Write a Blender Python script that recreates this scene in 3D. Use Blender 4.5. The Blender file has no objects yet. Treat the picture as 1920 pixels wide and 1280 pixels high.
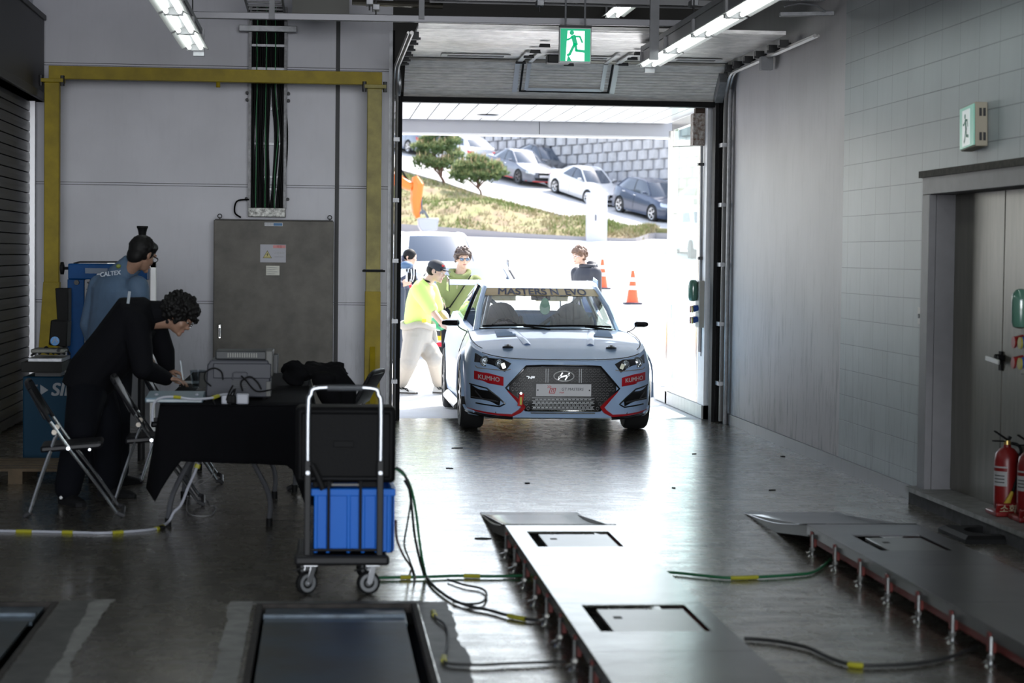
import bpy, math, random
from mathutils import Vector, Matrix, Euler
random.seed(7)
S = bpy.context.scene
COL = S.collection
PI = math.pi
# ------------------------------------------------------------------ camera
F = 3900.0
CAM = Vector((0, 0, 1.66))
YAW, PITCH, ROLL = math.radians(5.27), math.radians(2.35), 0.012
fwd = Vector((math.sin(YAW)*math.cos(PITCH), math.cos(YAW)*math.cos(PITCH), -math.sin(PITCH)))
r0 = Vector((math.cos(YAW), -math.sin(YAW), 0)); u0 = r0.cross(fwd)
rgt = math.cos(ROLL)*r0 + math.sin(ROLL)*u0
upv = -math.sin(ROLL)*r0 + math.cos(ROLL)*u0
cd = bpy.data.cameras.new('camera'); cam = bpy.data.objects.new('camera', cd); COL.objects.link(cam)
M3 = Matrix((rgt, upv, -fwd)).transposed()
cam.matrix_world = Matrix.Translation(CAM) @ M3.to_4x4()
cd.sensor_width = 36; cd.lens = F/1920*36; cd.clip_end = 2000; cd.clip_start = .1
cd.dof.use_dof = True; cd.dof.focus_distance = 19.6; cd.dof.aperture_fstop = 3.2
S.camera = cam
def ray(px, py):
    return fwd*F + rgt*(px-960) - upv*(py-640)
def P(px, py, Y):            # point of depth Y seen at a pixel
    d = ray(px, py); return CAM + d*(Y/d.y)
def G(px, py, z=0):          # point at height z seen at a pixel
    d = ray(px, py); return CAM + d*((z-1.66)/d.z)
def PX(px, py, X):           # point on the plane x = X
    d = ray(px, py); return CAM + d*(X/d.x)
def proj(p):
    v = Vector(p)-CAM; k = F/v.dot(fwd); return (960+v.dot(rgt)*k, 640-v.dot(upv)*k)
# ------------------------------------------------------------------ render look
S.render.engine = 'CYCLES'
S.view_settings.view_transform = 'Standard'; S.view_settings.look = 'None'
S.view_settings.gamma = 1; S.view_settings.use_curve_mapping = False
S.view_settings.exposure = 0.0
S.cycles.use_denoising = True
S.cycles.max_bounces = 9; S.cycles.diffuse_bounces = 5; S.cycles.glossy_bounces = 4
S.cycles.transmission_bounces = 8; S.cycles.transparent_max_bounces = 16
S.cycles.sample_clamp_indirect = 8; S.cycles.caustics_reflective = False; S.cycles.caustics_refractive = False
# ------------------------------------------------------------------ world and sun
W = bpy.data.worlds.new('sky'); S.world = W; W.use_nodes = True
nt = W.node_tree; bg = nt.nodes['Background']
sky = nt.nodes.new('ShaderNodeTexSky'); sky.sky_type = 'NISHITA'; sky.sun_disc = False
sky.sun_elevation = math.radians(48); sky.sun_rotation = math.radians(40); sky.air_density = 1.0; sky.dust_density = 1.2
hs = nt.nodes.new('ShaderNodeHueSaturation'); hs.inputs['Saturation'].default_value = .55; nt.links.new(sky.outputs[0], hs.inputs['Color']); nt.links.new(hs.outputs[0], bg.inputs[0]); bg.inputs[1].default_value = 0.75
sd = bpy.data.lights.new('sun', 'SUN'); sun = bpy.data.objects.new('sun', sd); COL.objects.link(sun)
sd.energy = 11.5; sd.angle = math.radians(0.6); sd.color = (1, .95, .88)
SUNDIR = Vector((0.42, 0.52, 0.80)).normalized()      # towards the sun: behind the retaining wall, to the right
sun.rotation_euler = SUNDIR.to_track_quat('Z', 'Y').to_euler()
def area(name, loc, sx, sy, power, target, color=(1, 1, 1), spread=180):
    l = bpy.data.lights.new(name, 'AREA'); l.shape = 'RECTANGLE'; l.size = sx; l.size_y = sy; l.energy = power; l.color = color
    l.spread = math.radians(spread)
    o = bpy.data.objects.new(name, l); COL.objects.link(o); o.location = loc
    o.rotation_euler = (Vector(target)-Vector(loc)).to_track_quat('-Z', 'Y').to_euler(); return o
# fill lamp added unseen behind the camera, standing in for daylight from an assumed gate
area('rear_fill', (1.2, -14, 2.6), 12, 5, 2900, (1.0, 21, 1.4), (.92, .95, 1))
# ------------------------------------------------------------------ materials
MATS = {}
def col(c):
    if isinstance(c, str):
        c = c.lstrip('#'); v = [int(c[i:i+2], 16)/255 for i in (0, 2, 4)]
        return tuple(((x+.055)/1.055)**2.4 if x > .04045 else x/12.92 for x in v)
    return tuple(c[:3])
def mat(name, c, rough=.5, metal=0, var=0, vscale=8, bump=0, bscale=60, c2=None, coat=0, emit=0, alpha=1, trans=0, ior=1.45, stretch=None, spec=None):
    if name in MATS: return MATS[name]
    m = bpy.data.materials.new(name); MATS[name] = m; m.use_nodes = True
    n = m.node_tree.nodes; L = m.node_tree.links; b = n['Principled BSDF']
    c = col(c); b.inputs['Base Color'].default_value = (*c, 1); b.inputs['Roughness'].default_value = rough; b.inputs['Metallic'].default_value = metal
    b.inputs['IOR'].default_value = ior
    if spec is not None: b.inputs['Specular IOR Level'].default_value = spec
    if coat: b.inputs['Coat Weight'].default_value = coat; b.inputs['Coat Roughness'].default_value = .04
    if trans: b.inputs['Transmission Weight'].default_value = trans
    if alpha < 1: b.inputs['Alpha'].default_value = alpha
    if emit: b.inputs['Emission Color'].default_value = (*c, 1); b.inputs['Emission Strength'].default_value = emit
    if var or bump:
        tc = n.new('ShaderNodeTexCoord'); mp = n.new('ShaderNodeMapping'); L.new(tc.outputs['Object'], mp.inputs[0])
        if stretch: mp.inputs['Scale'].default_value = stretch
    if var:
        t = n.new('ShaderNodeTexNoise'); t.inputs['Scale'].default_value = vscale; t.inputs['Detail'].default_value = 6; t.inputs['Roughness'].default_value = .6
        r = n.new('ShaderNodeValToRGB'); r.color_ramp.elements[0].position = .35; r.color_ramp.elements[1].position = .68
        d = col(c2) if c2 else tuple(x*(1-var) for x in c)
        r.color_ramp.elements[0].color = (*d, 1); r.color_ramp.elements[1].color = (*[min(1, x*(1+var*.25)) for x in c], 1)
        L.new(mp.outputs[0], t.inputs[0]); L.new(t.outputs[0], r.inputs[0]); L.new(r.outputs[0], b.inputs['Base Color'])
    if bump:
        t = n.new('ShaderNodeTexNoise'); t.inputs['Scale'].default_value = bscale; t.inputs['Detail'].default_value = 4
        k = n.new('ShaderNodeBump'); k.inputs['Strength'].default_value = bump; k.inputs['Distance'].default_value = .01
        L.new(mp.outputs[0], t.inputs[0]); L.new(t.outputs[0], k.inputs['Height']); L.new(k.outputs[0], b.inputs['Normal'])
    return m
def glass_mat(name, tint, refl=1, rough=.0):
    if name in MATS: return MATS[name]
    m = bpy.data.materials.new(name); MATS[name] = m; m.use_nodes = True; n = m.node_tree.nodes; L = m.node_tree.links
    n.remove(n['Principled BSDF']); tr = n.new('ShaderNodeBsdfTransparent'); tr.inputs[0].default_value = (*col(tint), 1)
    gl = n.new('ShaderNodeBsdfGlossy'); gl.inputs['Roughness'].default_value = rough; lw = n.new('ShaderNodeLayerWeight'); lw.inputs[0].default_value = .5
    pw = n.new('ShaderNodeMath'); pw.operation = 'POWER'; L.new(lw.outputs['Facing'], pw.inputs[0]); pw.inputs[1].default_value = 5
    fr = n.new('ShaderNodeMath'); fr.operation = 'MULTIPLY_ADD'; L.new(pw.outputs[0], fr.inputs[0]); fr.inputs[1].default_value = refl; fr.inputs[2].default_value = .04*refl
    mx = n.new('ShaderNodeMixShader'); L.new(fr.outputs[0], mx.inputs[0]); L.new(tr.outputs[0], mx.inputs[1]); L.new(gl.outputs[0], mx.inputs[2])
    L.new(mx.outputs[0], n['Material Output'].inputs[0]); return m
# ------------------------------------------------------------------ mesh builder
class MB:
    def __init__(s): s.v = []; s.f = []; s.m = []; s.mi = 0; s.X = None
    def _add(s, vs, fs):
        k = len(s.v)
        if s.X: vs = [s.X @ Vector(v) for v in vs]
        s.v += [tuple(v) for v in vs]; s.f += [tuple(i+k for i in f) for f in fs]; s.m += [s.mi]*len(fs); return s
    def box(s, x0, x1, y0, y1, z0, z1, R=None, c=None):
        vs = [Vector((x, y, z)) for z in (z0, z1) for x, y in ((x0, y0), (x1, y0), (x1, y1), (x0, y1))]
        if R:
            c = Vector(c) if c else Vector(((x0+x1)/2, (y0+y1)/2, (z0+z1)/2)); vs = [c + R @ (v-c) for v in vs]
        return s._add(vs, [(3, 2, 1, 0), (4, 5, 6, 7), (0, 1, 5, 4), (1, 2, 6, 5), (2, 3, 7, 6), (3, 0, 4, 7)])
    def cbox(s, c, sx, sy, sz, R=None):
        x, y, z = c; return s.box(x-sx/2, x+sx/2, y-sy/2, y+sy/2, z-sz/2, z+sz/2, R)
    def bar(s, a, b, w, h, up=(0, 0, 1)):       # rectangular bar from a to b
        a = Vector(a); b = Vector(b); d = (b-a).normalized(); u = Vector(up)
        if abs(d.dot(u)) > .98: u = Vector((0, 1, 0))
        r = d.cross(u).normalized(); u = r.cross(d)
        vs = [p + r*x + u*y for p in (a, b) for x, y in ((-w/2, -h/2), (w/2, -h/2), (w/2, h/2), (-w/2, h/2))]
        return s._add(vs, [(0, 1, 2, 3), (7, 6, 5, 4), (0, 4, 5, 1), (1, 5, 6, 2), (2, 6, 7, 3), (3, 7, 4, 0)])
    def tube(s, path, r, n=8, cap=True, closed=False, flat=1.0, up=None):
        path = [Vector(p) for p in path]; N = len(path)
        rs = r if isinstance(r, (list, tuple)) else [r]*N
        vs = []; fs = []; pu = None
        for i, p in enumerate(path):
            if closed: t = path[(i+1) % N]-path[i-1]
            else: t = path[min(i+1, N-1)]-path[max(i-1, 0)]
            t = t.normalized() if t.length > 1e-9 else Vector((0, 0, 1))
            if pu is None:
                pu = Vector(up) if up else (Vector((0, 0, 1)) if abs(t.z) < .9 else Vector((0, 1, 0)))
            q = pu - t*pu.dot(t)
            if q.length < 1e-6: q = t.orthogonal()
            q.normalize(); pu = q; w = t.cross(q)
            for k in range(n):
                a = 2*PI*k/n; vs.append(p + q*(math.sin(a)*rs[i]*flat) + w*(math.cos(a)*rs[i]))
        M = N if closed else N-1
        for i in range(M):
            for k in range(n):
                a = i*n+k; b = i*n+(k+1) % n; c = ((i+1) % N)*n
                fs.append((a, c+k, c+(k+1) % n, b))
        if cap and not closed: fs += [tuple(range(n)), tuple((N-1)*n+k for k in reversed(range(n)))]
        return s._add(vs, fs)
    def cyl(s, a, b, r, n=12, r2=None): return s.tube([a, b], [r, r if r2 is None else r2], n)
    def ell(s, c, rx, ry, rz, n=12, m=8, R=None):
        vs = []; fs = []; c = Vector(c)
        for j in range(1, m):
            t = PI*j/m
            for i in range(n):
                a = 2*PI*i/n; v = Vector((rx*math.sin(t)*math.cos(a), ry*math.sin(t)*math.sin(a), rz*math.cos(t)))
                vs.append(c + (R @ v if R else v))
        k0 = len(vs); top = Vector((0, 0, rz)); vs += [c + (R @ top if R else top), c - (R @ top if R else top)]
        for j in range(m-2):
            for i in range(n):
                fs.append((j*n+i, (j+1)*n+i, (j+1)*n+(i+1) % n, j*n+(i+1) % n))
        for i in range(n):
            fs.append((k0, i, (i+1) % n)); fs.append((k0+1, (m-2)*n+(i+1) % n, (m-2)*n+i))
        return s._add(vs, fs)
    def grid(s, rows, close=False, wrap=False):     # rows of points
        R = len(rows); C = len(rows[0]); vs = [p for r in rows for p in r]; fs = []
        for i in range(R-1 if not wrap else R):
            for j in range(C if close else C-1):
                a = i*C+j; b = i*C+(j+1) % C; k = ((i+1) % R)*C
                fs.append((a, b, k+(j+1) % C, k+j))
        return s._add(vs, fs)
    def prism(s, poly, axis, t0, t1):   # poly of 2D points; axis = 'x','y','z' extrusion axis
        def mk(p, t): return {'x': (t, p[0], p[1]), 'y': (p[0], t, p[1]), 'z': (p[0], p[1], t)}[axis]
        n = len(poly); vs = [mk(p, t0) for p in poly]+[mk(p, t1) for p in poly]
        fs = [tuple(range(n)), tuple(reversed(range(n, 2*n)))]+[(i, n+i, n+(i+1) % n, (i+1) % n) for i in range(n)]
        return s._add(vs, fs)
    def lathe(s, prof, c=(0, 0, 0), n=24, axis='z'):
        vs = []; fs = []
        for r, z in prof:
            for k in range(n):
                a = 2*PI*k/n; q = (r*math.cos(a), r*math.sin(a), z)
                if axis == 'x': q = (z, q[0], q[1])
                if axis == 'y': q = (q[0], z, q[1])
                vs.append(Vector(c)+Vector(q))
        for i in range(len(prof)-1):
            for k in range(n): fs.append((i*n+k, i*n+(k+1) % n, (i+1)*n+(k+1) % n, (i+1)*n+k))
        fs += [tuple(reversed(range(n))), tuple(range((len(prof)-1)*n, len(prof)*n))]
        return s._add(vs, fs)
    def disc(s, c, u, v, ru, rv=None, n=20):
        c = Vector(c); u = Vector(u); v = Vector(v); rv = ru if rv is None else rv
        return s._add([c+u*(ru*math.cos(2*PI*k/n))+v*(rv*math.sin(2*PI*k/n)) for k in range(n)], [tuple(range(n))])
    def face(s, pts): return s._add([Vector(p) for p in pts], [tuple(range(len(pts)))])
    def build(s, name, mats, parent=None, smooth=35, bevel=0, sub=0, org=None, solid=0, remesh=0, sm=0, fix=True):
        me = bpy.data.meshes.new(name); o = bpy.data.objects.new(name, me); COL.objects.link(o)
        off = Vector((0, 0, 0))
        if org is not None: off = Vector(org)
        elif parent is not None: off = Vector(ROOT.get(parent.name, (0, 0, 0)))
        me.from_pydata([tuple(Vector(v)-off) for v in s.v], [], s.f)
        for m in (mats if isinstance(mats, (list, tuple)) else [mats]): me.materials.append(m)
        me.polygons.foreach_set('material_index', s.m)
        if fix:
            import bmesh
            b = bmesh.new(); b.from_mesh(me); bmesh.ops.recalc_face_normals(b, faces=b.faces); b.to_mesh(me); b.free()
        if smooth:
            me.polygons.foreach_set('use_smooth', [True]*len(me.polygons)); me.set_sharp_from_angle(angle=math.radians(smooth))
        me.update()
        if parent is not None: o.parent = parent; ROOT[o.name] = off
        elif org is not None: o.location = off; ROOT[o.name] = off
        if remesh:
            k = o.modifiers.new('r', 'REMESH'); k.mode = 'VOXEL'; k.voxel_size = remesh; k.use_smooth_shade = True
            if sm: k = o.modifiers.new('s', 'SMOOTH'); k.iterations = sm; k.factor = .6
        if solid: k = o.modifiers.new('t', 'SOLIDIFY'); k.thickness = solid; k.offset = 0
        if bevel: k = o.modifiers.new('b', 'BEVEL'); k.width = bevel; k.segments = 2; k.limit_method = 'ANGLE'; k.angle_limit = math.radians(40); k.harden_normals = False
        if sub: k = o.modifiers.new('u', 'SUBSURF'); k.levels = sub; k.render_levels = sub
        return o
ROOT = {}
def tag(o, label=None, cat=None, group=None, kind=None):
    if label: o['label'] = label
    if cat: o['category'] = cat
    if group: o['group'] = group
    if kind: o['kind'] = kind
    return o
def thing(name, label, cat, loc=(0, 0, 0), group=None, rz=0, kind=None):
    o = bpy.data.objects.new(name, None); COL.objects.link(o); o.location = loc; o.rotation_euler = (0, 0, rz)
    o.empty_display_size = .1; ROOT[o.name] = Vector((0, 0, 0)); return tag(o, label, cat, group, kind)
def wthing(name, label, cat, loc, group=None, kind=None):   # children given in world coordinates
    o = thing(name, label, cat, loc, group, 0, kind); ROOT[o.name] = Vector(loc); return o
def struct(name, mb, m, label=None, **k):
    o = mb.build(name, m, **k); o['kind'] = 'structure'
    if label: o['label'] = label
    return o
def copytree(o, parent=None):
    c = o.copy(); COL.objects.link(c)
    if parent is not None: c.parent = parent
    for ch in [q for q in o.children]: copytree(ch, c)
    return c
def text(name, s, parent, loc, size, m, rot=(PI/2, 0, 0), align='CENTER', ext=.0008, bold=0, shear=0, sx=1, mapf=None):
    cu = bpy.data.curves.new(name, 'FONT'); cu.body = s; cu.size = size; cu.align_x = align; cu.align_y = 'CENTER'
    cu.shear = shear; cu.extrude = ext
    o = bpy.data.objects.new(name, cu); COL.objects.link(o)
    bpy.context.view_layer.update()
    me = bpy.data.meshes.new_from_object(o.evaluated_get(bpy.context.evaluated_depsgraph_get()))
    bpy.data.objects.remove(o)
    for v in me.vertices: v.co.x *= sx
    if bold:            # thicken the strokes by overlaying shifted copies
        n0 = len(me.vertices); vs = [v.co.copy() for v in me.vertices]; fs = [tuple(p.vertices) for p in me.polygons]; V_ = []; F_ = []
        for i, (dx, dy) in enumerate(((0, 0), (1, .6), (-1, .6), (1, -.6), (-1, -.6))):
            V_ += [(v.x+dx*bold, v.y+dy*bold, v.z+i*.00002) for v in vs]; F_ += [tuple(k+i*n0 for k in f) for f in fs]
        me = bpy.data.meshes.new(name); me.from_pydata(V_, [], F_)
    if mapf:
        X = Matrix.LocRotScale(Vector(loc), Euler(rot), None)
        for v in me.vertices: v.co = mapf(X @ v.co)
        loc = (0, 0, 0); rot = (0, 0, 0)
    n = bpy.data.objects.new(name, me); COL.objects.link(n); me.materials.clear(); me.materials.append(m)
    if parent is not None:
        n.parent = parent; loc = Vector(loc)-ROOT.get(parent.name, Vector((0, 0, 0)))
    n.location = loc; n.rotation_euler = rot; ROOT[n.name] = Vector((0, 0, 0))
    return n
def lerp(a, b, t): return a+(b-a)*t
def interp(x, xs, ys):
    if x <= xs[0]: return ys[0]
    for i in range(len(xs)-1):
        if x <= xs[i+1]:
            t = (x-xs[i])/(xs[i+1]-xs[i]); return ys[i]+(ys[i+1]-ys[i])*t
    return ys[-1]
def catmull(pts, k=6, closed=False):
    pts = [Vector(p) for p in pts]; n = len(pts); out = []
    for i in range(n if closed else n-1):
        g = (lambda j: pts[j % n]) if closed else (lambda j: pts[max(0, min(n-1, j))])
        a, b, c, d = g(i-1), g(i), g(i+1), g(i+2)
        for q in range(k):
            t = q/k; out.append(.5*((2*b)+(c-a)*t+(2*a-5*b+4*c-d)*t*t+(3*b-a-3*c+d)*t**3))
    if not closed: out.append(pts[-1])
    return out
# ================================================================== surfaces with pattern
def nodes_of(name):
    m = bpy.data.materials.new(name); MATS[name] = m; m.use_nodes = True
    return m, m.node_tree.nodes, m.node_tree.links, m.node_tree.nodes['Principled BSDF']
def concrete_floor():
    m, n, L, b = nodes_of('floor_concrete')
    tc = n.new('ShaderNodeTexCoord'); mp = n.new('ShaderNodeMapping'); mp.inputs['Scale'].default_value = (1, .55, 1); L.new(tc.outputs['Object'], mp.inputs[0])
    def noise(sc, det=6, ro=.6, src=mp):
        t = n.new('ShaderNodeTexNoise'); t.inputs['Scale'].default_value = sc; t.inputs['Detail'].default_value = det; t.inputs['Roughness'].default_value = ro
        L.new(src.outputs[0] if src is mp else src.outputs['Object'], t.inputs[0]); return t
    def ramp(t, a, b_, ca, cb):
        r = n.new('ShaderNodeValToRGB'); r.color_ramp.elements[0].position = a; r.color_ramp.elements[1].position = b_
        r.color_ramp.elements[0].color = ca; r.color_ramp.elements[1].color = cb; L.new(t.outputs[0], r.inputs[0]); return r
    def mix(mode, f, a, b_):
        x = n.new('ShaderNodeMix'); x.data_type = 'RGBA'; x.blend_type = mode; x.inputs[0].default_value = f
        L.new(a.outputs[0] if 'Result' not in [o.name for o in a.outputs] else a.outputs[2], x.inputs[6]); L.new(b_.outputs[0], x.inputs[7]); return x
    base = ramp(noise(1.3, 8, .65), .3, .72, (.06, .058, .052, 1), (.115, .108, .095, 1))
    mid = ramp(noise(5.5, 8, .7), .42, .62, (.62, .6, .58, 1), (1, 1, 1, 1))
    m1 = mix('MULTIPLY', .55, base, mid)
    dark = ramp(noise(16, 3, .5), .60, .70, (1, 1, 1, 1), (.35, .34, .33, 1))
    m2 = mix('MULTIPLY', .45, m1, dark)
    # dark drag marks running across the floor
    mp2 = n.new('ShaderNodeMapping'); mp2.inputs['Scale'].default_value = (.5, 5.5, 1); L.new(tc.outputs['Object'], mp2.inputs[0])
    t = n.new('ShaderNodeTexNoise'); t.inputs['Scale'].default_value = 2.2; t.inputs['Detail'].default_value = 8; L.new(mp2.outputs[0], t.inputs[0])
    m3 = mix('MULTIPLY', .6, m2, ramp(t, .55, .66, (1, 1, 1, 1), (.5, .49, .47, 1)))
    L.new(m3.outputs[2], b.inputs['Base Color'])
    rr = n.new('ShaderNodeMapRange'); rr.inputs[1].default_value = .3; rr.inputs[2].default_value = .7; rr.inputs[3].default_value = .20; rr.inputs[4].default_value = .34
    L.new(noise(7, 8, .75).outputs[0], rr.inputs[0]); L.new(rr.outputs[0], b.inputs['Roughness'])
    bp = n.new('ShaderNodeBump'); bp.inputs['Strength'].default_value = .35; bp.inputs['Distance'].default_value = .012
    t2 = n.new('ShaderNodeTexNoise'); t2.inputs['Scale'].default_value = 9; t2.inputs['Detail'].default_value = 5
    mp3 = n.new('ShaderNodeMapping'); mp3.inputs['Scale'].default_value = (.5, 1.6, 1); L.new(tc.outputs['Object'], mp3.inputs[0]); L.new(mp3.outputs[0], t2.inputs[0])
    L.new(t2.outputs[0], bp.inputs['Height']); L.new(bp.outputs[0], b.inputs['Normal'])
    st = n.new('ShaderNodeTexNoise'); st.inputs['Scale'].default_value = 3.4; st.inputs['Detail'].default_value = 9; st.inputs['Roughness'].default_value = .72
    mp4 = n.new('ShaderNodeMapping'); mp4.inputs['Scale'].default_value = (.7, 2.6, 1); L.new(tc.outputs['Object'], mp4.inputs[0]); L.new(mp4.outputs[0], st.inputs[0])
    cw = n.new('ShaderNodeMapRange'); cw.inputs[1].default_value = .40; cw.inputs[2].default_value = .60; cw.inputs[3].default_value = .22; cw.inputs[4].default_value = .85; L.new(st.outputs[0], cw.inputs[0]); L.new(cw.outputs[0], b.inputs['Coat Weight'])
    b.inputs['Coat Tint'].default_value = (1, .96, .87, 1); b.inputs['Specular Tint'].default_value = (1, .96, .88, 1)
    b.inputs['Specular IOR Level'].default_value = .6; b.inputs['Coat Roughness'].default_value = .2
    return m
def streaked_wall(name, c, dirt, rough=.55, brick=None, dstr=.5, zs=.35):
    m, n, L, b = nodes_of(name)
    tc = n.new('ShaderNodeTexCoord'); g = n.new('ShaderNodeSeparateXYZ'); L.new(tc.outputs['Object'], g.inputs[0])
    mp = n.new('ShaderNodeMapping'); mp.inputs['Scale'].default_value = (6, 6, .9); L.new(tc.outputs['Object'], mp.inputs[0])
    t = n.new('ShaderNodeTexNoise'); t.inputs['Scale'].default_value = 2.5; t.inputs['Detail'].default_value = 8; t.inputs['Roughness'].default_value = .7; L.new(mp.outputs[0], t.inputs[0])
    r = n.new('ShaderNodeValToRGB'); r.color_ramp.elements[0].position = .51; r.color_ramp.elements[1].position = .66
    r.color_ramp.elements[0].color = (0, 0, 0, 1); r.color_ramp.elements[1].color = (1, 1, 1, 1); L.new(t.outputs[0], r.inputs[0])
    # scuffs are denser near the floor, where carts rub the wall
    mr = n.new('ShaderNodeMapRange'); mr.inputs[1].default_value = 0; mr.inputs[2].default_value = 1.7; mr.inputs[3].default_value = dstr; mr.inputs[4].default_value = dstr*.12
    L.new(g.outputs['Z'], mr.inputs[0])
    mu = n.new('ShaderNodeMath'); mu.operation = 'MULTIPLY'; L.new(r.outputs[0], mu.inputs[0]); L.new(mr.outputs[0], mu.inputs[1])
    t2 = n.new('ShaderNodeTexNoise'); t2.inputs['Scale'].default_value = 1.6; t2.inputs['Detail'].default_value = 5; L.new(tc.outputs['Object'], t2.inputs[0])
    r2 = n.new('ShaderNodeValToRGB'); r2.color_ramp.elements[0].position = .3; r2.color_ramp.elements[1].position = .7
    cc = col(c); r2.color_ramp.elements[0].color = (*[x*.88 for x in cc], 1); r2.color_ramp.elements[1].color = (*cc, 1); L.new(t2.outputs[0], r2.inputs[0])
    x = n.new('ShaderNodeMix'); x.data_type = 'RGBA'; L.new(mu.outputs[0], x.inputs[0]); L.new(r2.outputs[0], x.inputs[6]); x.inputs[7].default_value = (*col(dirt), 1)
    out = x.outputs[2]
    if brick:
        cx = n.new('ShaderNodeCombineXYZ'); L.new(g.outputs['Y'], cx.inputs[0]); L.new(g.outputs['Z'], cx.inputs[1])
        bt = n.new('ShaderNodeTexBrick'); bt.offset = 0; bt.inputs['Scale'].default_value = 1; bt.inputs['Brick Width'].default_value = brick[0]; bt.inputs['Row Height'].default_value = brick[1]
        bt.inputs['Mortar Size'].default_value = .0035; bt.inputs['Mortar Smooth'].default_value = .3; L.new(cx.outputs[0], bt.inputs[0])
        bt.inputs['Color1'].default_value = (1, 1, 1, 1); bt.inputs['Color2'].default_value = (.93, .93, .93, 1); bt.inputs['Mortar'].default_value = (.42, .42, .42, 1)
        y = n.new('ShaderNodeMix'); y.data_type = 'RGBA'; y.blend_type = 'MULTIPLY'; y.inputs[0].default_value = .8; L.new(out, y.inputs[6]); L.new(bt.outputs[0], y.inputs[7]); out = y.outputs[2]
        k = n.new('ShaderNodeBump'); k.inputs['Strength'].default_value = .6; k.inputs['Distance'].default_value = .006; k.invert = True
        L.new(bt.outputs['Fac'], k.inputs['Height']); L.new(k.outputs[0], b.inputs['Normal'])
    L.new(out, b.inputs['Base Color']); b.inputs['Roughness'].default_value = rough
    return m
M_floor = concrete_floor()
M_white = streaked_wall('painted_panel', (.70, .70, .77), (.22, .22, .24), .42, dstr=.35)
M_plaster = streaked_wall('scuffed_plaster', (.47, .455, .47), (.14, .14, .15), .5, dstr=.95)
M_block = streaked_wall('painted_block', (.355, .40, .415), (.16, .17, .19), .45, brick=(.4, .2), dstr=.6)
M_dark = mat('dark_steel', (.03, .03, .032), .5, .3)
M_black = mat('black_rubber', (.006, .006, .0065), .65, spec=.18)
M_galv = mat('galvanised_steel', (.27, .275, .29), .42, .6, var=.25, vscale=14)
M_gray = mat('grey_paint', (.26, .265, .28), .5, .1, var=.15, vscale=6)
M_alu = mat('brushed_aluminium', (.88, .86, .84), .32, .6, var=.28, vscale=7, stretch=(1, 1, 9), bump=.15, bscale=40)
M_aluframe = mat('aluminium_frame', (.62, .62, .62), .35, .35)
M_steel = mat('stainless_steel', (.63, .61, .57), .22, .9, var=.18, vscale=5, stretch=(8, 8, 1))
M_soffit = mat('canopy_panel', (.74, .74, .76), .32, .05)
M_deck = mat('ceiling_deck', (.035, .036, .034), .6)
XL, XR, YB = -2.85, 4.11, 21.0
# ------------------------------------------------------------------ floor, with two sunken tester pits
pits = [(-.29, .47, 5.5, 9.86), (-2.15, -1.22, 5.5, 9.93)]
def floor_mesh():
    xs = sorted({XL-.1, XR+.3, *[v for p in pits for v in p[:2]]}); b = MB()
    ys = sorted({-3, 21.12, *[v for p in pits for v in p[2:]]})
    for i in range(len(xs)-1):
        for j in range(len(ys)-1):
            cx, cy = (xs[i]+xs[i+1])/2, (ys[j]+ys[j+1])/2
            if any(p[0] < cx < p[1] and p[2] < cy < p[3] for p in pits): continue
            b.face([(xs[i], ys[j], 0), (xs[i+1], ys[j], 0), (xs[i+1], ys[j+1], 0), (xs[i], ys[j+1], 0)])
    return b
struct('floor', floor_mesh(), M_floor, 'stained grey concrete floor', smooth=0, fix=False)
# ------------------------------------------------------------------ walls
DX0, DX1, DZ = .70, 4.03, 3.24          # the garage doorway
b = MB(); b.box(XL-.1, DX0, YB, YB+.2, 0, 5); struct('wall_back', b, M_white, 'white painted metal panel wall', smooth=0)
b = MB(); b.box(DX0, XR+.3, YB, YB+.2, DZ+.02, 5); struct('wall_over_door', b, mat('dark_lintel', (.05, .048, .045), .7), smooth=0)
b = MB(); b.box(DX1+.02, XR+.2, YB, YB+.2, 0, DZ+.02); struct('wall_jamb', b, M_gray, smooth=0)
Yj = 16.17
b = MB(); b.box(XR, XR+.3, Yj, YB, 0, 5); struct('wall_right', b, M_plaster, 'scuffed grey plaster wall', smooth=0)
Ydo, Ydn, Zdo = 13.73, 11.55, 2.11
b = MB(); b.box(XR-.004, XR+.3, Ydo+.16, Yj, 0, 5); b.box(XR-.004, XR+.3, -3, Ydo+.16, Zdo+.12, 5); b.box(XR-.004, XR+.3, -3, Ydn-.1, 0, Zdo+.12)
struct('wall_right_blockwork', b, M_block, 'pale blue-grey painted block wall', smooth=0)
b = MB(); b.box(XL-.2, XL, 20.86, YB, 0, 5); b.box(XL-.2, XL, -3, 17.2, 0, 5); b.box(XL-.2, XL, 17.2, 20.86, 3.3, 5); b.box(XL-.2, XL-.06, 17.2, 20.86, 0, 3.3); struct('wall_left', b, M_white, smooth=0)  # last box is an unseen backing added behind the shutter to block leaking light
b = MB(); b.box(XL-.2, XR+.4, -3, YB+.2, 4.55, 4.65); struct('ceiling', b, M_deck, 'dark ceiling deck', smooth=0)
# deck ribs
b = MB()
for i in range(30): b.box(XL, XR, 12+i*.3, 12.1+i*.3, 4.47, 4.55)
struct('trim_ceiling_ribs', b, M_deck, smooth=0)
b = MB(); b.box(XR-.022, XR, 13.9, YB-.12, 0, .1)
m_tile = streaked_wall('base_tile', (.115, .115, .12), (.10, .10, .1), .4, brick=(.4, .3), dstr=.8)
struct('baseboard_right', b, m_tile, smooth=0)
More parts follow.
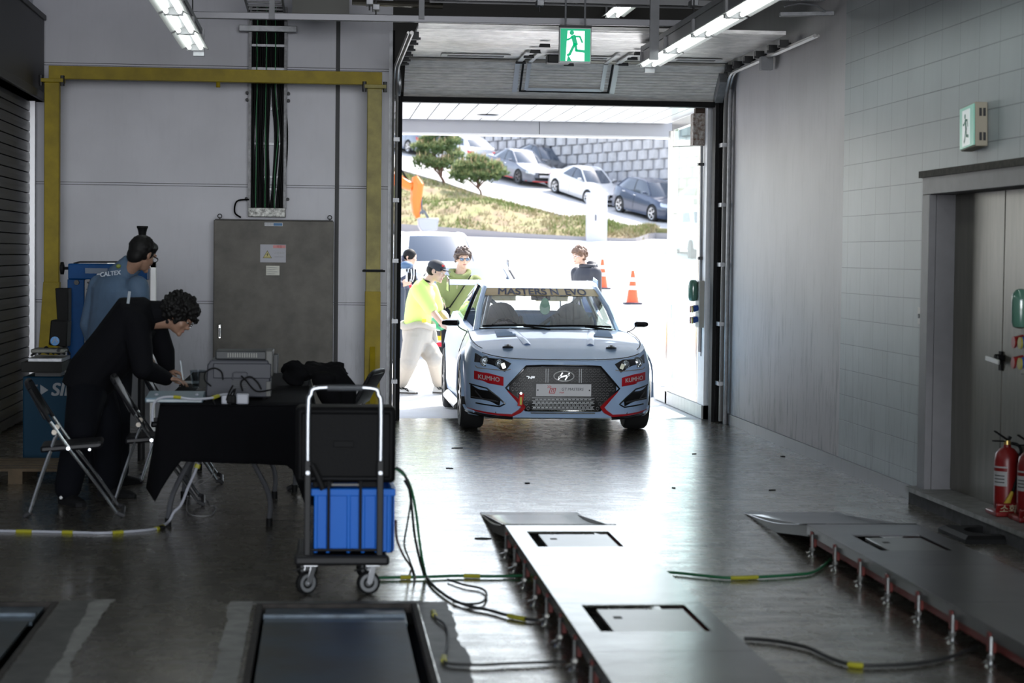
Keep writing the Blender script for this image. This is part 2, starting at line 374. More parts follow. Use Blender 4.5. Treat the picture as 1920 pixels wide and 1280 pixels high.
# panel joints on the back wall
b = MB()
b.box(.150, .175, YB-.012, YB, 0, 4.5); b.box(.163-.03, .150, YB-.004, YB, 0, 4.5)
struct('trim_panel_joint_1', b, M_dark, smooth=0)
for i, z in enumerate((3.505, 2.33, 1.16)):
    b = MB(); b.box(XL, DX0-.03, YB-.006, YB, z-.014, z-.009); b.box(XL, DX0-.03, YB-.006, YB, z+.009, z+.014)
    struct('trim_panel_joint_%d' % (i+2), b, mat('joint_grey', (.07, .07, .08), .6), smooth=0)
b = MB(); b.box(DX0-.035, DX0-.012, YB-.02, YB+.05, 0, 3.9); b.box(DX0-.012, DX0+.0, YB-.03, YB+.05, 0, 3.9)
struct('trim_door_edge', b, M_galv, smooth=0)
# ------------------------------------------------------------------ the roller shutter in the left wall
t = wthing('roller_shutter', 'dark slatted roller shutter with boxed hood in the left wall', 'shutter', (XL, 19, 0))
b = MB(); z = .02
while z < 3.2:
    b.prism([(XL-.03, z), (XL+.0, z+.004), (XL+.004, z+.05), (XL, z+.093), (XL-.03, z+.098)], 'y', 17.2, 20.78); z += .1
b.build('slat_curtain', mat('shutter_slat', (.038, .039, .042), .5, .3), t, smooth=0)
b = MB(); b.box(XL-.02, XL+.05, 20.78, 20.86, 0, 3.14); b.build('guide_rail', mat('guide_steel', (.5, .5, .52), .3, .9), t)
b = MB(); b.box(XL-.02, XL+.12, 16.9, 20.9, 3.12, 3.95); b.box(XL-.02, XL+.15, 16.9, 20.92, 3.12, 3.2); b.box(XL-.02, XL+.14, 16.9, 20.92, 3.92, 3.97); b.build('hood', mat('hood_grey', (.05, .051, .055), .5, .3), t, bevel=.006)
# ------------------------------------------------------------------ double steel door in the right wall
def frame_door():
    t = tag(thing('door_1', 'double brushed-steel door in a grey frame on the right wall', None), kind='structure')
    xd = XR+.15
    b = MB(); b.box(XR-.03, XR+.02, Ydo, Ydo+.17, .1, Zdo-.001); b.box(XR+.021, xd+.05, Ydo, Ydo+.05, .1, Zdo-.001)
    b.box(XR-.03, XR+.02, Ydn-.1, Ydo+.17, Zdo+.0, Zdo+.12); b.box(XR+.021, xd+.05, Ydn-.1, Ydo+.05, Zdo+.0, Zdo+.05); b.box(XR-.03, xd+.05, Ydn-.17, Ydn, .1, Zdo+.1)
    b.build('frame', mat('door_frame_grey', (.17, .167, .178), .5, var=.12, vscale=7), t, bevel=.004)
    b = MB(); b.box(XR-.05, XR+.02, Ydn-.12, Ydo+.2, Zdo+.115, Zdo+.16); b.build('drip_ledge', mat('grimy_ledge', (.06, .055, .045), .8, var=.5, vscale=30), t)
    ym = (Ydo+Ydn)/2+.06
    ms = mat('door_leaf_steel', (.16, .152, .13), .36, .55, var=.22, vscale=3, stretch=(6, 6, .8))
    for y0, y1 in ((ym+.008, Ydo-.005), (Ydn, ym-.008)):
        b = MB(); b.box(xd, xd+.04, y0, y1, .12, Zdo); b.build('leaf', ms, t, bevel=.003)
    b = MB(); b.box(xd-.012, xd, ym-.02, ym+.03, .98, 1.10); b.cyl((xd-.045, ym+.005, 1.06), (xd, ym+.005, 1.06), .022); b.cyl((xd-.045, ym-.05, 1.06), (xd, ym-.05, 1.06), .018)
    b.build('lock_plate', M_black, t)
    b = MB(); b.bar((xd-.05, ym+.16, 1.05), (xd-.05, ym-.09, 1.035), .014, .03); b.build('handle', M_aluframe, t, bevel=.004)
    return t
frame_door()
b = MB(); b.box(XR-.10, XR+.2, 9, Ydo+.22, .085, .115); b.mi = 1; b.box(XR-.075, XR+.2, 9, Ydo+.2, 0, .085)
struct('trim_door_step', b, [mat('step_stone', (.18, .178, .17), .5, var=.5, vscale=9), mat('step_face', (.06, .06, .062), .8, var=.5, vscale=14)], smooth=0)
# ------------------------------------------------------------------ floor plates and worn edges
def pit(x0, x1, y1, name):
    t = wthing('tester_pit_cover', name, 'floor plate', (x0, y1, 0))
    mp = mat('blue_grey_plate', (.045, .062, .078), .5, .25, var=.6, vscale=2.2, c2=(.05, .048, .042), bump=.15, bscale=30)
    b = MB(); b.box(x0+.045, x1-.075, 5.5, y1-.46, -.02, -.008); b.build('plate', mp, t)
    b = MB(); b.box(x0+.045, x1-.065, y1-.455, y1-.04, -.03, -.015); b.build('end_plate', mat('blue_grey_end', (.085, .115, .14), .36, .4, var=.3, vscale=6), t)
    b = MB(); b.box(x0+.04, x1-.07, y1-.30, y1-.255, -.02, .0); b.build('cross_bar', mat('worn_bar', (.10, .13, .16), .5, .3, var=.5, vscale=12), t)
    b = MB(); b.box(x0, x1, y1-.028, y1, -.04, .003); b.box(x0, x0+.028, 5.5, y1, -.04, .003); b.box(x1-.028, x1, 5.5, y1, -.04, .003)
    b.build('frame', mat('rusty_frame', (.04, .034, .03), .85, .0, var=.6, vscale=18, c2=(.02, .018, .016)), t, bevel=.003)
    b = MB(); b.box(x0, x1, 5.5, y1, -.12, -.1); b.box(x0-.01, x0, 5.5, y1, -.12, -.0005); b.box(x1, x1+.01, 5.5, y1, -.12, -.0005); b.box(x0, x1, y1, y1+.01, -.12, -.0005); b.build('trough', M_black, t)
pit(*pits[0][:2], pits[0][3], 'blue-grey steel pit cover in the floor in front of the hand cart')
pit(*pits[1][:2], pits[1][3], 'blue-grey steel pit cover cut off by the left picture edge')
random.seed(3)
def patch(x0, x1, y0, y1, m, i, z=.0015):
    b = MB(); n = 34; rows = []
    n = 120; N_ = lambda y, s: __import__('mathutils').noise.noise(Vector((y*s, i*3.1, 0)))
    L = [(x0+.045*N_(y, 2.2)+.014*N_(y, 11), y, z+.0002*i) for y in [lerp(y0, y1, k/n) for k in range(n+1)]]; R = [(x1+.004*N_(y, 5), y, z+.0002*i) for y in [lerp(y0, y1, k/n) for k in range(n+1)]]
    b.grid([L, R]); return struct('trim_floor_patch_%d' % i, b, m, smooth=0)
m_light = mat('pale_screed', (.27, .265, .25), .6, var=.4, vscale=9); m_dk = mat('dark_screed', (.085, .083, .078), .5, var=.5, vscale=8)
patch(-.41, -.31, 5.5, 9.93, m_light, 1); patch(.62, .475, 5.5, 9.9, m_dk, 2); patch(-.975, -1.10, 5.5, 10.0, m_light, 3); patch(-1.06, -1.215, 5.5, 9.97, m_dk, 4); 
b = MB(); b.box(-.31, .5, 9.865, 9.93, 0, .0018); struct('trim_floor_patch_5', b, m_dk, smooth=0)
# ------------------------------------------------------------------ outside: canopy, glass screen
b = MB(); Yf = 24.0
x = -2.2
while x < 3.9:
    b.box(x+.006, x+.194, YB+.21, Yf-.05, 3.215, 3.235); x += .2
b.mi = 1; b.box(-2.2, 3.98, YB+.21, Yf, 3.24, 3.4)
struct('trim_canopy_soffit', b, [M_soffit, M_dark], 'white slatted canopy underside', smooth=0)
b = MB()
for i in range(4): b.box(-2.3+i*1.6+.004, -.7+i*1.6-.004, Yf-.02, Yf+.06, 3.07, 3.23)
b.mi = 1; b.box(-2.3, 4.1, Yf-.01, Yf+.25, 3.05, 3.07); b.box(-2.3, 4.1, Yf+.1, Yf+.35, 3.07, 3.4)
struct('trim_canopy_fascia', b, [mat('fascia_grey', (.42, .42, .45), .4), mat('fascia_white', (.8, .8, .8), .4)], smooth=0)
b = MB(); b.lathe([(.001, 0), (.12, .0), (.13, .012), (.001, .03)], (1.82, 23.0, 3.19), 24); tag(b.build('ceiling_speaker', M_soffit), 'round flat disc fitting on the white canopy underside', 'speaker')
t = tag(thing('window_1', 'glass side screen under the canopy in steel posts', None), kind='structure')
Xg = 3.98
M_glass = glass_mat('clear_glass', (.84, .93, .90), .35)
b = MB(); b.box(Xg-.03, Xg+.03, 23.30, 23.40, .14, 3.2); b.box(Xg-.05, Xg-.02, 23.38, 23.5, 0, 3.1); b.box(Xg-.03, Xg+.03, 21.62, 21.72, .14, 3.2); b.build('post', M_steel, t, bevel=.004)
b = MB(); b.box(Xg-.03, Xg+.03, 21.72, 23.3, 2.16, 2.23); b.box(Xg-.03, Xg+.03, 21.72, 23.3, 3.1, 3.2); b.box(Xg-.03, Xg+.03, 21.72, 23.3, .14, .2); b.build('rail', M_steel, t, bevel=.003)
b = MB(); b.box(Xg-.006, Xg+.006, 21.72, 23.3, .2, 2.16); b.box(Xg-.006, Xg+.006, 21.72, 23.3, 2.23, 3.1); b.build('pane', M_glass, t, smooth=0)
b = MB(); b.box(Xg-.02, Xg-.012, 21.9, 23.3, .98, 1.13); b.build('film_strip', mat('glass_film', (.75, .8, .8), .3, alpha=.5), t, smooth=0)
b = MB(); b.box(Xg-.05, Xg+.15, 21.2, 24.2, 0, .14); struct('trim_glass_plinth', b, streaked_wall('plinth_tile', (.55, .54, .52), (.3, .29, .27), .5, brick=(.2, .4), dstr=.5), smooth=0)
b = MB(); b.box(Xg-.03, XR+.2, YB+.2, 21.55, 0, 3.22); struct('wall_outer_pier', b, mat('pier_white', (.62, .62, .64), .45, var=.1), smooth=0)
b = MB(); b.box(4.0, 4.2, 24.2, 60, -.1, .16); struct('trim_outer_kerb', b, mat('kerb_concrete', (.55, .54, .52), .8), smooth=0)
# ================================================================== outside ground, road, bank and retaining wall
def zg(Y): return interp(Y, [21, 25, 38, 53, 66, 80, 100, 140], [-.005, -.01, .3, .9, 1.6, 2.42, 3.2, 5])
M_pave = mat('sunlit_concrete', (.60, .59, .57), .75, var=.08, vscale=3)
def solveY(px, py):          # where the view ray meets the rising forecourt
    lo, hi = 21, 139
    for _ in range(50):
        m = (lo+hi)/2
        if P(px, py, m).z > zg(m): lo = m
        else: hi = m
    return lo
b = MB(); ys = [21.12, 23, 25, 30, 38, 45, 53, 60, 66, 72, 80, 90, 100, 140]
b.grid([[(x, y, zg(y)) for x in (-40, -20, -5, 3.97, 15, 30, 60, 90)] for y in ys]); struct('floor_forecourt', b, M_pave, 'sunlit pale concrete forecourt', smooth=30)
A = [(560, 420, 83), (700, 427, 81.5), (742, 430, 81), (850, 438, 80), (960, 447, 79), (1060, 453, 78), (1145, 457, 77.5), (1190, 457, 77.5), (1250, 448, 79.5)]
Bp = [(560, 250, 104), (700, 303, 100), (742, 320, 98), (830, 346, 94), (905, 371, 91), (1000, 395, 88), (1100, 420, 84), (1190, 442, 81), (1252, 447, 79.6)]
Cp = [(560, 215, 122), (700, 250, 117), (742, 262, 114.5), (830, 280, 110), (905, 300, 106.5), (1000, 322, 102), (1100, 358, 98), (1190, 384, 94), (1252, 402, 91.5)]
V3 = lambda *a: Vector(a)
Av, Bv, Cv = [[P(*q) for q in R] for R in (A, Bp, Cp)]
# carry the bank, road and wall on to the right, out of view behind the glass
dC = (Cv[-1]-Cv[-3]).normalized(); dC.z *= .5
for q in (9, 31): Cv.append(Cv[8]+dC*q); Bv.append(Bv[8]+dC*q); Av.append(Bv[-1]-V3(0, .3, .02))
Av = catmull(Av, 5); Bv = catmull(Bv, 5); Cv = catmull(Cv, 5)
from mathutils import noise as NZ
b = MB(); rows = []
K = 14
for k in range(K+1):
    t = k/K; r = []
    for a, c in zip(Av, Bv):
        p = a.lerp(c, t); p = Vector(p); e = math.sin(PI*t); p.z += .35*e+e*.35*NZ.noise(p*.45); r.append(p)
    rows.append(r)
b.grid(rows)
m, n, L, pb = nodes_of('dry_grass_bank')
tc = n.new('ShaderNodeTexCoord'); t1 = n.new('ShaderNodeTexNoise'); t1.inputs['Scale'].default_value = .9; t1.inputs['Detail'].default_value = 9; t1.inputs['Roughness'].default_value = .7; L.new(tc.outputs['Object'], t1.inputs[0])
rp = n.new('ShaderNodeValToRGB'); e = rp.color_ramp.elements; e[0].position = .3; e[0].color = (.11, .07, .05, 1); e[1].position = .7; e[1].color = (.10, .14, .035, 1)
q = e.new(.45); q.color = (.21, .16, .09, 1); q = e.new(.56); q.color = (.20, .19, .08, 1); L.new(t1.outputs[0], rp.inputs[0]); L.new(rp.outputs[0], pb.inputs['Base Color']); pb.inputs['Roughness'].default_value = .95
bank = struct('terrain_grass_bank', b, m, 'dry grassy bank below the sloping road', smooth=60)
b = MB(); b.grid([Bv, [x.lerp(y, .5) for x, y in zip(Bv, Cv)], Cv]); struct('road_slope', b, mat('pale_asphalt', (.50, .49, .48), .85, var=.12, vscale=1.2), 'pale road climbing to the left behind the bank', smooth=30)
b = MB()
for R, w, h in ((Av, .35, .22), (Bv, .25, .12)):
    b.grid([[p+Vector((0, -w, -.1)) for p in R], [p+Vector((0, -w, h)) for p in R], [p+Vector((0, 0, h)) for p in R], [p+Vector((0, 0, -.1)) for p in R]])
struct('kerb_bank', b, mat('grey_kerb', (.27, .26, .27), .85), smooth=0)
# ground behind
b = MB(); b.grid([Cv, [p+Vector((0, 60, 8)) for p in Cv]]); struct('terrain_behind_wall', b, m, smooth=0)
# textured retaining wall: staggered protruding blocks, real relief
def retaining():
    b = MB(); b.grid([[p+Vector((0, 0, -1)) for p in Cv], [Vector((p.x-.1, p.y+.5, max(8.6, p.z+1.6))) for p in Cv]])
    b.mi = 1
    seg = []; acc = 0
    for i in range(len(Cv)-1): seg.append((acc, Cv[i], Cv[i+1])); acc += (Cv[i+1].xy-Cv[i].xy).length
    def at(s):
        for a, p, q in seg:
            l = (q.xy-p.xy).length
            if s <= a+l: return p.lerp(q, (s-a)/l), (q-p).normalized()
        return Cv[-1], (Cv[-1]-Cv[-2]).normalized()
    bw, bh = .90, .46
    r = 0; ztop = 12
    zb = min(p.z for p in Cv)
    while zb+r*bh < max(p.z for p in Cv)+9:
        z = zb+r*bh; s = (r % 2)*bw/2+1
        while s < acc-1:
            p, d = at(s); h = Vector((d.x, d.y, 0)).normalized(); nrm = Vector((h.y, -h.x, 0))
            if nrm.y > 0: nrm = -nrm
            if z > p.z-.4 and z < max(8.6, p.z+1.6)-.5:
                c = p.copy(); c.z = 0; c += Vector((-.1, .5, 0))*((z-p.z)/6); jo = random.uniform(.10, .17)
                f0, f1 = bw*random.uniform(.24, .34), bw*.42
                q = [c-h*f1, c+h*f1, c+h*f0+nrm*jo, c-h*f0*.55+nrm*(jo*.65)]
                lo = [Vector((v.x, v.y, z+.03)) for v in q]; hi = [Vector((v.x, v.y, z+bh-.03)) for v in q]
                b._add(lo+hi, [(0, 1, 2, 3), (7, 6, 5, 4), (1, 5, 6, 2), (2, 6, 7, 3), (3, 7, 4, 0)])
            s += bw
        r += 1
    return b
struct('wall_retaining', retaining(), [mat('retaining_back', (.34, .34, .37), .9), mat('retaining_block', (.50, .49, .50), .85, var=.15, vscale=3)], 'grey retaining wall of protruding staggered blocks', smooth=0)
# ================================================================== overhead sectional door, tracks, rails, lamps
def sectional_door():
    t = wthing('sectional_door', 'raised aluminium sectional garage door hanging open under the ceiling', 'garage door', (2.4, 19, 0))
    x0, x1 = .81, 3.99
    def panel(p, q, th, segs, m, name, xa=x0, xb=x1, drop=0):
        # ribbed panel between edge p and edge q (y, z)
        p = Vector((0, *p)); q = Vector((0, *q)); d = (q-p); L = d.length; d.normalize(); nrm = Vector((0, d.z, -d.y))
        if nrm.z > 0: nrm = -nrm
        b = MB(); b.bar(Vector(((xa+xb)/2, p.y, p.z))-nrm*th*.5, Vector(((xa+xb)/2, q.y, q.z))-nrm*th*.5, xb-xa, th*.6, up=-nrm)
        for a, c in segs:
            b.bar(Vector(((xa+xb)/2, 0, 0))+p+d*(a*L+.005)-nrm*th*.15+nrm*drop, Vector(((xa+xb)/2, 0, 0))+p+d*(c*L-.005)-nrm*th*.15+nrm*drop, xb-xa, th*.3, up=-nrm)
        return b.build(name, m, t, smooth=0)
    ribs = [(0, .2)]+[(.2+i*.075, .275+i*.075) for i in range(8)]+[(.8, 1)]
    m2 = mat('door_aluminium_dull', (.78, .76, .72), .5, .0, var=.3, vscale=8, stretch=(1, 6, 6), bump=.12, bscale=50)
    panel((20.93, 3.24), (20.50, 3.57), .04, ribs, m2, 'bottom_section')
    y = 20.49
    for i in range(6):
        y2 = max(y-.5, 17.8)
        panel((y, 3.60), (y2, 3.60), .04, ribs if i else [(0, .2), (.2, .35), (.35, .5), (.5, .65), (.65, .8), (.8, 1)], M_alu, 'section'); y = y2-.008
        if y < 17.85: break
    b = MB(); b.box(x0-.02, x1+.02, 20.9, 20.97, 3.19, 3.245); b.build('rubber_seal', M_black, t, bevel=.006)
    # slot windows
    for xa, xb in ((1.135, 1.80), (2.14, 2.80), (3.37, 3.86)):
        b = MB(); b.mi = 0; b.box(xa, xb, 19.98, 20.20, 3.582, 3.592); w = b.build('slot_window_frame', M_aluframe, t, bevel=.004)
        b = MB(); b.box(xa+.06, xb-.06, 20.04, 20.15, 3.578, 3.584); b.build('slot_window', mat('dark_pane', (.02, .022, .024), .15), t)
    # wicket door outline on the two lowest sections
    b = MB(); s = (20.93, 3.24); d = Vector((0, -.43, .33)); n = Vector((0, d.z, -d.y)).normalized()
    if n.z > 0: n = -n
    def pt(x, u): return Vector((x, s[0], s[1]))+d*u+n*.008
    b.bar(pt(1.915, .22), pt(1.915, 1), .05, .012, up=n); b.bar(pt(2.03, .28), pt(2.03, 1), .04, .012, up=n)
    b.bar(pt(2.79, .28), pt(2.79, 1), .04, .012, up=n); b.bar(pt(2.90, .22), pt(2.90, 1), .05, .012, up=n)
    b.bar(pt(2.03, .3), pt(2.79, .3), .04, .012, up=n)
    b.bar((1.93, 20.5, 3.574), (1.93, 19.6, 3.578), .05, .012); b.bar((2.04, 20.5, 3.574), (2.04, 19.65, 3.578), .04, .012)
    b.bar((2.79, 20.5, 3.574), (2.79, 19.65, 3.578), .04, .012); b.bar((2.91, 20.5, 3.574), (2.91, 19.6, 3.578), .05, .012)
    b.build('wicket_frame', M_aluframe, t, smooth=0)
    b = MB(); b.bar(pt(1.97, .22), pt(1.97, 1), .02, .004, up=n); b.bar(pt(2.86, .22), pt(2.86, 1), .02, .004, up=n); b.bar(pt(1.97, .235), pt(2.86, .235), .02, .004, up=n)
    b.build('wicket_gap', M_black, t, smooth=0)
    for x, y, z in ((2.0, 18.8, 3.57), (1.97, 19.35, 3.57), (1.96, 19.85, 3.57), (1.94, 20.45, 3.57), (2.42, 20.48, 3.56), (2.96, 20.45, 3.57), (2.96, 19.85, 3.57), (2.95, 19.35, 3.57), (2.93, 18.8, 3.57)):
        b = MB(); b.box(x-.045, x+.045, y-.02, y+.04, z-.012, z+.01); b.cyl((x-.05, y+.01, z-.012), (x+.05, y+.01, z-.012), .009, 8); b.build('hinge', M_dark, t)
    b = MB(); b.box(2.13, 2.35, 19.75, 19.93, 3.50, 3.58); b.build('door_closer', M_dark, t, bevel=.01)
    for sx, x in ((-1, x0-.03), (1, x1+.01)):
        for y in (20.35, 19.97, 19.45, 18.95, 18.4, 17.95):
            b = MB(); b.box(x-.04, x+.04, y-.04, y+.04, 3.505, 3.57); b.box(x-.055, x+.055, y-.055, y-.04, 3.5, 3.52); b.cyl((x, y, 3.53), (x+sx*.07, y, 3.53), .02, 10)
            b.build('roller_hinge', M_dark, t)
    b = MB(); b.box(x1-.05, x1+.03, 20.55, 20.86, 3.3, 3.5, Matrix.Rotation(-.65, 3, 'X')); b.build('corner_bracket', M_galv, t)
    b = MB(); b.lathe([(.05, 0), (.13, .01), (.13, .03), (.05, .04)], (.74, 20.72, 3.36), 20, 'x'); b.build('cable_drum', M_galv, t)
sectional_door()
def track(x, y0, side, lbl):
    t = wthing('door_track', lbl, 'rail', (x, 20.7, 0), 'door tracks')
    path = [(x, y0, 3.5), (x, 20.3, 3.5)]+[(x, 20.3+.38*math.sin(a), 3.5-.38+.38*math.cos(a)) for a in [i*PI/16 for i in range(1, 9)]]+[(x, 20.68, 0.02)]
    b = MB(); b.tube(path, .018, 6, up=(1, 0, 0)); b.tube([Vector(p)+Vector((side*.03, 0, .0)) for p in path], .012, 6, up=(1, 0, 0)); b.build('rail', mat('rail_steel', (.3, .295, .29), .4, .6), t)
    for z in (.4, 1.0, 1.6, 2.2, 2.8):
        b = MB(); b.box(x-.03, x+.03, 20.66, 20.98, z-.02, z+.02); b.build('bracket', M_galv, t, smooth=0)
    if side > 0:
        b = MB(); b.box(x-.06, x+.05, 18.7, 18.8, 3.38, 3.5); b.build('bracket', M_gray, t, bevel=.004)
track(.735, 17.35, -1, 'steel door track left of the doorway, curving up under the ceiling')
track(4.03, 16.9, 1, 'steel door track on the right wall, curving up beside the raised door')
b = MB(); b.box(.745, .775, 20.86, 21.0, 0, 3.25); b.box(.77, .80, 20.92, 20.99, 0, 3.25); b.box(.70, .72, 20.93, 21.0, 0, 3.9)
struct('trim_doorframe_1', b, M_black, smooth=0)
b = MB(); b.box(3.965, 4.0, 20.84, 21.0, 0, 3.28); b.box(4.02, 4.10, 20.9, 20.99, 0, 3.5); b.mi = 1; b.cyl((4.065, 20.6, 0), (4.065, 20.6, 3.35), .022, 8)
struct('trim_doorframe_2', b, [M_black, M_galv], smooth=0)
b = MB(); b.box(.74, 4.03, 20.97, 21.02, 3.19, 3.29); struct('trim_doorframe_3', b, M_black, smooth=0)
# long rail hung across the bay
t = wthing('hanging_rail', 'long grey steel rail hung across the bay in front of the raised door', 'rail', (1, 17.2, 3.6))
b = MB(); p0 = P(350, 28, 17.2); p1 = P(1278, 44, 17.2); b.bar(p0, p1, .05, .055); b.build('rail', mat('rail_grey', (.20, .20, .215), .4, .4), t, bevel=.004)
for px in (510, 790, 1226):
    q = P(px, 30, 17.2); b = MB(); w = .045 if px < 1200 else .075; b.box(q.x-w/2, q.x+w/2, 17.15, 17.19, (3.3 if px > 1200 else q.z-.03), 4.5); b.build('hanger', M_gray, t, smooth=0)
# ladder tray near the ceiling
def ladder(name, lbl, a, c, w, rung=.25, m=M_galv, up=(0, 0, 1)):
    t = wthing(name, lbl, 'cable tray', a); a = Vector(a); c = Vector(c); d = (c-a).normalized(); s = d.cross(Vector(up)).normalized()*w/2
    for k in (-1, 1):
        b = MB(); b.bar(a+s*k, c+s*k, .014, .05, up=up); b.build('side_rail', m, t, smooth=0)
    n = int((c-a).length/rung)
    for i in range(1, n): b = MB(); b.bar(a+d*rung*i-s, a+d*rung*i+s, .03, .018, up=up); b.build('rung', m, t, smooth=0)
    return t
mg = mat('tray_dark', (.16, .16, .165), .4, .7)
ladder('cable_ladder', 'steel ladder tray running across under the dark ceiling deck', (.95, 18.6, 3.94), (3.6, 18.6, 3.94), .22, .33, mg)
ladder('cable_ladder', 'short horizontal ladder tray above the vertical cable run', (-.54, 20.9, 3.98), (-.54, 17, 3.98), .34, .28, mg)
# tray bracket high on the right wall
t = wthing('wall_bracket', 'steel tray bracket high on the right wall above the door track', 'bracket', (4.1, 16.4, 3.7))
q0, q1 = P(1462, 27, 16.6), P(1552, 25, 16.6)
b = MB(); b.bar(q0, (XR, q1.y, q1.z), .05, .035); b.build('arm', M_galv, t, bevel=.003)
b = MB(); b.tube([P(1470, 12, 16.5), P(1500, 6, 16.5), P(1530, 10, 16.5), P(1548, 22, 16.5)], .02, 8, flat=.4); b.build('strap', M_gray, t)
b = MB(); b.box(q0.x-.2, XR-.02, 16.3, 16.9, 3.78, 3.82); b.build('tray', mg, t)
# dark boxes and conduits along the top
b = MB(); a = P(548, 14, 19); c = P(655, 14, 19); b.box(a.x, c.x, 19, 19.2, a.z-.06, a.z+.3); tag(b.build('junction_box', mat('olive_grey', (.13, .13, .115), .5)), 'olive-grey steel box at the ceiling right of the vertical cable run', 'box')
b = MB(); b.tube([P(660, 4, 19), P(830, 11, 19)], .028, 8); tag(b.build('conduit', mat('chrome_pipe', (.45, .42, .36), .25, .9)), 'short bright conduit under the ceiling above the left door track', 'pipe')
for px, py in ((693, 6), (705, 16), (1012, 8), (1300, 8)):
    q = P(px, py, 17.6); t = wthing('rail_clamp', {693: 'small steel clamp at the ceiling, leftmost of four', 705: 'small steel clamp hanging just right of the leftmost ceiling clamp', 1012: 'small steel clamp at the ceiling left of the exit sign', 1300: 'small steel clamp at the ceiling above the right-hand lamps'}[px], 'clamp', q)
    b = MB(); b.box(q.x-.03, q.x+.03, q.y-.08, q.y+.08, q.z-.02, q.z+.03); b.build('jaw', M_galv, t, bevel=.004)
    b = MB(); b.cyl(q-Vector((0, 0, .06)), (q.x, q.y, 4.5), .007, 6); b.build('rod', M_dark, t)
# ---- fluorescent fixtures
M_tube = mat('fluorescent_tube', (.93, 1, .97), .4, emit=10)
M_refl = mat('reflector_white', (.34, .345, .34), .45)
def fixture():
    t = thing('fluorescent_lamp', '', 'ceiling lamp')
    b = MB(); b.box(-.05, .05, 0, 1.30, .03, .12); b.box(-.07, .07, -.0, .025, -.02, .12); b.box(-.07, .07, 1.275, 1.3, -.02, .12); b.build('housing', mat('lamp_housing', (.23, .23, .24), .45, .4), t, smooth=0)
    b = MB()
    for k in (-1, 1): b.prism([(k*.02, .03), (k*.11, -.012), (k*.112, -.006), (k*.02, .036)], 'y', .03, 1.27)
    b.build('reflector', M_refl, t, smooth=0)
    for k in (-1, 1):
        b = MB(); b.tube([(k*.048, .05, 0), (k*.048, .065, 0), (k*.048, 1.235, 0), (k*.048, 1.25, 0)], [.012, .0165, .0165, .012], 12); tb = b.build('tube', M_tube, t)
        for ya, yb in ((.03, .055), (1.245, 1.27)):
            b = MB(); b.cyl((k*.048, ya, 0), (k*.048, yb, 0), .014, 10); b.build('socket', M_refl, tb)
    return t
fx = fixture()
def lbl(o, s, g=None): o['label'] = s; return tag(o, group=g)
firstf = True
for (x, z, y1, n, side) in ((-1.07, 3.38, 17.85, 8, 'left'), (2.93, 3.4, 18.75, 9, 'right')):
    for i in range(n):
        o = fx if firstf else copytree(fx); firstf = False
        o.location = (x, y1-1.32*(i+1), z)
        w = ['farthest from the camera', 'second from the far end', 'third from the far end', 'fourth from the far end'][i] if i < 4 else 'above the picture edge'
        lbl(o, 'lit twin-tube lamp of the %s row, %s' % (side, w), 'fluorescent lamps')
    t = wthing('lamp_channel', 'dark steel channel carrying the %s row of fluorescent lamps' % side, 'rail', (x, y1-5, z))
    b = MB(); b.box(x-.055, x+.055, y1-1.32*n-.1, y1+.05, z+.125, z+.17); b.build('channel', M_gray, t, smooth=0)
    b = MB(); b.box(x-.02, x+.07, y1+.0, y1+.06, z-.06, z+.17); b.build('end_bracket', M_galv, t, smooth=0)
    for i in range(6):
        b = MB(); yy = y1-.45-1.9*i; b.cyl((x, yy, z+.15), (x, yy, 4.5), .006, 6); b.build('hanger_rod', M_dark, t)
o = copytree(fx); o.location = (2.86, 19.3, 4.05); lbl(o, 'lit twin-tube lamp close under the ceiling deck behind the hanging rail', 'fluorescent lamps')
# ---- hanging exit sign
def runner(b, m, ox, oz, s, y, flip=1):
    def Q(x, z): return (ox+flip*x*s, y, oz+z*s)
    b.disc(Q(-.10, .72), (1, 0, 0), (0, 0, 1), .075*s, n=18)
    def limb(pts, w):
        for (a, c) in zip(pts, pts[1:]):
            A_ = Vector(Q(*a)); B_ = Vector(Q(*c)); d = (B_-A_).normalized(); n = Vector((-d.z, 0, d.x))*w*s/2
            b.face([A_-n-d*w*s*.3, B_-n+d*w*s*.3, B_+n+d*w*s*.3, A_+n-d*w*s*.3])
    limb([(-.05, .60), (.02, .36)], .15)             # trunk
    limb([(-.08, .58), (-.22, .50), (-.34, .50)], .06)
    limb([(.0, .60), (.16, .60), (.24, .42)], .06)
    limb([(.02, .36), (.05, .16), (.30, .13)], .085)
    limb([(-.01, .36), (-.16, .04), (-.22, .00)], .085)
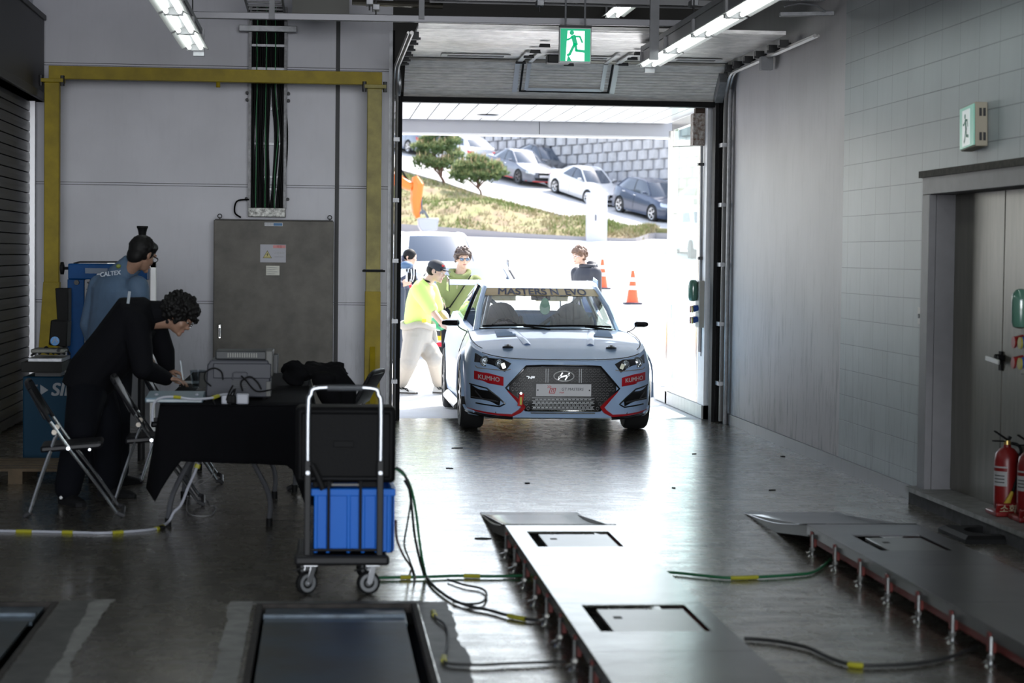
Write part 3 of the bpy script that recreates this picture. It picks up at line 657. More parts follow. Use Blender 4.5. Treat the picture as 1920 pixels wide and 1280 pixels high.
def exit_sign():
    c = P(1078, 85, 17.0); t = wthing('exit_sign', 'lit green running-man exit sign hanging in front of the raised door', 'sign', c)
    w, h = .265, .285; R = Matrix.Rotation(.0, 3, 'Z')
    b = MB(); b.cbox(c, w, .05, h); b.build('case', mat('sign_case', (.35, .36, .37), .4, .4), t, bevel=.004)
    b = MB(); b.cbox(c-Vector((0, .027, 0)), w-.02, .004, h-.02); b.build('green_face', mat('sign_green', (.0, .36, .17), .4, emit=.9), t, smooth=0)
    y = c.y-.031; b = MB(); b.face([(c.x-.08, y, c.z-.13), (c.x+.075, y, c.z-.13), (c.x+.075, y, c.z+.115), (c.x-.065, y, c.z+.115)]); b.build('doorway', mat('sign_white', (.9, .95, 1), .4, emit=1.5), t, smooth=0)
    b = MB(); runner(b, None, c.x-.005+.0, c.z-.085, .255, y-.002); b.face([(c.x-.07, y-.002, c.z-.13), (c.x-.03, y-.002, c.z-.13), (c.x-.045, y-.002, c.z-.10), (c.x-.06, y-.002, c.z-.09)]); b.build('running_figure', mat('sign_figure', (.0, .36, .17), .4, emit=.9), t, smooth=0, fix=False)
    b = MB(); b.cyl(c+Vector((-.08, 0, h/2)), (c.x-.08, c.y, 4.5), .008, 8); b.cyl(c+Vector((.08, 0, h/2)), (c.x+.08, c.y, 4.5), .008, 8); b.build('hanger_rod', M_gray, t)
    b = MB(); b.cbox(c+Vector((0, 0, h/2+.01)), w, .07, .02); b.build('top_rail', M_dark, t)
exit_sign()
# ================================================================== back wall: gantry, cable run, cabinet
M_yel = mat('yellow_paint', (.42, .31, .004), .55, var=.25, vscale=5)
M_yel2 = mat('worn_yellow', (.40, .34, .09), .5, var=.35, vscale=6)
def gantry():
    t = wthing('gantry_frame', 'yellow steel lifting gantry standing in front of the white wall', 'gantry', (-1, 20.3, 0))
    Y = 20.3
    l = [P(93, 123, Y), P(718, 137, Y), P(93, 148, Y), P(718, 160, Y)]
    zt, zb = (l[0].z+l[1].z)/2, (l[2].z+l[3].z)/2
    b = MB(); b.box(-2.60, .575, Y-.06, Y+.06, zb, zt); b.build('beam', M_yel, t, bevel=.004)
    b = MB(); b.tube([(-1.0, Y, zb), (-1.0, Y, zb-.05)], .02, 8); b.build('hook', M_yel, t)
    for x, m, k in ((-2.57, M_yel, 'l'), (.505, M_yel2, 'r')):
        b = MB(); b.box(x-.10, x+.11, Y-.09, Y+.09, zb-.035, zb); pl = b.build('cap_plate', m, t, bevel=.003)
        for sx in (-.1, .1):
            b = MB(); b.cyl((x+sx, Y-.06, zb-.07), (x+sx, Y-.06, zb+.03), .02, 6); b.build('bolt', M_dark, pl)
        b = MB(); b.box(x-.07, x+.07, Y-.06, Y+.06, 1.25, zb-.035); b.build('post', m, t, bevel=.006)
        b = MB()
        if k == 'l':
            b.prism([(x-.075, 1.36), (x+.075, 1.36), (x+.06, .05), (x-.16, .05)], 'y', Y-.065, Y+.065)
        else: b.box(x-.075, x+.075, Y-.065, Y+.065, .06, 1.30)
        b.build('lower_post', M_yel, t, bevel=.004)
        b = MB(); b.box(x-.09, x+.09, Y-.55, Y+.45, .02, .1); b.build('foot', M_yel, t, bevel=.004)
        b = MB(); b.bar((x, Y-.5, .1), (x, Y-.05, .75), .05, .05); b.build('brace', M_yel, t)
    b = MB(); b.box(.41, .60, Y-.075, Y-.062, 1.50, 1.515); b.cyl((.40, Y-.08, 1.5), (.62, Y-.08, 1.5), .012, 6); b.build('pin', M_dark, t)
    b = MB(); q = P(627, 735, 19.7); b.bar(q, P(642, 765, 19.6), .03, .03); b.bar(P(627, 735, 19.7), (.45, 19.85, .1), .03, .03); b.build('tie_rod', mat('bright_yellow', (.62, .52, .02), .45), t)
gantry()
def cable_run():
    x0, x1 = -.715, -.365; Y = 20.93; t = wthing('cable_run', 'vertical ladder tray packed with black cables on the white wall', 'cable tray', ((x0+x1)/2, Y, 2.05))
    mb = mat('tray_zinc', (.22, .22, .23), .5, .5, var=.4, vscale=20)
    for x in (x0, x1):
        b = MB(); b.box(x-.014, x+.014, Y-.08, Y+.06, 2.1, 4.1); b.build('side_rail', mb, t, smooth=0)
    for i, z in enumerate((3.72, 3.49, 3.1, 2.75, 2.42, 2.3)):
        b = MB(); b.box(x0, x1, Y-.035 if i < 2 else Y+.03, Y-.0 if i < 2 else Y+.05, z-.012, z+.012); b.build('rung', M_galv, t, smooth=0)
    random.seed(11)
    mc = mat('black_cable', (.003, .003, .0035), .6, spec=.15); mgc = mat('green_cable', (.01, .16, .05), .5)
    n = 17
    for i in range(n):
        x = lerp(x0+.03, x1-.03, i/(n-1)); g = i in (2, 7, 12)
        gap = (.035 if i >= 10 else -.012) if not g else 0
        pts = []
        for k in range(13):
            z = 4.1-2.0*k/12; w = math.exp(-((z-2.75)/.45)**2)*gap*(1+i*.02)
            pts.append((x+w+random.uniform(-.004, .004)+(.03*math.exp(-((z-2.9)/.3)**2) if i == 12 else 0), Y-.012+random.uniform(-.008, .008)-(.022 if g else 0), z))
        b = MB(); b.tube(catmull(pts, 3), .006 if g else .0125, 6); tag(b.build('cable', mgc if g else mc, t), 'green earth cable' if g else None)
    for zc in (3.86, 3.87):
        pass
    b = MB(); b.box(x0-.11, x1+.11, Y-.15, Y-.05, 3.845, 3.905); b.build('top_bracket', M_galv, t, bevel=.004)
    b = MB(); b.box(x0-.01, x1+.01, Y-.10, Y+.06, 2.02, 2.11); b.build('bottom_box', mat('spattered_zinc', (.5, .5, .48), .5, .5, var=.75, vscale=35), t, bevel=.004)
    for x in (x0-.03, x1+.03):
        for z in (3.45, 3.25, 3.18, 2.2):
            b = MB(); b.cyl((x, Y-.04, z), (x, Y+.05, z), .016, 8); b.build('anchor_bolt', M_dark, t)
    b = MB(); b.tube(catmull([(x0+.0, Y-.09, 2.19), (x0-.12, Y-.1, 2.17), (x0-.14, Y-.1, 2.06), (x0-.08, Y-.1, 2.01)], 6), .009, 6); b.build('loose_cable', mc, t)
cable_run()
def sticker(b, x0, x1, z0, z1, y): return b.box(x0, x1, y-.0015, y, z0, z1)
def cabinet():
    Y = 20.62; a = P(401, 410, Y); c = P(626, 412, Y); x0, x1, zt = a.x, c.x, a.z
    t = wthing('electrical_cabinet', 'tall grey-brown steel electrical cabinet with warning sticker against the wall', 'cabinet', ((x0+x1)/2, Y, 0))
    mb = mat('cabinet_grey', (.120, .110, .094), .5, .1, var=.38, vscale=4.5)
    b = MB(); b.box(x0+.01, x1-.01, Y+.03, YB-.02, 0, zt); b.build('body', mat('cabinet_side', (.04, .038, .035), .5), t, bevel=.004)
    b = MB(); b.box(x0, x1, Y, Y+.03, .06, zt-.01); d = b.build('door', mb, t, bevel=.006)
    q = P(412, 621, Y)
    b = MB(); b.cbox((q.x, Y-.012, q.z), .032, .02, .145); h = b.build('handle', mat('chrome', (.8, .8, .8), .12, 1), d, bevel=.008)
    b = MB(); b.cbox((q.x, Y-.024, q.z-.01), .014, .01, .09); b.build('lever', M_gray, h, bevel=.003)
    for x in (x0+.05, x1-.04):
        b = MB(); b.tube([(x+.02*math.cos(k), Y+.15, zt+.03+.02*math.sin(k)) for k in [i*PI/5 for i in range(10)]], .005, 6, closed=True); b.cyl((x, Y+.15, zt-.01), (x, Y+.15, zt+.02), .006, 6); b.build('lifting_eye', M_dark, t)
    s0, s1 = P(488, 458, Y), P(536, 492, Y)
    b = MB(); sticker(b, s0.x, s1.x, s1.z, s0.z, Y-.001); s = b.build('warning_sticker', mat('sticker_white', (.42, .42, .48), .4), d, smooth=0)
    y = Y-.004; b = MB(); b.box(s0.x+.125, s1.x-.004, y, y+.001, s0.z-.035, s0.z-.006); b.build('red_band', mat('sticker_red', (.75, .30, .30), .5), s, smooth=0)
    tx, tz = s0.x+.07, s0.z-.10
    b = MB(); b.prism([(tx-.045, tz-.035), (tx+.045, tz-.035), (tx, tz+.042)], 'y', y, y+.001); b.mi = 1; b.prism([(tx-.037, tz-.030), (tx+.037, tz-.030), (tx, tz+.033)], 'y', y-.001, y)
    b.mi = 0; b.prism([(tx+.006, tz+.022), (tx-.010, tz-.002), (tx-.001, tz-.002), (tx-.006, tz-.024), (tx+.012, tz+.004), (tx+.003, tz+.004)], 'y', y-.002, y-.001)
    b.build('hazard_triangle', [mat('sticker_olive', (.16, .14, .05), .6), mat('sticker_yellow', (.62, .55, .22), .5)], s, smooth=0)
    mg_ = mat('sticker_print', (.35, .35, .36), .6)
    text('lettering', '위험', s, ((s0.x+s1.x)/2+.06, y-.0005, s0.z-.02), .03, mat('sticker_ink', (.5, .1, .1), .6))
    text('lettering', '고압주의', s, ((s0.x+s1.x)/2+.06, y, s0.z-.085), .028, mg_); text('lettering', '관계자 외 접근금지', s, ((s0.x+s1.x)/2+.06, y, s0.z-.12), .011, mg_)
    s0, s1 = P(499, 498, Y), P(524, 516, Y)
    b = MB(); sticker(b, s0.x, s1.x, s1.z, s0.z, Y-.001); s = b.build('small_sticker', mat('sticker_cream', (.42, .42, .33), .3), d, smooth=0)
    b = MB()
    for k in range(4): b.box(s0.x+.01, s1.x-.02-.02*(k % 2), y, y+.001, s0.z-.022-.02*k, s0.z-.017-.02*k)
    b.build('print', mg_, s, smooth=0)
    s0, s1 = P(496, 417, Y), P(530, 424, Y)
    b = MB(); sticker(b, s0.x, s1.x, s1.z, s0.z, Y-.001); b.mi = 1; b.box((s0.x+s1.x)/2, s1.x-.004, y, y+.001, s1.z+.004, s0.z-.004); s = b.build('maker_sticker', [mat('sticker_pale', (.6, .62, .66), .4), mat('sticker_blue', (.06, .2, .42), .5)], d, smooth=0)
    text('lettering', '차량제어', s, (s0.x+.045, y-.001, (s0.z+s1.z)/2), .03, mg_, sx=.8)
cabinet()
# ================================================================== cars
M_tyre = mat('tyre_rubber', (.018, .018, .019), .75); M_blackp = mat('gloss_black', (.012, .012, .014), .2, spec=.6)
M_chrome = mat('chrome', (.8, .8, .8), .12, 1); M_carglass = mat('dark_car_glass', (.06, .075, .10), .06, spec=.9)
M_under = mat('underbody', (.008, .008, .008), .8)
def make_wheel(parent, c, R, w, side, rimm, spokes=10, name='wheel', label=None):
    b = MB(); h = w/2; r = R
    prof = [(r*.70, -h*.95), (r*.80, -h), (r*.93, -h*.97), (r*.99, -h*.78), (r, -h*.5), (r, 0), (r, h*.5), (r*.99, h*.78), (r*.93, h*.97), (r*.80, h), (r*.70, h*.95), (r*.68, h*.7), (r*.68, -h*.7)]
    vs = prof
    b.lathe(vs, c, 36, 'x'); b.f = b.f[:-2]; b.m = b.m[:-2]
    tag(o := b.build(name, M_tyre, parent, smooth=40), label)
    b = MB(); x = c[0]+side*h*.80
    b.lathe([(r*.60, 0), (r*.70, side*.012), (r*.71, side*.012), (r*.71, -side*w*.7), (r*.69, -side*w*.7), (r*.66, -side*.02)], (x, c[1], c[2]), 32, 'x'); b.f = b.f[:-2]; b.m = b.m[:-2]
    cc = Vector((x, c[1], c[2]))
    for k in range(spokes):
        a = 2*PI*k/spokes
        for q in (-.1, .1) if spokes <= 6 else (0,):
            b.bar(cc+Vector((0, .04*math.cos(a), .04*math.sin(a))), cc+Vector((side*.005, r*.68*math.cos(a+q), r*.68*math.sin(a+q))), r*.085, .022, up=(1, 0, 0))
    b.cyl(cc-Vector((side*.03, 0, 0)), cc+Vector((side*.018, 0, 0)), r*.17, 14)
    b.build('rim', rimm, o, smooth=30)
    b = MB(); b.cyl(cc-Vector((side*.09, 0, 0)), cc-Vector((side*.075, 0, 0)), r*.5, 24); b.build('brake_disc', mat('brake_steel', (.16, .155, .15), .4, .8), o)
    return o
HATCH = dict(L=4.24, W=1.80, zs=[(0, .69), (.3, .775), (.6, .84), (.9, .882), (1.25, .91), (1.7, .935), (2.5, .97), (3.4, 1.05), (4.0, 1.04), (4.3, .98)],
    plan=[(0, 0), (.25, .008), (.45, .035), (.60, .085), (.72, .17), (.80, .28), (.865, .42), (.90, .62), (.905, .9), (.895, 1.25), (.885, 1.8), (.885, 2.4), (.895, 3.0), (.905, 3.5), (.89, 3.8), (.82, 4.03), (.66, 4.16), (.4, 4.22), (0, 4.24)],
    yf=.88, yr=3.53, R=.335, bot=.165, crown=[(0, .0), (.15, .012), (.4, .03), (.9, .05), (1.3, .055), (2, .03), (5, .02)],
    wb=(1.06, 1.42, .71), wt=(1.98, 2.14, .575), rt=(3.45, 3.30, .54), rb=(4.05, 3.86, .66), zr=[(1.98, 1.335), (2.35, 1.405), (2.9, 1.42), (3.45, 1.37)], zrb=1.04, cpil=.86, bpil=.46)
SEDAN = dict(L=4.55, W=1.80, zs=[(0, .62), (.3, .70), (.6, .76), (1.0, .84), (1.3, .90), (1.8, .93), (2.6, .95), (3.5, 1.0), (4.1, 1.03), (4.55, .98)],
    plan=[(0, 0), (.3, .01), (.5, .04), (.66, .11), (.77, .22), (.84, .38), (.88, .6), (.895, .9), (.89, 1.4), (.89, 2.0), (.89, 2.6), (.895, 3.2), (.895, 3.7), (.87, 4.05), (.80, 4.32), (.66, 4.46), (.4, 4.53), (0, 4.55)],
    yf=.90, yr=3.58, R=.325, bot=.18, crown=[(0, .0), (.2, .02), (.6, .05), (1.2, .06), (3.6, .03), (4.55, .01)],
    wb=(1.12, 1.42, .70), wt=(1.95, 2.1, .56), rt=(3.0, 2.9, .52), rb=(3.85, 3.72, .62), zr=[(1.95, 1.39), (2.3, 1.455), (2.6, 1.46), (3.0, 1.42)], zrb=1.05, cpil=.80, bpil=.45, deck=1)
SUV = dict(L=4.4, W=1.82, zs=[(0, .78), (.3, .88), (.7, .95), (1.1, 1.0), (1.8, 1.03), (2.6, 1.06), (3.5, 1.12), (4.1, 1.12), (4.4, 1.05)],
    plan=[(0, 0), (.3, .01), (.5, .04), (.68, .11), (.78, .22), (.86, .38), (.9, .6), (.91, .9), (.905, 1.4), (.905, 2.0), (.905, 2.6), (.91, 3.2), (.91, 3.7), (.88, 4.05), (.80, 4.25), (.66, 4.35), (.4, 4.39), (0, 4.4)],
    yf=.88, yr=3.5, R=.36, bot=.22, crown=[(0, .0), (.2, .02), (.6, .05), (1.2, .06), (4.4, .02)],
    wb=(1.05, 1.32, .72), wt=(1.75, 1.9, .60), rt=(3.7, 3.5, .56), rb=(4.22, 4.08, .68), zr=[(1.75, 1.57), (2.2, 1.64), (2.8, 1.65), (3.7, 1.58)], zrb=1.14, cpil=.88, bpil=.46)
class Car:
    def __init__(s, t, sp, paint, glass, dens=4):
        s.t = t; s.sp = sp
        half = catmull([(x, y, 0) for x, y in sp['plan']], dens)
        ys = set()
        for yw in (sp['yf'], sp['yr']):
            for k in range(0, 13): ys.add(round(yw+(sp['R']+.045)*math.cos(PI*k/12), 4))
            for e in (-.004, .004): ys.add(yw-(sp['R']+.045)+e*-1.5*0-.006); ys.add(yw+(sp['R']+.045)+.006)
        side = [p for p in half if p.x > .70*sp['W']/2]
        y0s, y1s = side[0].y, side[-1].y
        pts = list(half)
        for y in ys:
            if y0s < y < y1s:
                for a, c in zip(half, half[1:]):
                    if a.y <= y <= c.y and a.x > .6: pts.append(a.lerp(c, (y-a.y)/max(1e-6, c.y-a.y))); break
        def key(p):
            if p.y < y0s: return (0, p.x)
            if p.y > y1s: return (2, -p.x)
            return (1, p.y)
        pts.sort(key=key); out = [pts[0]]
        for p in pts[1:]:
            if (p-out[-1]).length > .004: out.append(p)
        s.half = out
    def zt(s, y): return interp(y, *zip(*s.sp['zs']))
    def zb(s, y, x):
        sp = s.sp; z = sp['bot']
        if x > .55:
            for yw in (sp['yf'], sp['yr']):
                Ra = sp['R']+.045; d = abs(y-yw)
                if d < Ra: z = max(z, sp['R']+math.sqrt(Ra*Ra-d*d))
        return z
    def inset(s, z, y, zt):
        a = 0
        if z > .58: a = .10*((z-.58)/(max(zt, .9)-.58))**1.8
        if z < .34: a = .035*((.34-z)/.17)**1.5
        return a
    def pt(s, i, z, side=1):
        h = s.half; n = len(h); a = h[max(0, i-1)]; c = h[min(n-1, i+1)]; d = (c-a)
        if i == 0: d = Vector((1, 0, 0))
        if i == n-1: d = Vector((-1, 0, 0))
        d.normalize(); nx, ny = d.y, -d.x
        p = h[i]; k = s.inset(z, p.y, s.zt(p.y)); x = max(0, p.x-nx*k) if 0 < i < n-1 else 0
        return Vector((side*x, p.y-ny*k, z))
    def level(s, z):
        return [s.pt(i, z) for i in range(len(s.half))]
    def fy(s, x, z):       # y of the nose surface at (x, z)
        pts = s.level(z); x = abs(x)
        for a, c in zip(pts, pts[1:]):
            if a.x <= x <= c.x and a.y < 1.2: return lerp(a.y, c.y, (x-a.x)/max(1e-6, c.x-a.x))
        return .5
    def ry(s, x, z):
        pts = s.level(z); x = abs(x)
        for a, c in zip(pts[::-1], pts[::-1][1:]):
            if a.x <= x <= c.x: return lerp(a.y, c.y, (x-a.x)/max(1e-6, c.x-a.x))
        return s.sp['L']-.3
    def hoodz(s, x, y):
        e = s.level_edge(y); c = interp(y, *zip(*s.sp['crown'])); u = min(1, abs(x)/max(.05, e))
        return s.zt(y)+c*(1-u**2.4)
    def level_edge(s, y):
        for a, c in zip(s.half, s.half[1:]):
            if a.y <= y <= c.y: return lerp(a.x, c.x, (y-a.y)/max(1e-6, c.y-a.y))-.08
        return .8
    def shell(s, paint, K=10, name='body_shell'):
        sp = s.sp; h = s.half; n = len(h); b = MB(); lo = len(h)
        for side in (1, -1):
            rows = []
            for k in range(K+1):
                r = []
                for i, p in enumerate(h):
                    zb, zt = s.zb(p.y, p.x), s.zt(p.y); f = k/K; z = lerp(zb, zt, f**.9); r.append(s.pt(i, z, side))
                rows.append(r)
            b.grid(rows)
        # hood and rear deck
        M = 12
        iw = [i for i in range(n) if h[i].y <= sp['wb'][1]+.25 and i < n*.7]; ir = [i for i in range(n) if h[i].y >= sp['rb'][1]-.5 and h[i].y > 2]
        for idx in (iw, ir):
            rows = []
            for i in idx:
                p = s.pt(i, s.zt(h[i].y)); xe = p.x; c = interp(p.y, *zip(*sp['crown'])); r = []
                for j in range(M+1):
                    u = -1+2*j/M; r.append(Vector((xe*u, p.y, p.z+c*(1-abs(u)**2.4))))
                rows.append(r)
            b.grid(rows)
        # belt shoulder ledge along the doors
        for side in (1, -1):
            a = []; c = []
            for i in range(n):
                if sp['wb'][1]-.1 <= h[i].y <= sp['rb'][1]+.1 and h[i].x > .5:
                    p = s.pt(i, s.zt(h[i].y), side); a.append(p); c.append(p+Vector((-side*.06, 0, .012)))
            b.grid([a, c])
        o = b.build(name, paint, s.t, smooth=32); return o
    def gh(s, u):      # side line of greenhouse: belt point and roof point at fraction u (front to back), right side
        sp = s.sp; w, q = sp['wb'], sp['rb']; wt, rt = sp['wt'], sp['rt']
        y = lerp(w[1], q[1], u); e = s.level_edge(y)-.045; xb = min(e, lerp(w[2], e, min(1, u*5))) if u < .2 else lerp(e, q[2], max(0, (u-.75)/.25)**1.5)
        zb = s.zt(y)+.008; yr = lerp(wt[1], rt[1], u); xr = lerp(wt[2], rt[2], u)+.03*math.sin(PI*u)
        zr = interp(yr, *zip(*sp['zr']))-.035
        return Vector((xb, y, zb)), Vector((xr, yr, zr))
    def greenhouse(s, paint, glass, glassside=None, split=False):
        sp = s.sp; w, wt, rb, rt = sp['wb'], sp['wt'], sp['rb'], sp['rt']
        def curve(c, e, xe, z0, z1, m=12):
            out = []
            for j in range(m+1):
                u = -1+2*j/m; out.append(Vector((xe*u, lerp(c, e, abs(u)**2.2), lerp(z0, z1, abs(u)**2))))
            return out
        b0, r0_ = s.gh(0); b1, r1 = s.gh(1)
        cw = s.hoodz(0, w[0])
        A_ = curve(w[0], w[1], b0.x-.01, cw-.005, b0.z); B_ = curve(wt[0], wt[1], r0_.x, interp(wt[0], *zip(*sp['zr'])), r0_.z)
        def sheet(a, c, n=8, bulge=.02, out=(0, -1, .5)):
            rows = []
            o = Vector(out).normalized()
            for k in range(n+1):
                f = k/n; rows.append([p.lerp(q, f)+o*bulge*4*f*(1-f) for p, q in zip(a, c)])
            return rows
        s.ws = sheet(A_, B_)
        b = MB(); b.grid(s.ws); b.build('windscreen', glass, s.t, smooth=60)
        C_ = curve(rb[0], rb[1], b1.x-.01, sp['zrb'], b1.z); D_ = curve(rt[0], rt[1], r1.x, interp(rt[0], *zip(*sp['zr'])), r1.z)
        b = MB(); b.grid(sheet(C_, D_, 8, .02, (0, 1, .5))); b.build('rear_window', glass, s.t, smooth=60)
        # roof
        n = 22; rows = []
        for k in range(n+1):
            f = k/n; pb, pr = s.gh(f); yc = lerp(wt[0], rt[0], f); z0 = interp(yc, *zip(*sp['zr']))
            rows.append([Vector((pr.x*u, lerp(yc, pr.y, abs(u)**2.2), lerp(z0, pr.z, abs(u)**2.6))) for u in [-1+2*j/12 for j in range(13)]])
        b = MB(); b.grid(rows)
        # pillars and roof rails
        for side in (1, -1):
            f = lambda v: Vector((side*v.x, v.y, v.z))
            b.tube([f(b0+Vector((.0, -.02, -.02))), f(b0.lerp(r0_, .5)+Vector((.012, -.015, .012))), f(r0_)], [.036, .03, .028], 8)
            b.tube([f(b1), f(b1.lerp(r1, .5)+Vector((.01, .02, .01))), f(r1)], [.04, .035, .03], 8)
            b.tube([f(s.gh(k/14)[1]) for k in range(15)], .026, 8)
            cp = sp['cpil']; g = []
            for k in range(5):
                u = lerp(cp, 1, k/4); pb, pr = s.gh(u); pb = pb if k else s.gh(u)[0]; g.append([f(pb.lerp(pr, q/6)+Vector((.012*math.sin(PI*q/6), 0, 0))) for q in range(7)])
            b.grid(g)
        b.build('roof', paint, s.t, smooth=40)
        for side in (1, -1):
            f = lambda v: Vector((side*v.x, v.y, v.z)); bp = sp['bpil']
            for a, c in ((.015, bp-.02), (bp+.02, sp['cpil'])):
                if split and side == -1 and a < .1: continue     # window wound down
                rows = []
                for k in range(9):
                    u = lerp(a, c, k/8); pb, pr = s.gh(u); rows.append([f(pb.lerp(pr, q/6)+Vector((.012*math.sin(PI*q/6), 0, 0))) for q in range(7)])
                b = MB(); b.grid(rows); b.build('side_window', glassside or glass, s.t, smooth=60)
            pb, pr = s.gh(bp); b = MB(); b.bar(f(pb)+Vector((-side*.012, 0, 0)), f(pr)+Vector((-side*.01, 0, 0)), .11, .03, up=(side, 0, 0)); b.build('door_pillar', M_blackp, s.t)
    def wheels(s, rimm, spokes=10):
        sp = s.sp
        for yw in (sp['yf'], sp['yr']):
            for side in (1, -1):
                make_wheel(s.t, (side*(sp['W']/2-.105), yw, sp['R']), sp['R'], .23, side, rimm, spokes)
        b = MB(); b.box(-.62, .62, .12, sp['L']-.15, sp['bot']+.02, .50); b.box(-sp['W']/2+.05, sp['W']/2-.05, sp['yf']+sp['R']+.12, sp['yr']-sp['R']-.12, sp['bot']+.02, .5)
        b.build('underbody', M_under, s.t, smooth=0)
        for yw in (sp['yf'], sp['yr']):
            for side in (1, -1):
                R = sp['R']+.05; b = MB(); rows = []
                for k in range(13):
                    a = PI*k/12; rows.append([Vector((side*x, yw+R*math.cos(a), sp['R']+R*math.sin(a))) for x in (.60, sp['W']/2-.03)])
                b.grid(rows); b.build('wheel_arch_liner', M_under, s.t, smooth=0)
    def patch(s, name, poly, m, off=.006, rows=10, cols=8, parent=None, mirror=False, rear=False, lbl=None, solid=0):
        if mirror: poly = [(-x, z) for x, z in poly]
        zs = sorted({z for _, z in poly}); allz = []
        for a, c in zip(zs, zs[1:]):
            k = max(1, int(rows*(c-a)/(zs[-1]-zs[0]))); allz += [lerp(a, c, q/k) for q in range(k)]
        allz.append(zs[-1]); g = []
        fy = (lambda x, z: s.ry(x, z)+off) if rear else (lambda x, z: s.fy(x, z)-off)
        for z in allz:
            z_ = min(max(z, zs[0]+1e-5), zs[-1]-1e-5); xs = []
            for (x0, z0), (x1, z1) in zip(poly, poly[1:]+poly[:1]):
                if (z0-z_)*(z1-z_) < 0: xs.append(lerp(x0, x1, (z_-z0)/(z1-z0)))
            if len(xs) < 2: continue
            a, c = min(xs), max(xs); g.append([Vector((lerp(a, c, j/cols), fy(lerp(a, c, j/cols), z), z)) for j in range(cols+1)])
        b = MB(); b.grid(g); o = b.build(name, m, parent or s.t, smooth=50, solid=solid); tag(o, lbl); return o
    def strip(s, name, pts, r, m, off=.0, parent=None, flat=.5, closed=False, n=6, sub=5):
        q = []
        P_ = pts+[pts[0]] if closed else pts
        for a, c in zip(P_, P_[1:]):
            for k in range(sub): t = k/sub; x, z = lerp(a[0], c[0], t), lerp(a[1], c[1], t); q.append((x, s.fy(x, z)-off, z))
        if not closed: x, z = pts[-1]; q.append((x, s.fy(x, z)-off, z))
        b = MB(); b.tube(q, r, n, closed=closed, up=(0, 0, 1)); return b.build(name, m, parent or s.t, smooth=50)
def mirror_pts(p): return [(-x, z) for x, z in p]
def door_mirror(t, m, side, x, y, z, w=.11, h=.055, racing=False):
    b = MB(); b.tube([(side*x, y, z), (side*(x+.02), y, z), (side*(x+w*.8), y+.01, z), (side*(x+w), y+.03, z)], [h*.55, h, h, h*.8], 8, flat=.75); 
    if not racing: b.tube([(side*(x-.10), y+.03, z-.06), (side*(x+.03), y, z-.03)], .022, 6)
    o = b.build('door_mirror', m, t)
    if racing:
        b = MB(); b.tube(catmull([(side*(x-.09), y+.05, z-.09), (side*(x-.05), y+.04, z-.075), (side*(x-.0), y+.03, z-.045), (side*(x+.015), y+.02, z-.01)], 4), .006, 6); b.build('stalk', M_dark, o)
    return o
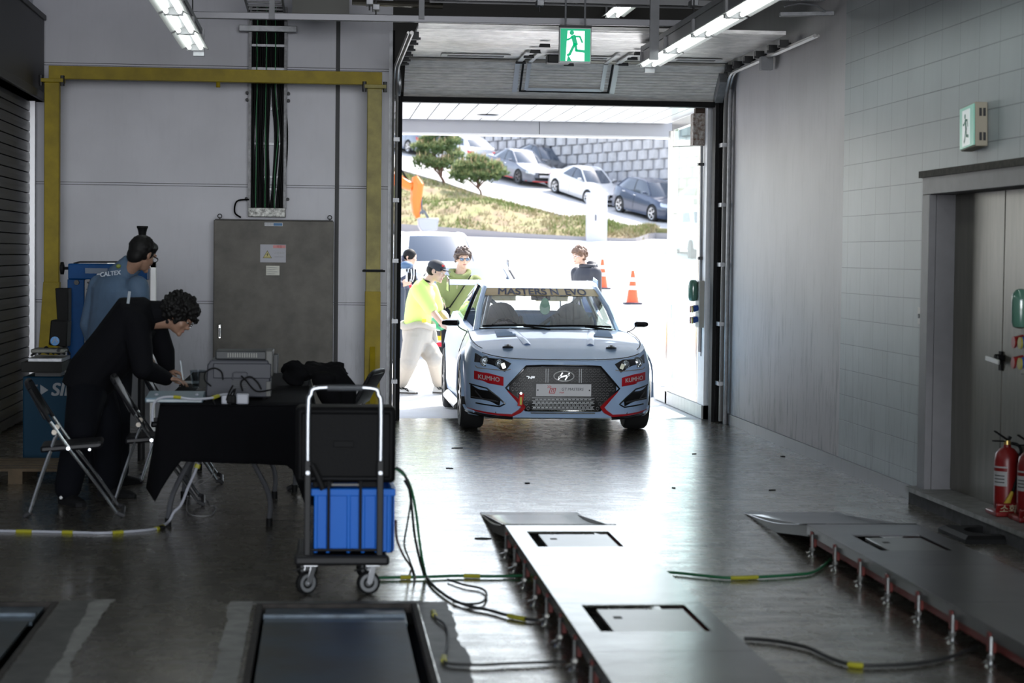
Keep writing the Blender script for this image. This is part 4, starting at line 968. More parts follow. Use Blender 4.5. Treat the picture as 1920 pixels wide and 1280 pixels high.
# ------------------------------------------------------------------ the grey-blue race hatchback
HX, HY = 2.245, 19.10
hero = thing('racing_car', 'pale grey-blue race hatchback with red-trimmed nose driving in through the doorway', 'car', (HX, HY, 0))
M_paint = mat('pale_blue_paint', (.41, .57, .83), .35, 0, coat=.4)
C = Car(hero, HATCH, M_paint, None, 5)
C.shell(M_paint, 12)
M_wsg = glass_mat('hero_glass', (.90, .93, .92), 1)
C.greenhouse(M_paint, M_wsg, split=True)
C.wheels(mat('dark_alloy', (.10, .10, .11), .3, .8), 10)
def hero_front():
    t = hero
    M_gr = mat('grille_black', (.005, .005, .006), .45); M_red = mat('red_trim', (.42, .012, .018), .3, coat=.6)
    # hood shut line
    pts = []
    for k in range(25):
        x = lerp(-.74, .74, k/24); z = .722+.0*x-.03*max(0, (abs(x)-.45)/.3)**2*0; y = C.fy(x, .70)+.018; pts.append((x, y+.0, C.hoodz(x, max(.03, C.fy(x, .7)+.02))+.0015))
    b = MB(); b.tube(pts, .004, 5); b.build('bonnet_gap', M_under, t)
    hexa = [(-.345, .64), (-.10, .648), (.10, .648), (.345, .64), (.52, .44), (.35, .245), (.30, .215), (-.30, .215), (-.35, .245), (-.52, .44)]
    gr = C.patch('grille', [(-.345, .642), (.345, .642), (.525, .44), (.345, .225), (-.345, .225), (-.525, .44)], M_gr, .004, 16, 26)
    C.strip('grille_frame', [(-.345, .645), (-.2, .652), (.2, .652), (.345, .645), (.53, .44), (.35, .235), (-.35, .235), (-.53, .44)], .010, M_blackp, .006, gr, closed=True)
    # honeycomb: raised cells
    mh = mat('honeycomb', (.030, .030, .032), .3, .3); b = MB()
    for r in range(9):
        z = .255+r*.044
        hw = interp(z, [.225, .44, .642], [.33, .51, .33])
        k = int(hw/.036)
        for i in range(-k, k+1):
            x = i*.072/2*1.0+(.018 if r % 2 else 0)
            if abs(x) < hw-.02 and not (abs(x) < .27 and .36 < z < .49) and z > .37 or (abs(x) < hw-.02 and abs(x) > .31):
                y = C.fy(x, z)-.008
                for s_ in (-1, 1): b.bar((x-.014, y, z+s_*.004), (x+.0, y, z+s_*.017), .004, .006, up=(0, 1, 0)); b.bar((x+.014, y, z+s_*.004), (x+.0, y, z+s_*.017), .004, .006, up=(0, 1, 0))
    b.build('honeycomb_mesh', mh, gr, smooth=0)
    b = MB()
    for r in range(4):
        z = .262+r*.026
        for i in range(-7, 8):
            x = i*.038+(.019 if r % 2 else 0)
            if abs(x) < .285: b.cbox((x, C.fy(x, z)-.010, z), .028, .006, .008)
    for r in range(5): b.cbox((0, C.fy(.1, .25+r*.026)-.006, .249+r*.026), .58, .006, .004)
    b.build('lower_mesh', mat('mesh_silver', (.13, .135, .14), .35, .7), gr, smooth=0)
    for x in (-.145, .145, .165, -.165):
        b = MB(); b.cbox((x, C.fy(x, .56)-.01, .56), .006, .008, .13); b.build('grille_bar', mat('mesh_silver', (.3, .3, .3), .4, .8), gr, smooth=0)
    C.strip('lip_bar', [(-.33, .232), (.33, .232)], .008, M_chrome, .018, gr)
    C.strip('lip_bar', [(-.30, .212), (.30, .212)], .006, mat('dull_bar', (.3, .3, .3), .4, .8), .018, gr)
    # emblem: oval ring with slanted H
    y = C.fy(0, .556)-.022; b = MB(); b.tube([(.093*math.cos(a), y, .556+.046*math.sin(a)) for a in [i*PI/20 for i in range(40)]], .0065, 8, closed=True)
    for a, c, w in (((-.052, .524), (-.012, .590), .012), ((.012, .522), (.052, .588), .012), ((-.050, .545), (.050, .567), .014)):
        b.bar((a[0], y, a[1]), (c[0], y, c[1]), w, .010, up=(0, 1, 0))
    b.build('emblem', mat('emblem_silver', (.8, .8, .82), .3, .5), t)
    # plate
    y = C.fy(.2, .427)-.028; b = MB(); b.cbox((0, y+.006, .427), .515, .012, .115); pl = b.build('number_plate', mat('plate_white', (.60, .60, .63), .35), t, bevel=.003)
    dk = mat('plate_ink', (.04, .04, .05), .5); rd = mat('plate_red', (.55, .02, .03), .5)
    text('lettering', 'GT MASTERS', pl, (.08, y-.002, .435), .036, dk, shear=.25); text('lettering', 'INJE', pl, (-.02, y-.002, .405), .016, rd, shear=.25, sx=1.6)
    b = MB()
    x0 = -.135; b.bar((x0, y-.001, .398), (x0+.012, y-.001, .445), .006, .002, up=(0, 1, 0)); b.bar((x0+.05, y-.001, .398), (x0+.062, y-.001, .445), .006, .002, up=(0, 1, 0)); b.bar((x0, y-.001, .400), (x0+.05, y-.001, .400), .006, .002, up=(0, 1, 0)); b.bar((x0+.012, y-.001, .443), (x0+.062, y-.001, .443), .006, .002, up=(0, 1, 0))
    b.bar((x0+.02, y-.001, .408), (x0+.027, y-.001, .434), .006, .002, up=(0, 1, 0)); b.bar((x0+.036, y-.001, .408), (x0+.044, y-.001, .434), .006, .002, up=(0, 1, 0)); b.bar((x0+.024, y-.001, .434), (x0+.044, y-.001, .434), .006, .002, up=(0, 1, 0))
    for i in range(4):
        for j in range(3):
            if (i+j) % 2 == 0: b.cbox((x0-.012+i*.009, y-.001, .450+j*.008), .008, .002, .007)
    b.build('crest', rd, pl, smooth=0)
    for sx in (-.24, .24):
        b = MB(); b.cyl((sx, y-.004, .427), (sx, y+.002, .427), .007, 8); b.build('plate_bolt', dk, pl)
    # N badge
    y = C.fy(.29, .54)-.02; b = MB()
    for a, c in (((-.325, .530), (-.325, .552)), ((-.325, .552), (-.300, .530)), ((-.300, .530), (-.300, .552)), ((-.300, .552), (-.268, .550)), ((-.345, .552), (-.325, .552)), ((-.295, .540), (-.270, .540))): b.bar((a[0], y, a[1]), (c[0], y, c[1]), .007, .006, up=(0, 1, 0))
    b.build('badge', mat('badge_white', (.8, .82, .85), .3, .3), t, smooth=0)
    # headlights
    for mir in (True, False):
        s_ = -1 if mir else 1
        def q(p): return [(s_*x, z) for x, z in p]
        C.patch('headlamp_rim', q([(.435, .672), (.515, .715), (.62, .752), (.80, .775), (.845, .73), (.835, .635), (.795, .595), (.53, .578), (.465, .615)]), M_paint, .004, 10, 8)
        hl = C.patch('headlamp', q([(.45, .645), (.515, .69), (.60, .722), (.80, .748), (.812, .63), (.785, .608), (.54, .590), (.49, .607)]), mat('headlamp_black', (.022, .022, .025), .12, spec=.9), .010, 10, 8)
        for (x, z, r) in ((.715, .680, .050), (.590, .662, .038)):
            y = C.fy(x, z)-.012; b = MB(); b.lathe([(r, 0), (r*.92, -.008), (r*.8, -.004), (r*.55, .0), (r*.5, -.012), (.001, -.018)], (s_*x, y, z), 20, 'y'); b.build('projector', mat('lamp_lens', (.5, .54, .58), .12, .8), hl)
        y = C.fy(.55, .65)-.016; b = MB(); b.cbox((s_*.555, y, .645), .035, .004, .05, Matrix.Rotation(s_*.4, 3, 'Y')); b.build('reflector', mat('lamp_bright', (.85, .85, .7), .1, .6), hl)
        C.strip('running_light', q([(.80, .632), (.785, .616), (.54, .602), (.49, .614)]), .004, mat('amber_grey', (.3, .26, .22), .3), .012, hl)
        # side intakes
        f = C.patch('side_intake', q([(.84, .455), (.70, .425), (.60, .35), (.545, .292), (.585, .272), (.78, .29), (.835, .30)]), M_gr, .006, 10, 8)
        C.strip('intake_edge', q([(.845, .46), (.70, .43), (.60, .352), (.535, .292), (.585, .264), (.79, .284)]), .007, M_blackp, .004, f)
        C.strip('intake_vane', q([(.80, .40), (.74, .33), (.60, .31)]), .006, mat('vane_black', (.05, .05, .055), .3), .012, f); C.strip('intake_vane', q([(.83, .34), (.62, .318)]), .005, mat('vane_black', (.05, .05, .055), .3), .012, f)
        # red trim of the nose
        r = C.patch('red_trim', q([(.52, .425), (.46, .40), (.375, .27), (.47, .195), (.80, .225), (.86, .245), (.86, .215), (.47, .165), (.335, .25), (.40, .30)])[::1], M_red, .007, 16, 4) if 0 else None
        b = MB()
        path = [(.515, .415), (.44, .345), (.365, .265), (.40, .225), (.47, .185), (.60, .19), (.74, .205), (.86, .222)]
        g0, g1 = [], []
        wds = [.010, .030, .042, .040, .026, .020, .018, .016]
        q2 = []
        for i in range(len(path)-1):
            for k in range(4): t_ = k/4; q2.append((lerp(path[i][0], path[i+1][0], t_), lerp(path[i][1], path[i+1][1], t_), lerp(wds[i], wds[i+1], t_)))
        q2.append((*path[-1], wds[-1])); top = []; bot = []; topf = []; botf = []
        for i, (x, z, w) in enumerate(q2):
            a, c = q2[max(0, i-1)], q2[min(len(q2)-1, i+1)]; d = Vector((c[0]-a[0], c[1]-a[1])).normalized(); n_ = Vector((-d.y, d.x))
            for lst, sg, o_ in ((top, .5, 0), (topf, .4, .018), (botf, -.4, .022), (bot, -.5, 0)):
                xx, zz = x+n_.x*w*sg, z+n_.y*w*sg; lst.append(Vector((s_*xx, C.fy(xx, zz)-.003-o_, zz)))
        b.grid([top, topf, botf, bot]); b.build('red_trim', M_red, t, smooth=30)
        # black splitter below the red line
        C.strip('splitter_edge', q([(.46, .160), (.60, .165), (.75, .18), (.865, .20)]), .016, M_blackp, .006)
        C.strip('splitter_wing', q([(.80, .20), (.87, .215), (.885, .25)]), .014, M_paint, .02)
        # sponsor sticker
        poly = q([(.565, .545), (.805, .568), (.80, .49), (.56, .462)])
        st = C.patch('sponsor_sticker', [(s_*.553, .556), (s_*.81, .586), (s_*.81, .494), (s_*.553, .458)], mat('sticker_crimson', (.48, .01, .02), .35), .011, 10, 14)
        sh = (.0275/.24)*s_
        mf = lambda v, sh=sh, s_=s_: Vector((v.x, C.fy(v.x, v.z+sh*(v.x-s_*.68))-.0140, v.z+(v.x-s_*.68)*sh*1.0))
        text('lettering', 'KUMHO', st, (s_*.683, 0, .523), .056, mat('letter_white', (.85, .85, .85), .4), bold=.0016, mapf=mf, ext=.0003, sx=.93)
        # bonnet pins
        x, y = .49, .345; z = C.hoodz(x, y); b = MB(); b.lathe([(.052, 0), (.05, .008), (.03, .014), (.001, .015)], (s_*x, y, z), 18); bp_ = b.build('bonnet_pin', M_black, t); b = MB(); b.cyl((s_*x, y, z+.01), (s_*x, y, z+.03), .012, 8); b.bar((s_*x-.03, y, z+.022), (s_*x+.03, y-.02, z+.022), .01, .006); b.build('pin_clip', mat('pin_steel', (.2, .2, .2), .4, .8), bp_)
        # bonnet louvres: raised blades
        v = MB()
        for k in range(4):
            yy = .74+k*.085; xo, xi = .56-k*.0, .38+k*.022; rows = []
            for (dy, dz) in ((0, .004), (.028, .016), (.052, .003)):
                rows.append([Vector((s_*x_, yy+dy+.0*x_, C.hoodz(x_, yy+dy)+dz)) for x_ in [lerp(xi, xo, j/5) for j in range(6)]])
            v = MB(); v.grid(rows); v.build('bonnet_louvre', M_paint, t, smooth=30)
            v = MB(); v.grid([[Vector((s_*x_, yy+dy, C.hoodz(x_, yy+dy)+.003)) for x_ in [lerp(xi, xo, j/5) for j in range(6)]] for dy in (-.028, .002)]); v.build('louvre_slot', mat('slot_blue', (.06, .09, .14), .4), t)
        # raised bonnet crease
        cr = []; rows = [[], [], []]
        for k in range(12):
            yy = lerp(.42, 1.12, k/11); xc = lerp(.30, .40, k/11); 
            for r_, (dx, dz) in enumerate(((-.035, .0), (0, .012), (.035, .0))): rows[r_].append(Vector((s_*(xc+dx), yy, C.hoodz(xc+dx, yy)+dz+.001)))
        v = MB(); v.grid(rows); v.build('bonnet_crease', M_paint, t, smooth=60)
        # flare and side skirt
        v = MB(); rows = [[], [], []]
        for k in range(17):
            a = PI*(k/16); R = HATCH['R']+.045
            for r_, (dr, dx) in enumerate(((0, .012), (.045, .022), (.075, .0))):
                yy, zz = HATCH['yf']-(R+dr)*math.cos(a), HATCH['R']+(R+dr)*math.sin(a); x = max(p.x for p in C.level(zz) if abs(p.y-yy) < .12) if any(abs(p.y-yy) < .12 for p in C.level(zz)) else .88
                rows[r_].append(Vector((s_*(x+dx), yy, zz)))
        v.grid(rows); v.build('arch_flare', M_paint, t, smooth=40)
        v = MB(); v.prism([(.86, .16), (.93, .155), (.935, .18), (.88, .24)], 'y', HATCH['yf']+.42, HATCH['yr']-.42) ; v.v = [(s_*a, b_, c) for a, b_, c in v.v]; v.build('side_skirt', M_blackp, t, bevel=.004)
    # tow strap
    x = -.395; y = C.fy(x, .35)-.03; b = MB(); b.cbox((x, y, .335), .045, .01, .12, Matrix.Rotation(.15, 3, 'Y')); ts = b.build('tow_strap', mat('strap_red', (.6, .02, .02), .6), t, bevel=.003)
    b = MB(); b.cbox((x, y-.008, .325), .018, .004, .07); b.build('strap_label', mat('strap_yellow', (.65, .6, .1), .6), ts)
    b = MB(); b.cyl((x, y+.02, .395), (x, y-.01, .395), .012, 8); b.build('strap_bolt', M_chrome, ts)
    door_mirror(t, M_blackp, -1, .875, 1.45, .995, .155, .044, True); door_mirror(t, M_blackp, 1, .875, 1.45, .995, .12, .044, True)
    # windscreen: banner, wipers, cage, seats
    ws = C.ws
    def wpt(u, f, off=.006):
        r = f*8; k = min(7, int(r)); j = (u+1)/2*12; i = min(11, int(j)); a = ws[k][i].lerp(ws[k][i+1], j-i); c = ws[k+1][i].lerp(ws[k+1][i+1], j-i)
        return a.lerp(c, r-k)+Vector((0, -.6, .8))*off
    b = MB(); b.grid([[wpt(lerp(-.985, .985, j/24), f, .004) for j in range(25)] for f in (.80, .87, .94, .995)])
    bn = b.build('banner', mat('banner_gold', (.50, .38, .20), .5), t, smooth=60)
    def mf(v):
        f = .80+(v.z)/.45; u = v.x/.60; return wpt(u, f, .007)
    text('lettering', 'MASTERS N_EVO', bn, (0, 0, .042), .105, mat('banner_blue', (.13, .15, .25), .5), bold=.0028, mapf=mf, ext=.0002, sx=1.17)
    b = MB(); b.grid([[wpt(lerp(-1, 1, j/24), f, .003) for j in range(25)] for f in (-.02, .035)]); b.build('screen_edge', M_black, t)
    for (u0, u1) in ((-.02, -.93), (.90, -.10)):
        b = MB(); b.tube([wpt(lerp(u0, u1, k/8), .05+.0*k+.02*math.sin(PI*k/8), .02) for k in range(9)], .011, 6); b.tube([wpt(u0, -.02, .02), wpt(u0*.6+u1*.4, .05, .02)], .009, 6); b.build('wiper', M_black, t)
    mi = mat('cabin_dark', (.02, .02, .022), .7)
    b = MB(); b.box(-.66, .66, 1.35, 1.85, .62, .86); b.tube([(-.66, 1.80, .86), (.66, 1.80, .86)], .07, 8); b.build('dashboard', mi, t)
    b = MB(); b.box(-.75, .75, 1.5, 3.6, .3, .42); b.box(-.78, -.74, 1.5, 3.4, .4, .9); b.box(.74, .78, 1.5, 3.4, .4, .9); b.build('cabin_floor', mi, t, smooth=0)
    ms = mat('seat_grey', (.15, .15, .155), .7); mcg = mat('cage_grey', (.20, .22, .24), .4, .3)
    for x in (-.37, .37):
        b = MB(); b.ell((x, 2.55, .80), .24, .10, .38, 14, 10); b.ell((x-.2, 2.45, .75), .05, .12, .3); b.ell((x+.2, 2.45, .75), .05, .12, .3); b.ell((x, 2.52, 1.07), .15, .07, .11); b.ell((x, 2.3, .52), .22, .28, .10); se = b.build('racing_seat', ms, t, smooth=60)
        if x < 0: text('lettering', 'BRIDE', se, (x, 2.40, .98), .05, mat('seat_letter', (.3, .3, .32), .6))
    cage = [[(-.60, 1.75, .5), (-.60, 1.9, .95), (-.50, 2.3, 1.27), (-.50, 2.85, 1.28)], [(.60, 1.75, .5), (.60, 1.9, .95), (.50, 2.3, 1.27), (.50, 2.85, 1.28)], [(-.50, 2.3, 1.27), (.50, 2.3, 1.27)], [(-.60, 2.85, .4), (-.56, 2.85, 1.0), (-.48, 2.85, 1.28), (.48, 2.85, 1.28), (.56, 2.85, 1.0), (.60, 2.85, .4)], [(-.52, 2.86, 1.24), (.50, 2.86, .5)], [(.52, 2.86, 1.24), (-.50, 2.86, .5)], [(-.58, 2.85, .85), (.58, 2.85, .85)], [(-.48, 2.85, 1.27), (-.5, 3.7, .75)], [(.48, 2.85, 1.27), (.5, 3.7, .75)]]
    for pth in cage:
        b = MB(); b.tube(pth, .021, 8); b.build('cage_tube', mcg, t)
    b = MB(); b.tube([(-.37+.16*math.cos(a), 2.02+.05*math.sin(a), .86+.15*math.sin(a)) for a in [i*PI/12 for i in range(24)]], .014, 8, closed=True); b.cyl((-.37, 2.02, .86), (-.37, 1.85, .82), .03, 8); b.build('steering_wheel', M_black, t)
    b = MB(); b.cbox((0, 2.10, 1.24), .20, .02, .055); b.build('rear_view_mirror', M_black, t, bevel=.01)
    # towel-like pale tag behind the windscreen
    q = wpt(-.015, .58, -.02); b = MB(); b.prism([(q.x+.052*math.cos(a)*(1+.2*math.sin(a)*-1), q.z+.085*math.sin(a)) for a in [i*PI/10 for i in range(20)]], 'y', q.y, q.y+.02); b.build('hanging_tag', mat('pale_mint', (.35, .55, .42), .5), t, bevel=.004)
    for xa, xb in ((-.50, -.12), (.10, .46)):
        b = MB(); b.grid([[V3(x, 3.52+f*.35-.0, 1.335-f*.17) for x in (xa+.03*f, xb+.03*f)] for f in (0, 1)]); b.build('rear_sticker', mat('sticker_orange', (.70, .38, .05), .5), t)
    # rear wing
    b = MB(); b.prism([(3.95, 1.335), (4.02, 1.352), (4.15, 1.365), (4.26, 1.39), (4.26, 1.38), (4.12, 1.345), (4.0, 1.33)], 'x', -.83, .83); w = b.build('rear_wing', mat('wing_pale', (.20, .215, .24), .35, .2), t, smooth=40)
    for sx in (-1, 1):
        b = MB(); b.prism([(3.90, 1.26), (3.93, 1.40), (4.28, 1.43), (4.30, 1.27)], 'x', sx*.83-.005, sx*.83+.005); b.build('end_plate', M_blackp if sx < 0 else M_paint, w, bevel=.002)
        b = MB(); b.bar((sx*.42, 3.95, 1.06), (sx*.42, 4.1, 1.35), .012, .09, up=(0, 1, 0)); b.build('wing_stand', M_blackp, w)
    b = MB(); b.box(-.55, .55, 3.30, 3.62, 1.325, 1.35); b.build('roof_spoiler', M_paint, t, bevel=.01)
    # small front strips over the body seams
    for s_ in (-1, 1):
        pts = []
        for k in range(15):
            y_ = lerp(.33, 1.42, k/14); e = C.level_edge(y_)-.015; pts.append((s_*e, y_, C.zt(y_)+.012))
        b = MB(); b.tube(pts, .004, 5); b.build('wing_gap', M_under, t)
        b = MB(); pts = [Vector((s_*(p.x+.002), p.y, p.z)) for p in [C.pt(min(range(len(C.half)), key=lambda i: abs(C.half[i].y-1.42)+(0 if C.half[i].x > .8 else 9)), lerp(.22, .91, k/8)) for k in range(9)]]; b.tube(pts, .004, 5); b.build('door_gap', M_under, t)
hero_front()
# ================================================================== people
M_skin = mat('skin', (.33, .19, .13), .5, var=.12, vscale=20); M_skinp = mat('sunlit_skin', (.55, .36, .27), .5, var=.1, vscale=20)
M_hair = mat('black_hair', (.006, .0055, .0055), .6, spec=.25)
def V(*a): return Vector(a)
def ring_body(b, cs, lat, ws, ds, n=18):       # elliptical rings along a spine
    cs = [Vector(c) for c in cs]; rows = []; N = len(cs)
    for i, c in enumerate(cs):
        t = (cs[min(i+1, N-1)]-cs[max(i-1, 0)]).normalized(); l = (lat-t*lat.dot(t)).normalized(); f = t.cross(l)
        rows.append([c+l*(ws[i]*math.cos(2*PI*k/n))+f*(ds[i]*math.sin(2*PI*k/n)) for k in range(n)])
    b.grid(rows, close=True); k = len(b.v)
    b.face(rows[0][::-1]); b.face(rows[-1])
def limb(b, pts, rs, n=12, mid=3):
    pts = [Vector(p) for p in pts]; P_ = []; R_ = []
    for i in range(len(pts)-1):
        for k in range(mid):
            t = k/mid; P_.append(pts[i].lerp(pts[i+1], t)); R_.append(lerp(rs[i], rs[i+1], t))
    P_.append(pts[-1]); R_.append(rs[-1]); b.tube(P_, R_, n)
    for p, r in zip(pts, rs): b.ell(p, r*1.0, r*1.0, r*1.0, 10, 7)
def frame(f, u):
    f = Vector(f).normalized(); u = Vector(u); u = (u-f*u.dot(f)).normalized(); l = u.cross(f); return l, f, u      # left, forward, up
def head(b, c, f, u, s=1.0):
    l, f, u = frame(f, u); R = Matrix((l, f, u)).transposed()
    def E(x, y, z, a, bb, cc, n=16, m=12): b.ell(c+R @ V(x*s, y*s, z*s), a*s, bb*s, cc*s, n, m, R)
    E(0, -.012, .03, .076, .096, .088); E(0, .022, -.02, .062, .072, .088); E(0, .040, -.075, .040, .045, .034); E(0, .082, -.095, .022, .018, .018)
    E(.035, .058, -.03, .024, .022, .026); E(-.035, .058, -.03, .024, .022, .026)          # cheeks
    E(0, .085, .025, .055, .02, .018)                                                     # brow
    b.tube([c+R @ (V(0, .088, .012)*s), c+R @ (V(0, .108, -.024)*s)], [.009*s, .014*s], 8); E(0, .107, -.03, .014, .012, .010); E(.012, .098, -.034, .008, .009, .007); E(-.012, .098, -.034, .008, .009, .007)
    E(0, .088, -.058, .024, .012, .006, 10, 8); E(0, .087, -.069, .021, .012, .006, 10, 8)   # lips
    for k in (-1, 1): E(k*.078, -.008, -.005, .009, .020, .032, 10, 8); E(k*.074, .0, -.03, .008, .012, .012, 8, 6)
    return l, f, u, R
def face_parts(root, c, R, s=1.0, eyes=True, lipc=(.38, .16, .14), brow=None):
    if eyes:
        for k in (-1, 1):
            b = MB(); b.ell(c+R @ V(k*.031*s, .083*s, .004*s), .014*s, .008*s, .007*s, 10, 6, R); e = b.build('eye', mat('eye_white', (.6, .58, .55), .3), root, smooth=60)
            b = MB(); b.ell(c+R @ V(k*.031*s, .090*s, .004*s), .006*s, .003*s, .006*s, 8, 6, R); b.build('iris', mat('iris_dark', (.02, .012, .01), .2), e)
    for k in (-1, 1):
        b = MB(); b.tube([c+R @ (V(k*.014, .098, .024)*s), c+R @ (V(k*.034, .096, .031)*s), c+R @ (V(k*.052, .080, .024)*s)], [.004*s, .0045*s, .003*s], 6); b.build('eyebrow', brow or M_hair, root)
    b = MB(); b.ell(c+R @ V(0, .094*s, -.063*s), .022*s, .007*s, .008*s, 10, 6, R); b.build('lips', mat('lip_colour', lipc, .5), root, smooth=60)
def hand(b, w, d, back, thumb, curl=.5, s=1.0, spread=.12, curls=None):
    # w wrist, d direction of the palm, back = normal out of the back of the hand, thumb = side of the thumb
    d = Vector(d).normalized(); back = Vector(back); back = (back-d*back.dot(d)).normalized(); side = d.cross(back); side = side if side.dot(Vector(thumb)) > 0 else -side
    w = Vector(w); pal = -back; R = Matrix((side, d, back)).transposed()
    b.ell(w+d*.045*s, .040*s, .052*s, .016*s, 12, 8, R); b.ell(w+d*.07*s-side*.006*s, .038*s, .030*s, .014*s, 12, 8, R); b.tube([w-d*.03*s, w+d*.02*s], [.026*s, .027*s], 10)
    L = [.068, .076, .070, .055]
    for i in range(4):
        o = side*(.030-.0205*i)*s; dd = (d+side*(.5-i*.33)*spread).normalized(); p = w+d*(.092-.004*abs(i-1))*s+o; pts = [p-d*.015*s, p]; a = 0; c_ = (curls[i] if curls else curl)
        for k, fr in enumerate((.46, .30, .24)):
            a += c_*(.75 if k == 0 else .95); q = dd*math.cos(a)+pal*math.sin(a); p = p+q*L[i]*fr*s*1.05; pts.append(p)
        b.tube(pts, [.0095*s, .0092*s, .0085*s, .008*s, .006*s], 8)
        b.ell(pts[-1], .006*s, .006*s, .006*s, 6, 5)
    p = w+d*.022*s+side*.024*s+pal*.004*s; q1 = (d*.75+side*.62+pal*.25).normalized(); q2 = (d*.95+side*.18+pal*.4).normalized()
    b.tube([p, p+q1*.036*s, p+q1*.036*s+q2*.030*s, p+q1*.036*s+q2*.052*s], [.014*s, .011*s, .0095*s, .007*s], 8); b.ell(p+q1*.036*s+q2*.052*s, .007*s, .007*s, .007*s, 6, 5)
def shoe(parent, ankle, toe_dir, m, sole, s=1.0, high=.09, zg_=0, roll=0):
    d = Vector(toe_dir); d.z = 0; d.normalize(); l = Vector((-d.y, d.x, 0)); a = Vector(ankle); g = Vector((a.x, a.y, zg_))
    b = MB(); rows = []
    for t, w, h in ((-.07, .022, .06), (-.062, .034, .085), (-.03, .038, high), (.02, .040, .085), (.07, .044, .065), (.12, .047, .052), (.16, .043, .042), (.188, .028, .03), (.196, .01, .022)):
        c = g+d*t*s; rows.append([c+l*(w*s*math.cos(k*PI/7))*(1)+Vector((0, 0, .018+(h-.018)*s*max(0, math.sin(k*PI/7))**.7)) for k in range(8)])
    b.grid(rows); b.face(rows[0]); b.face(rows[-1][::-1])
    o = b.build('shoe', m, parent, smooth=60)
    b = MB(); pr = [(-.072, .02), (-.06, .036), (-.02, .040), (.05, .044), (.12, .049), (.17, .042), (.198, .015)]
    up = [g+d*t*s+l*w*s for t, w in pr]+[g+d*t*s-l*w*s for t, w in pr[::-1]]
    b.grid([[p+V(0, 0, .001) for p in up], [p+V(0, 0, .024) for p in up]], close=True); b.face([p+V(0, 0, .001) for p in up]); b.face([p+V(0, 0, .024) for p in up]); b.build('sole', sole, o)
    return o
def curls(b, c, R, seed, n=260, rad=.014, sx=.085, sy=.105, sz=.10, face=.0, low=-.02, jit=.02, back=-.055):
    rnd = random.Random(seed); b.ell(c+R @ V(0, -.016, .038), sx*.97, sy*.98, sz*.92, 16, 10, R)
    k = 0
    while k < n:
        v = V(rnd.gauss(0, 1), rnd.gauss(0, 1), rnd.gauss(0, 1)).normalized()
        p = V(v.x*sx, v.y*sy-.012, v.z*sz+.03)
        if p.z < low and p.y > -.02: continue
        if p.z < back: continue
        if p.y > .03 and p.z < .035+face: continue
        r = rad*rnd.uniform(.7, 1.3); q = c+R @ (p+v*rnd.uniform(-.2, 1)*jit)
        b.ell(q, r, r, r, 6, 5); k += 1
def person_root(body_mb, m, label, base, vox=.0075, sm=2):
    o = body_mb.build('person', m, None, smooth=60, org=base, remesh=vox, sm=sm); return tag(o, label, 'person')
UP = V(0, 0, 1)
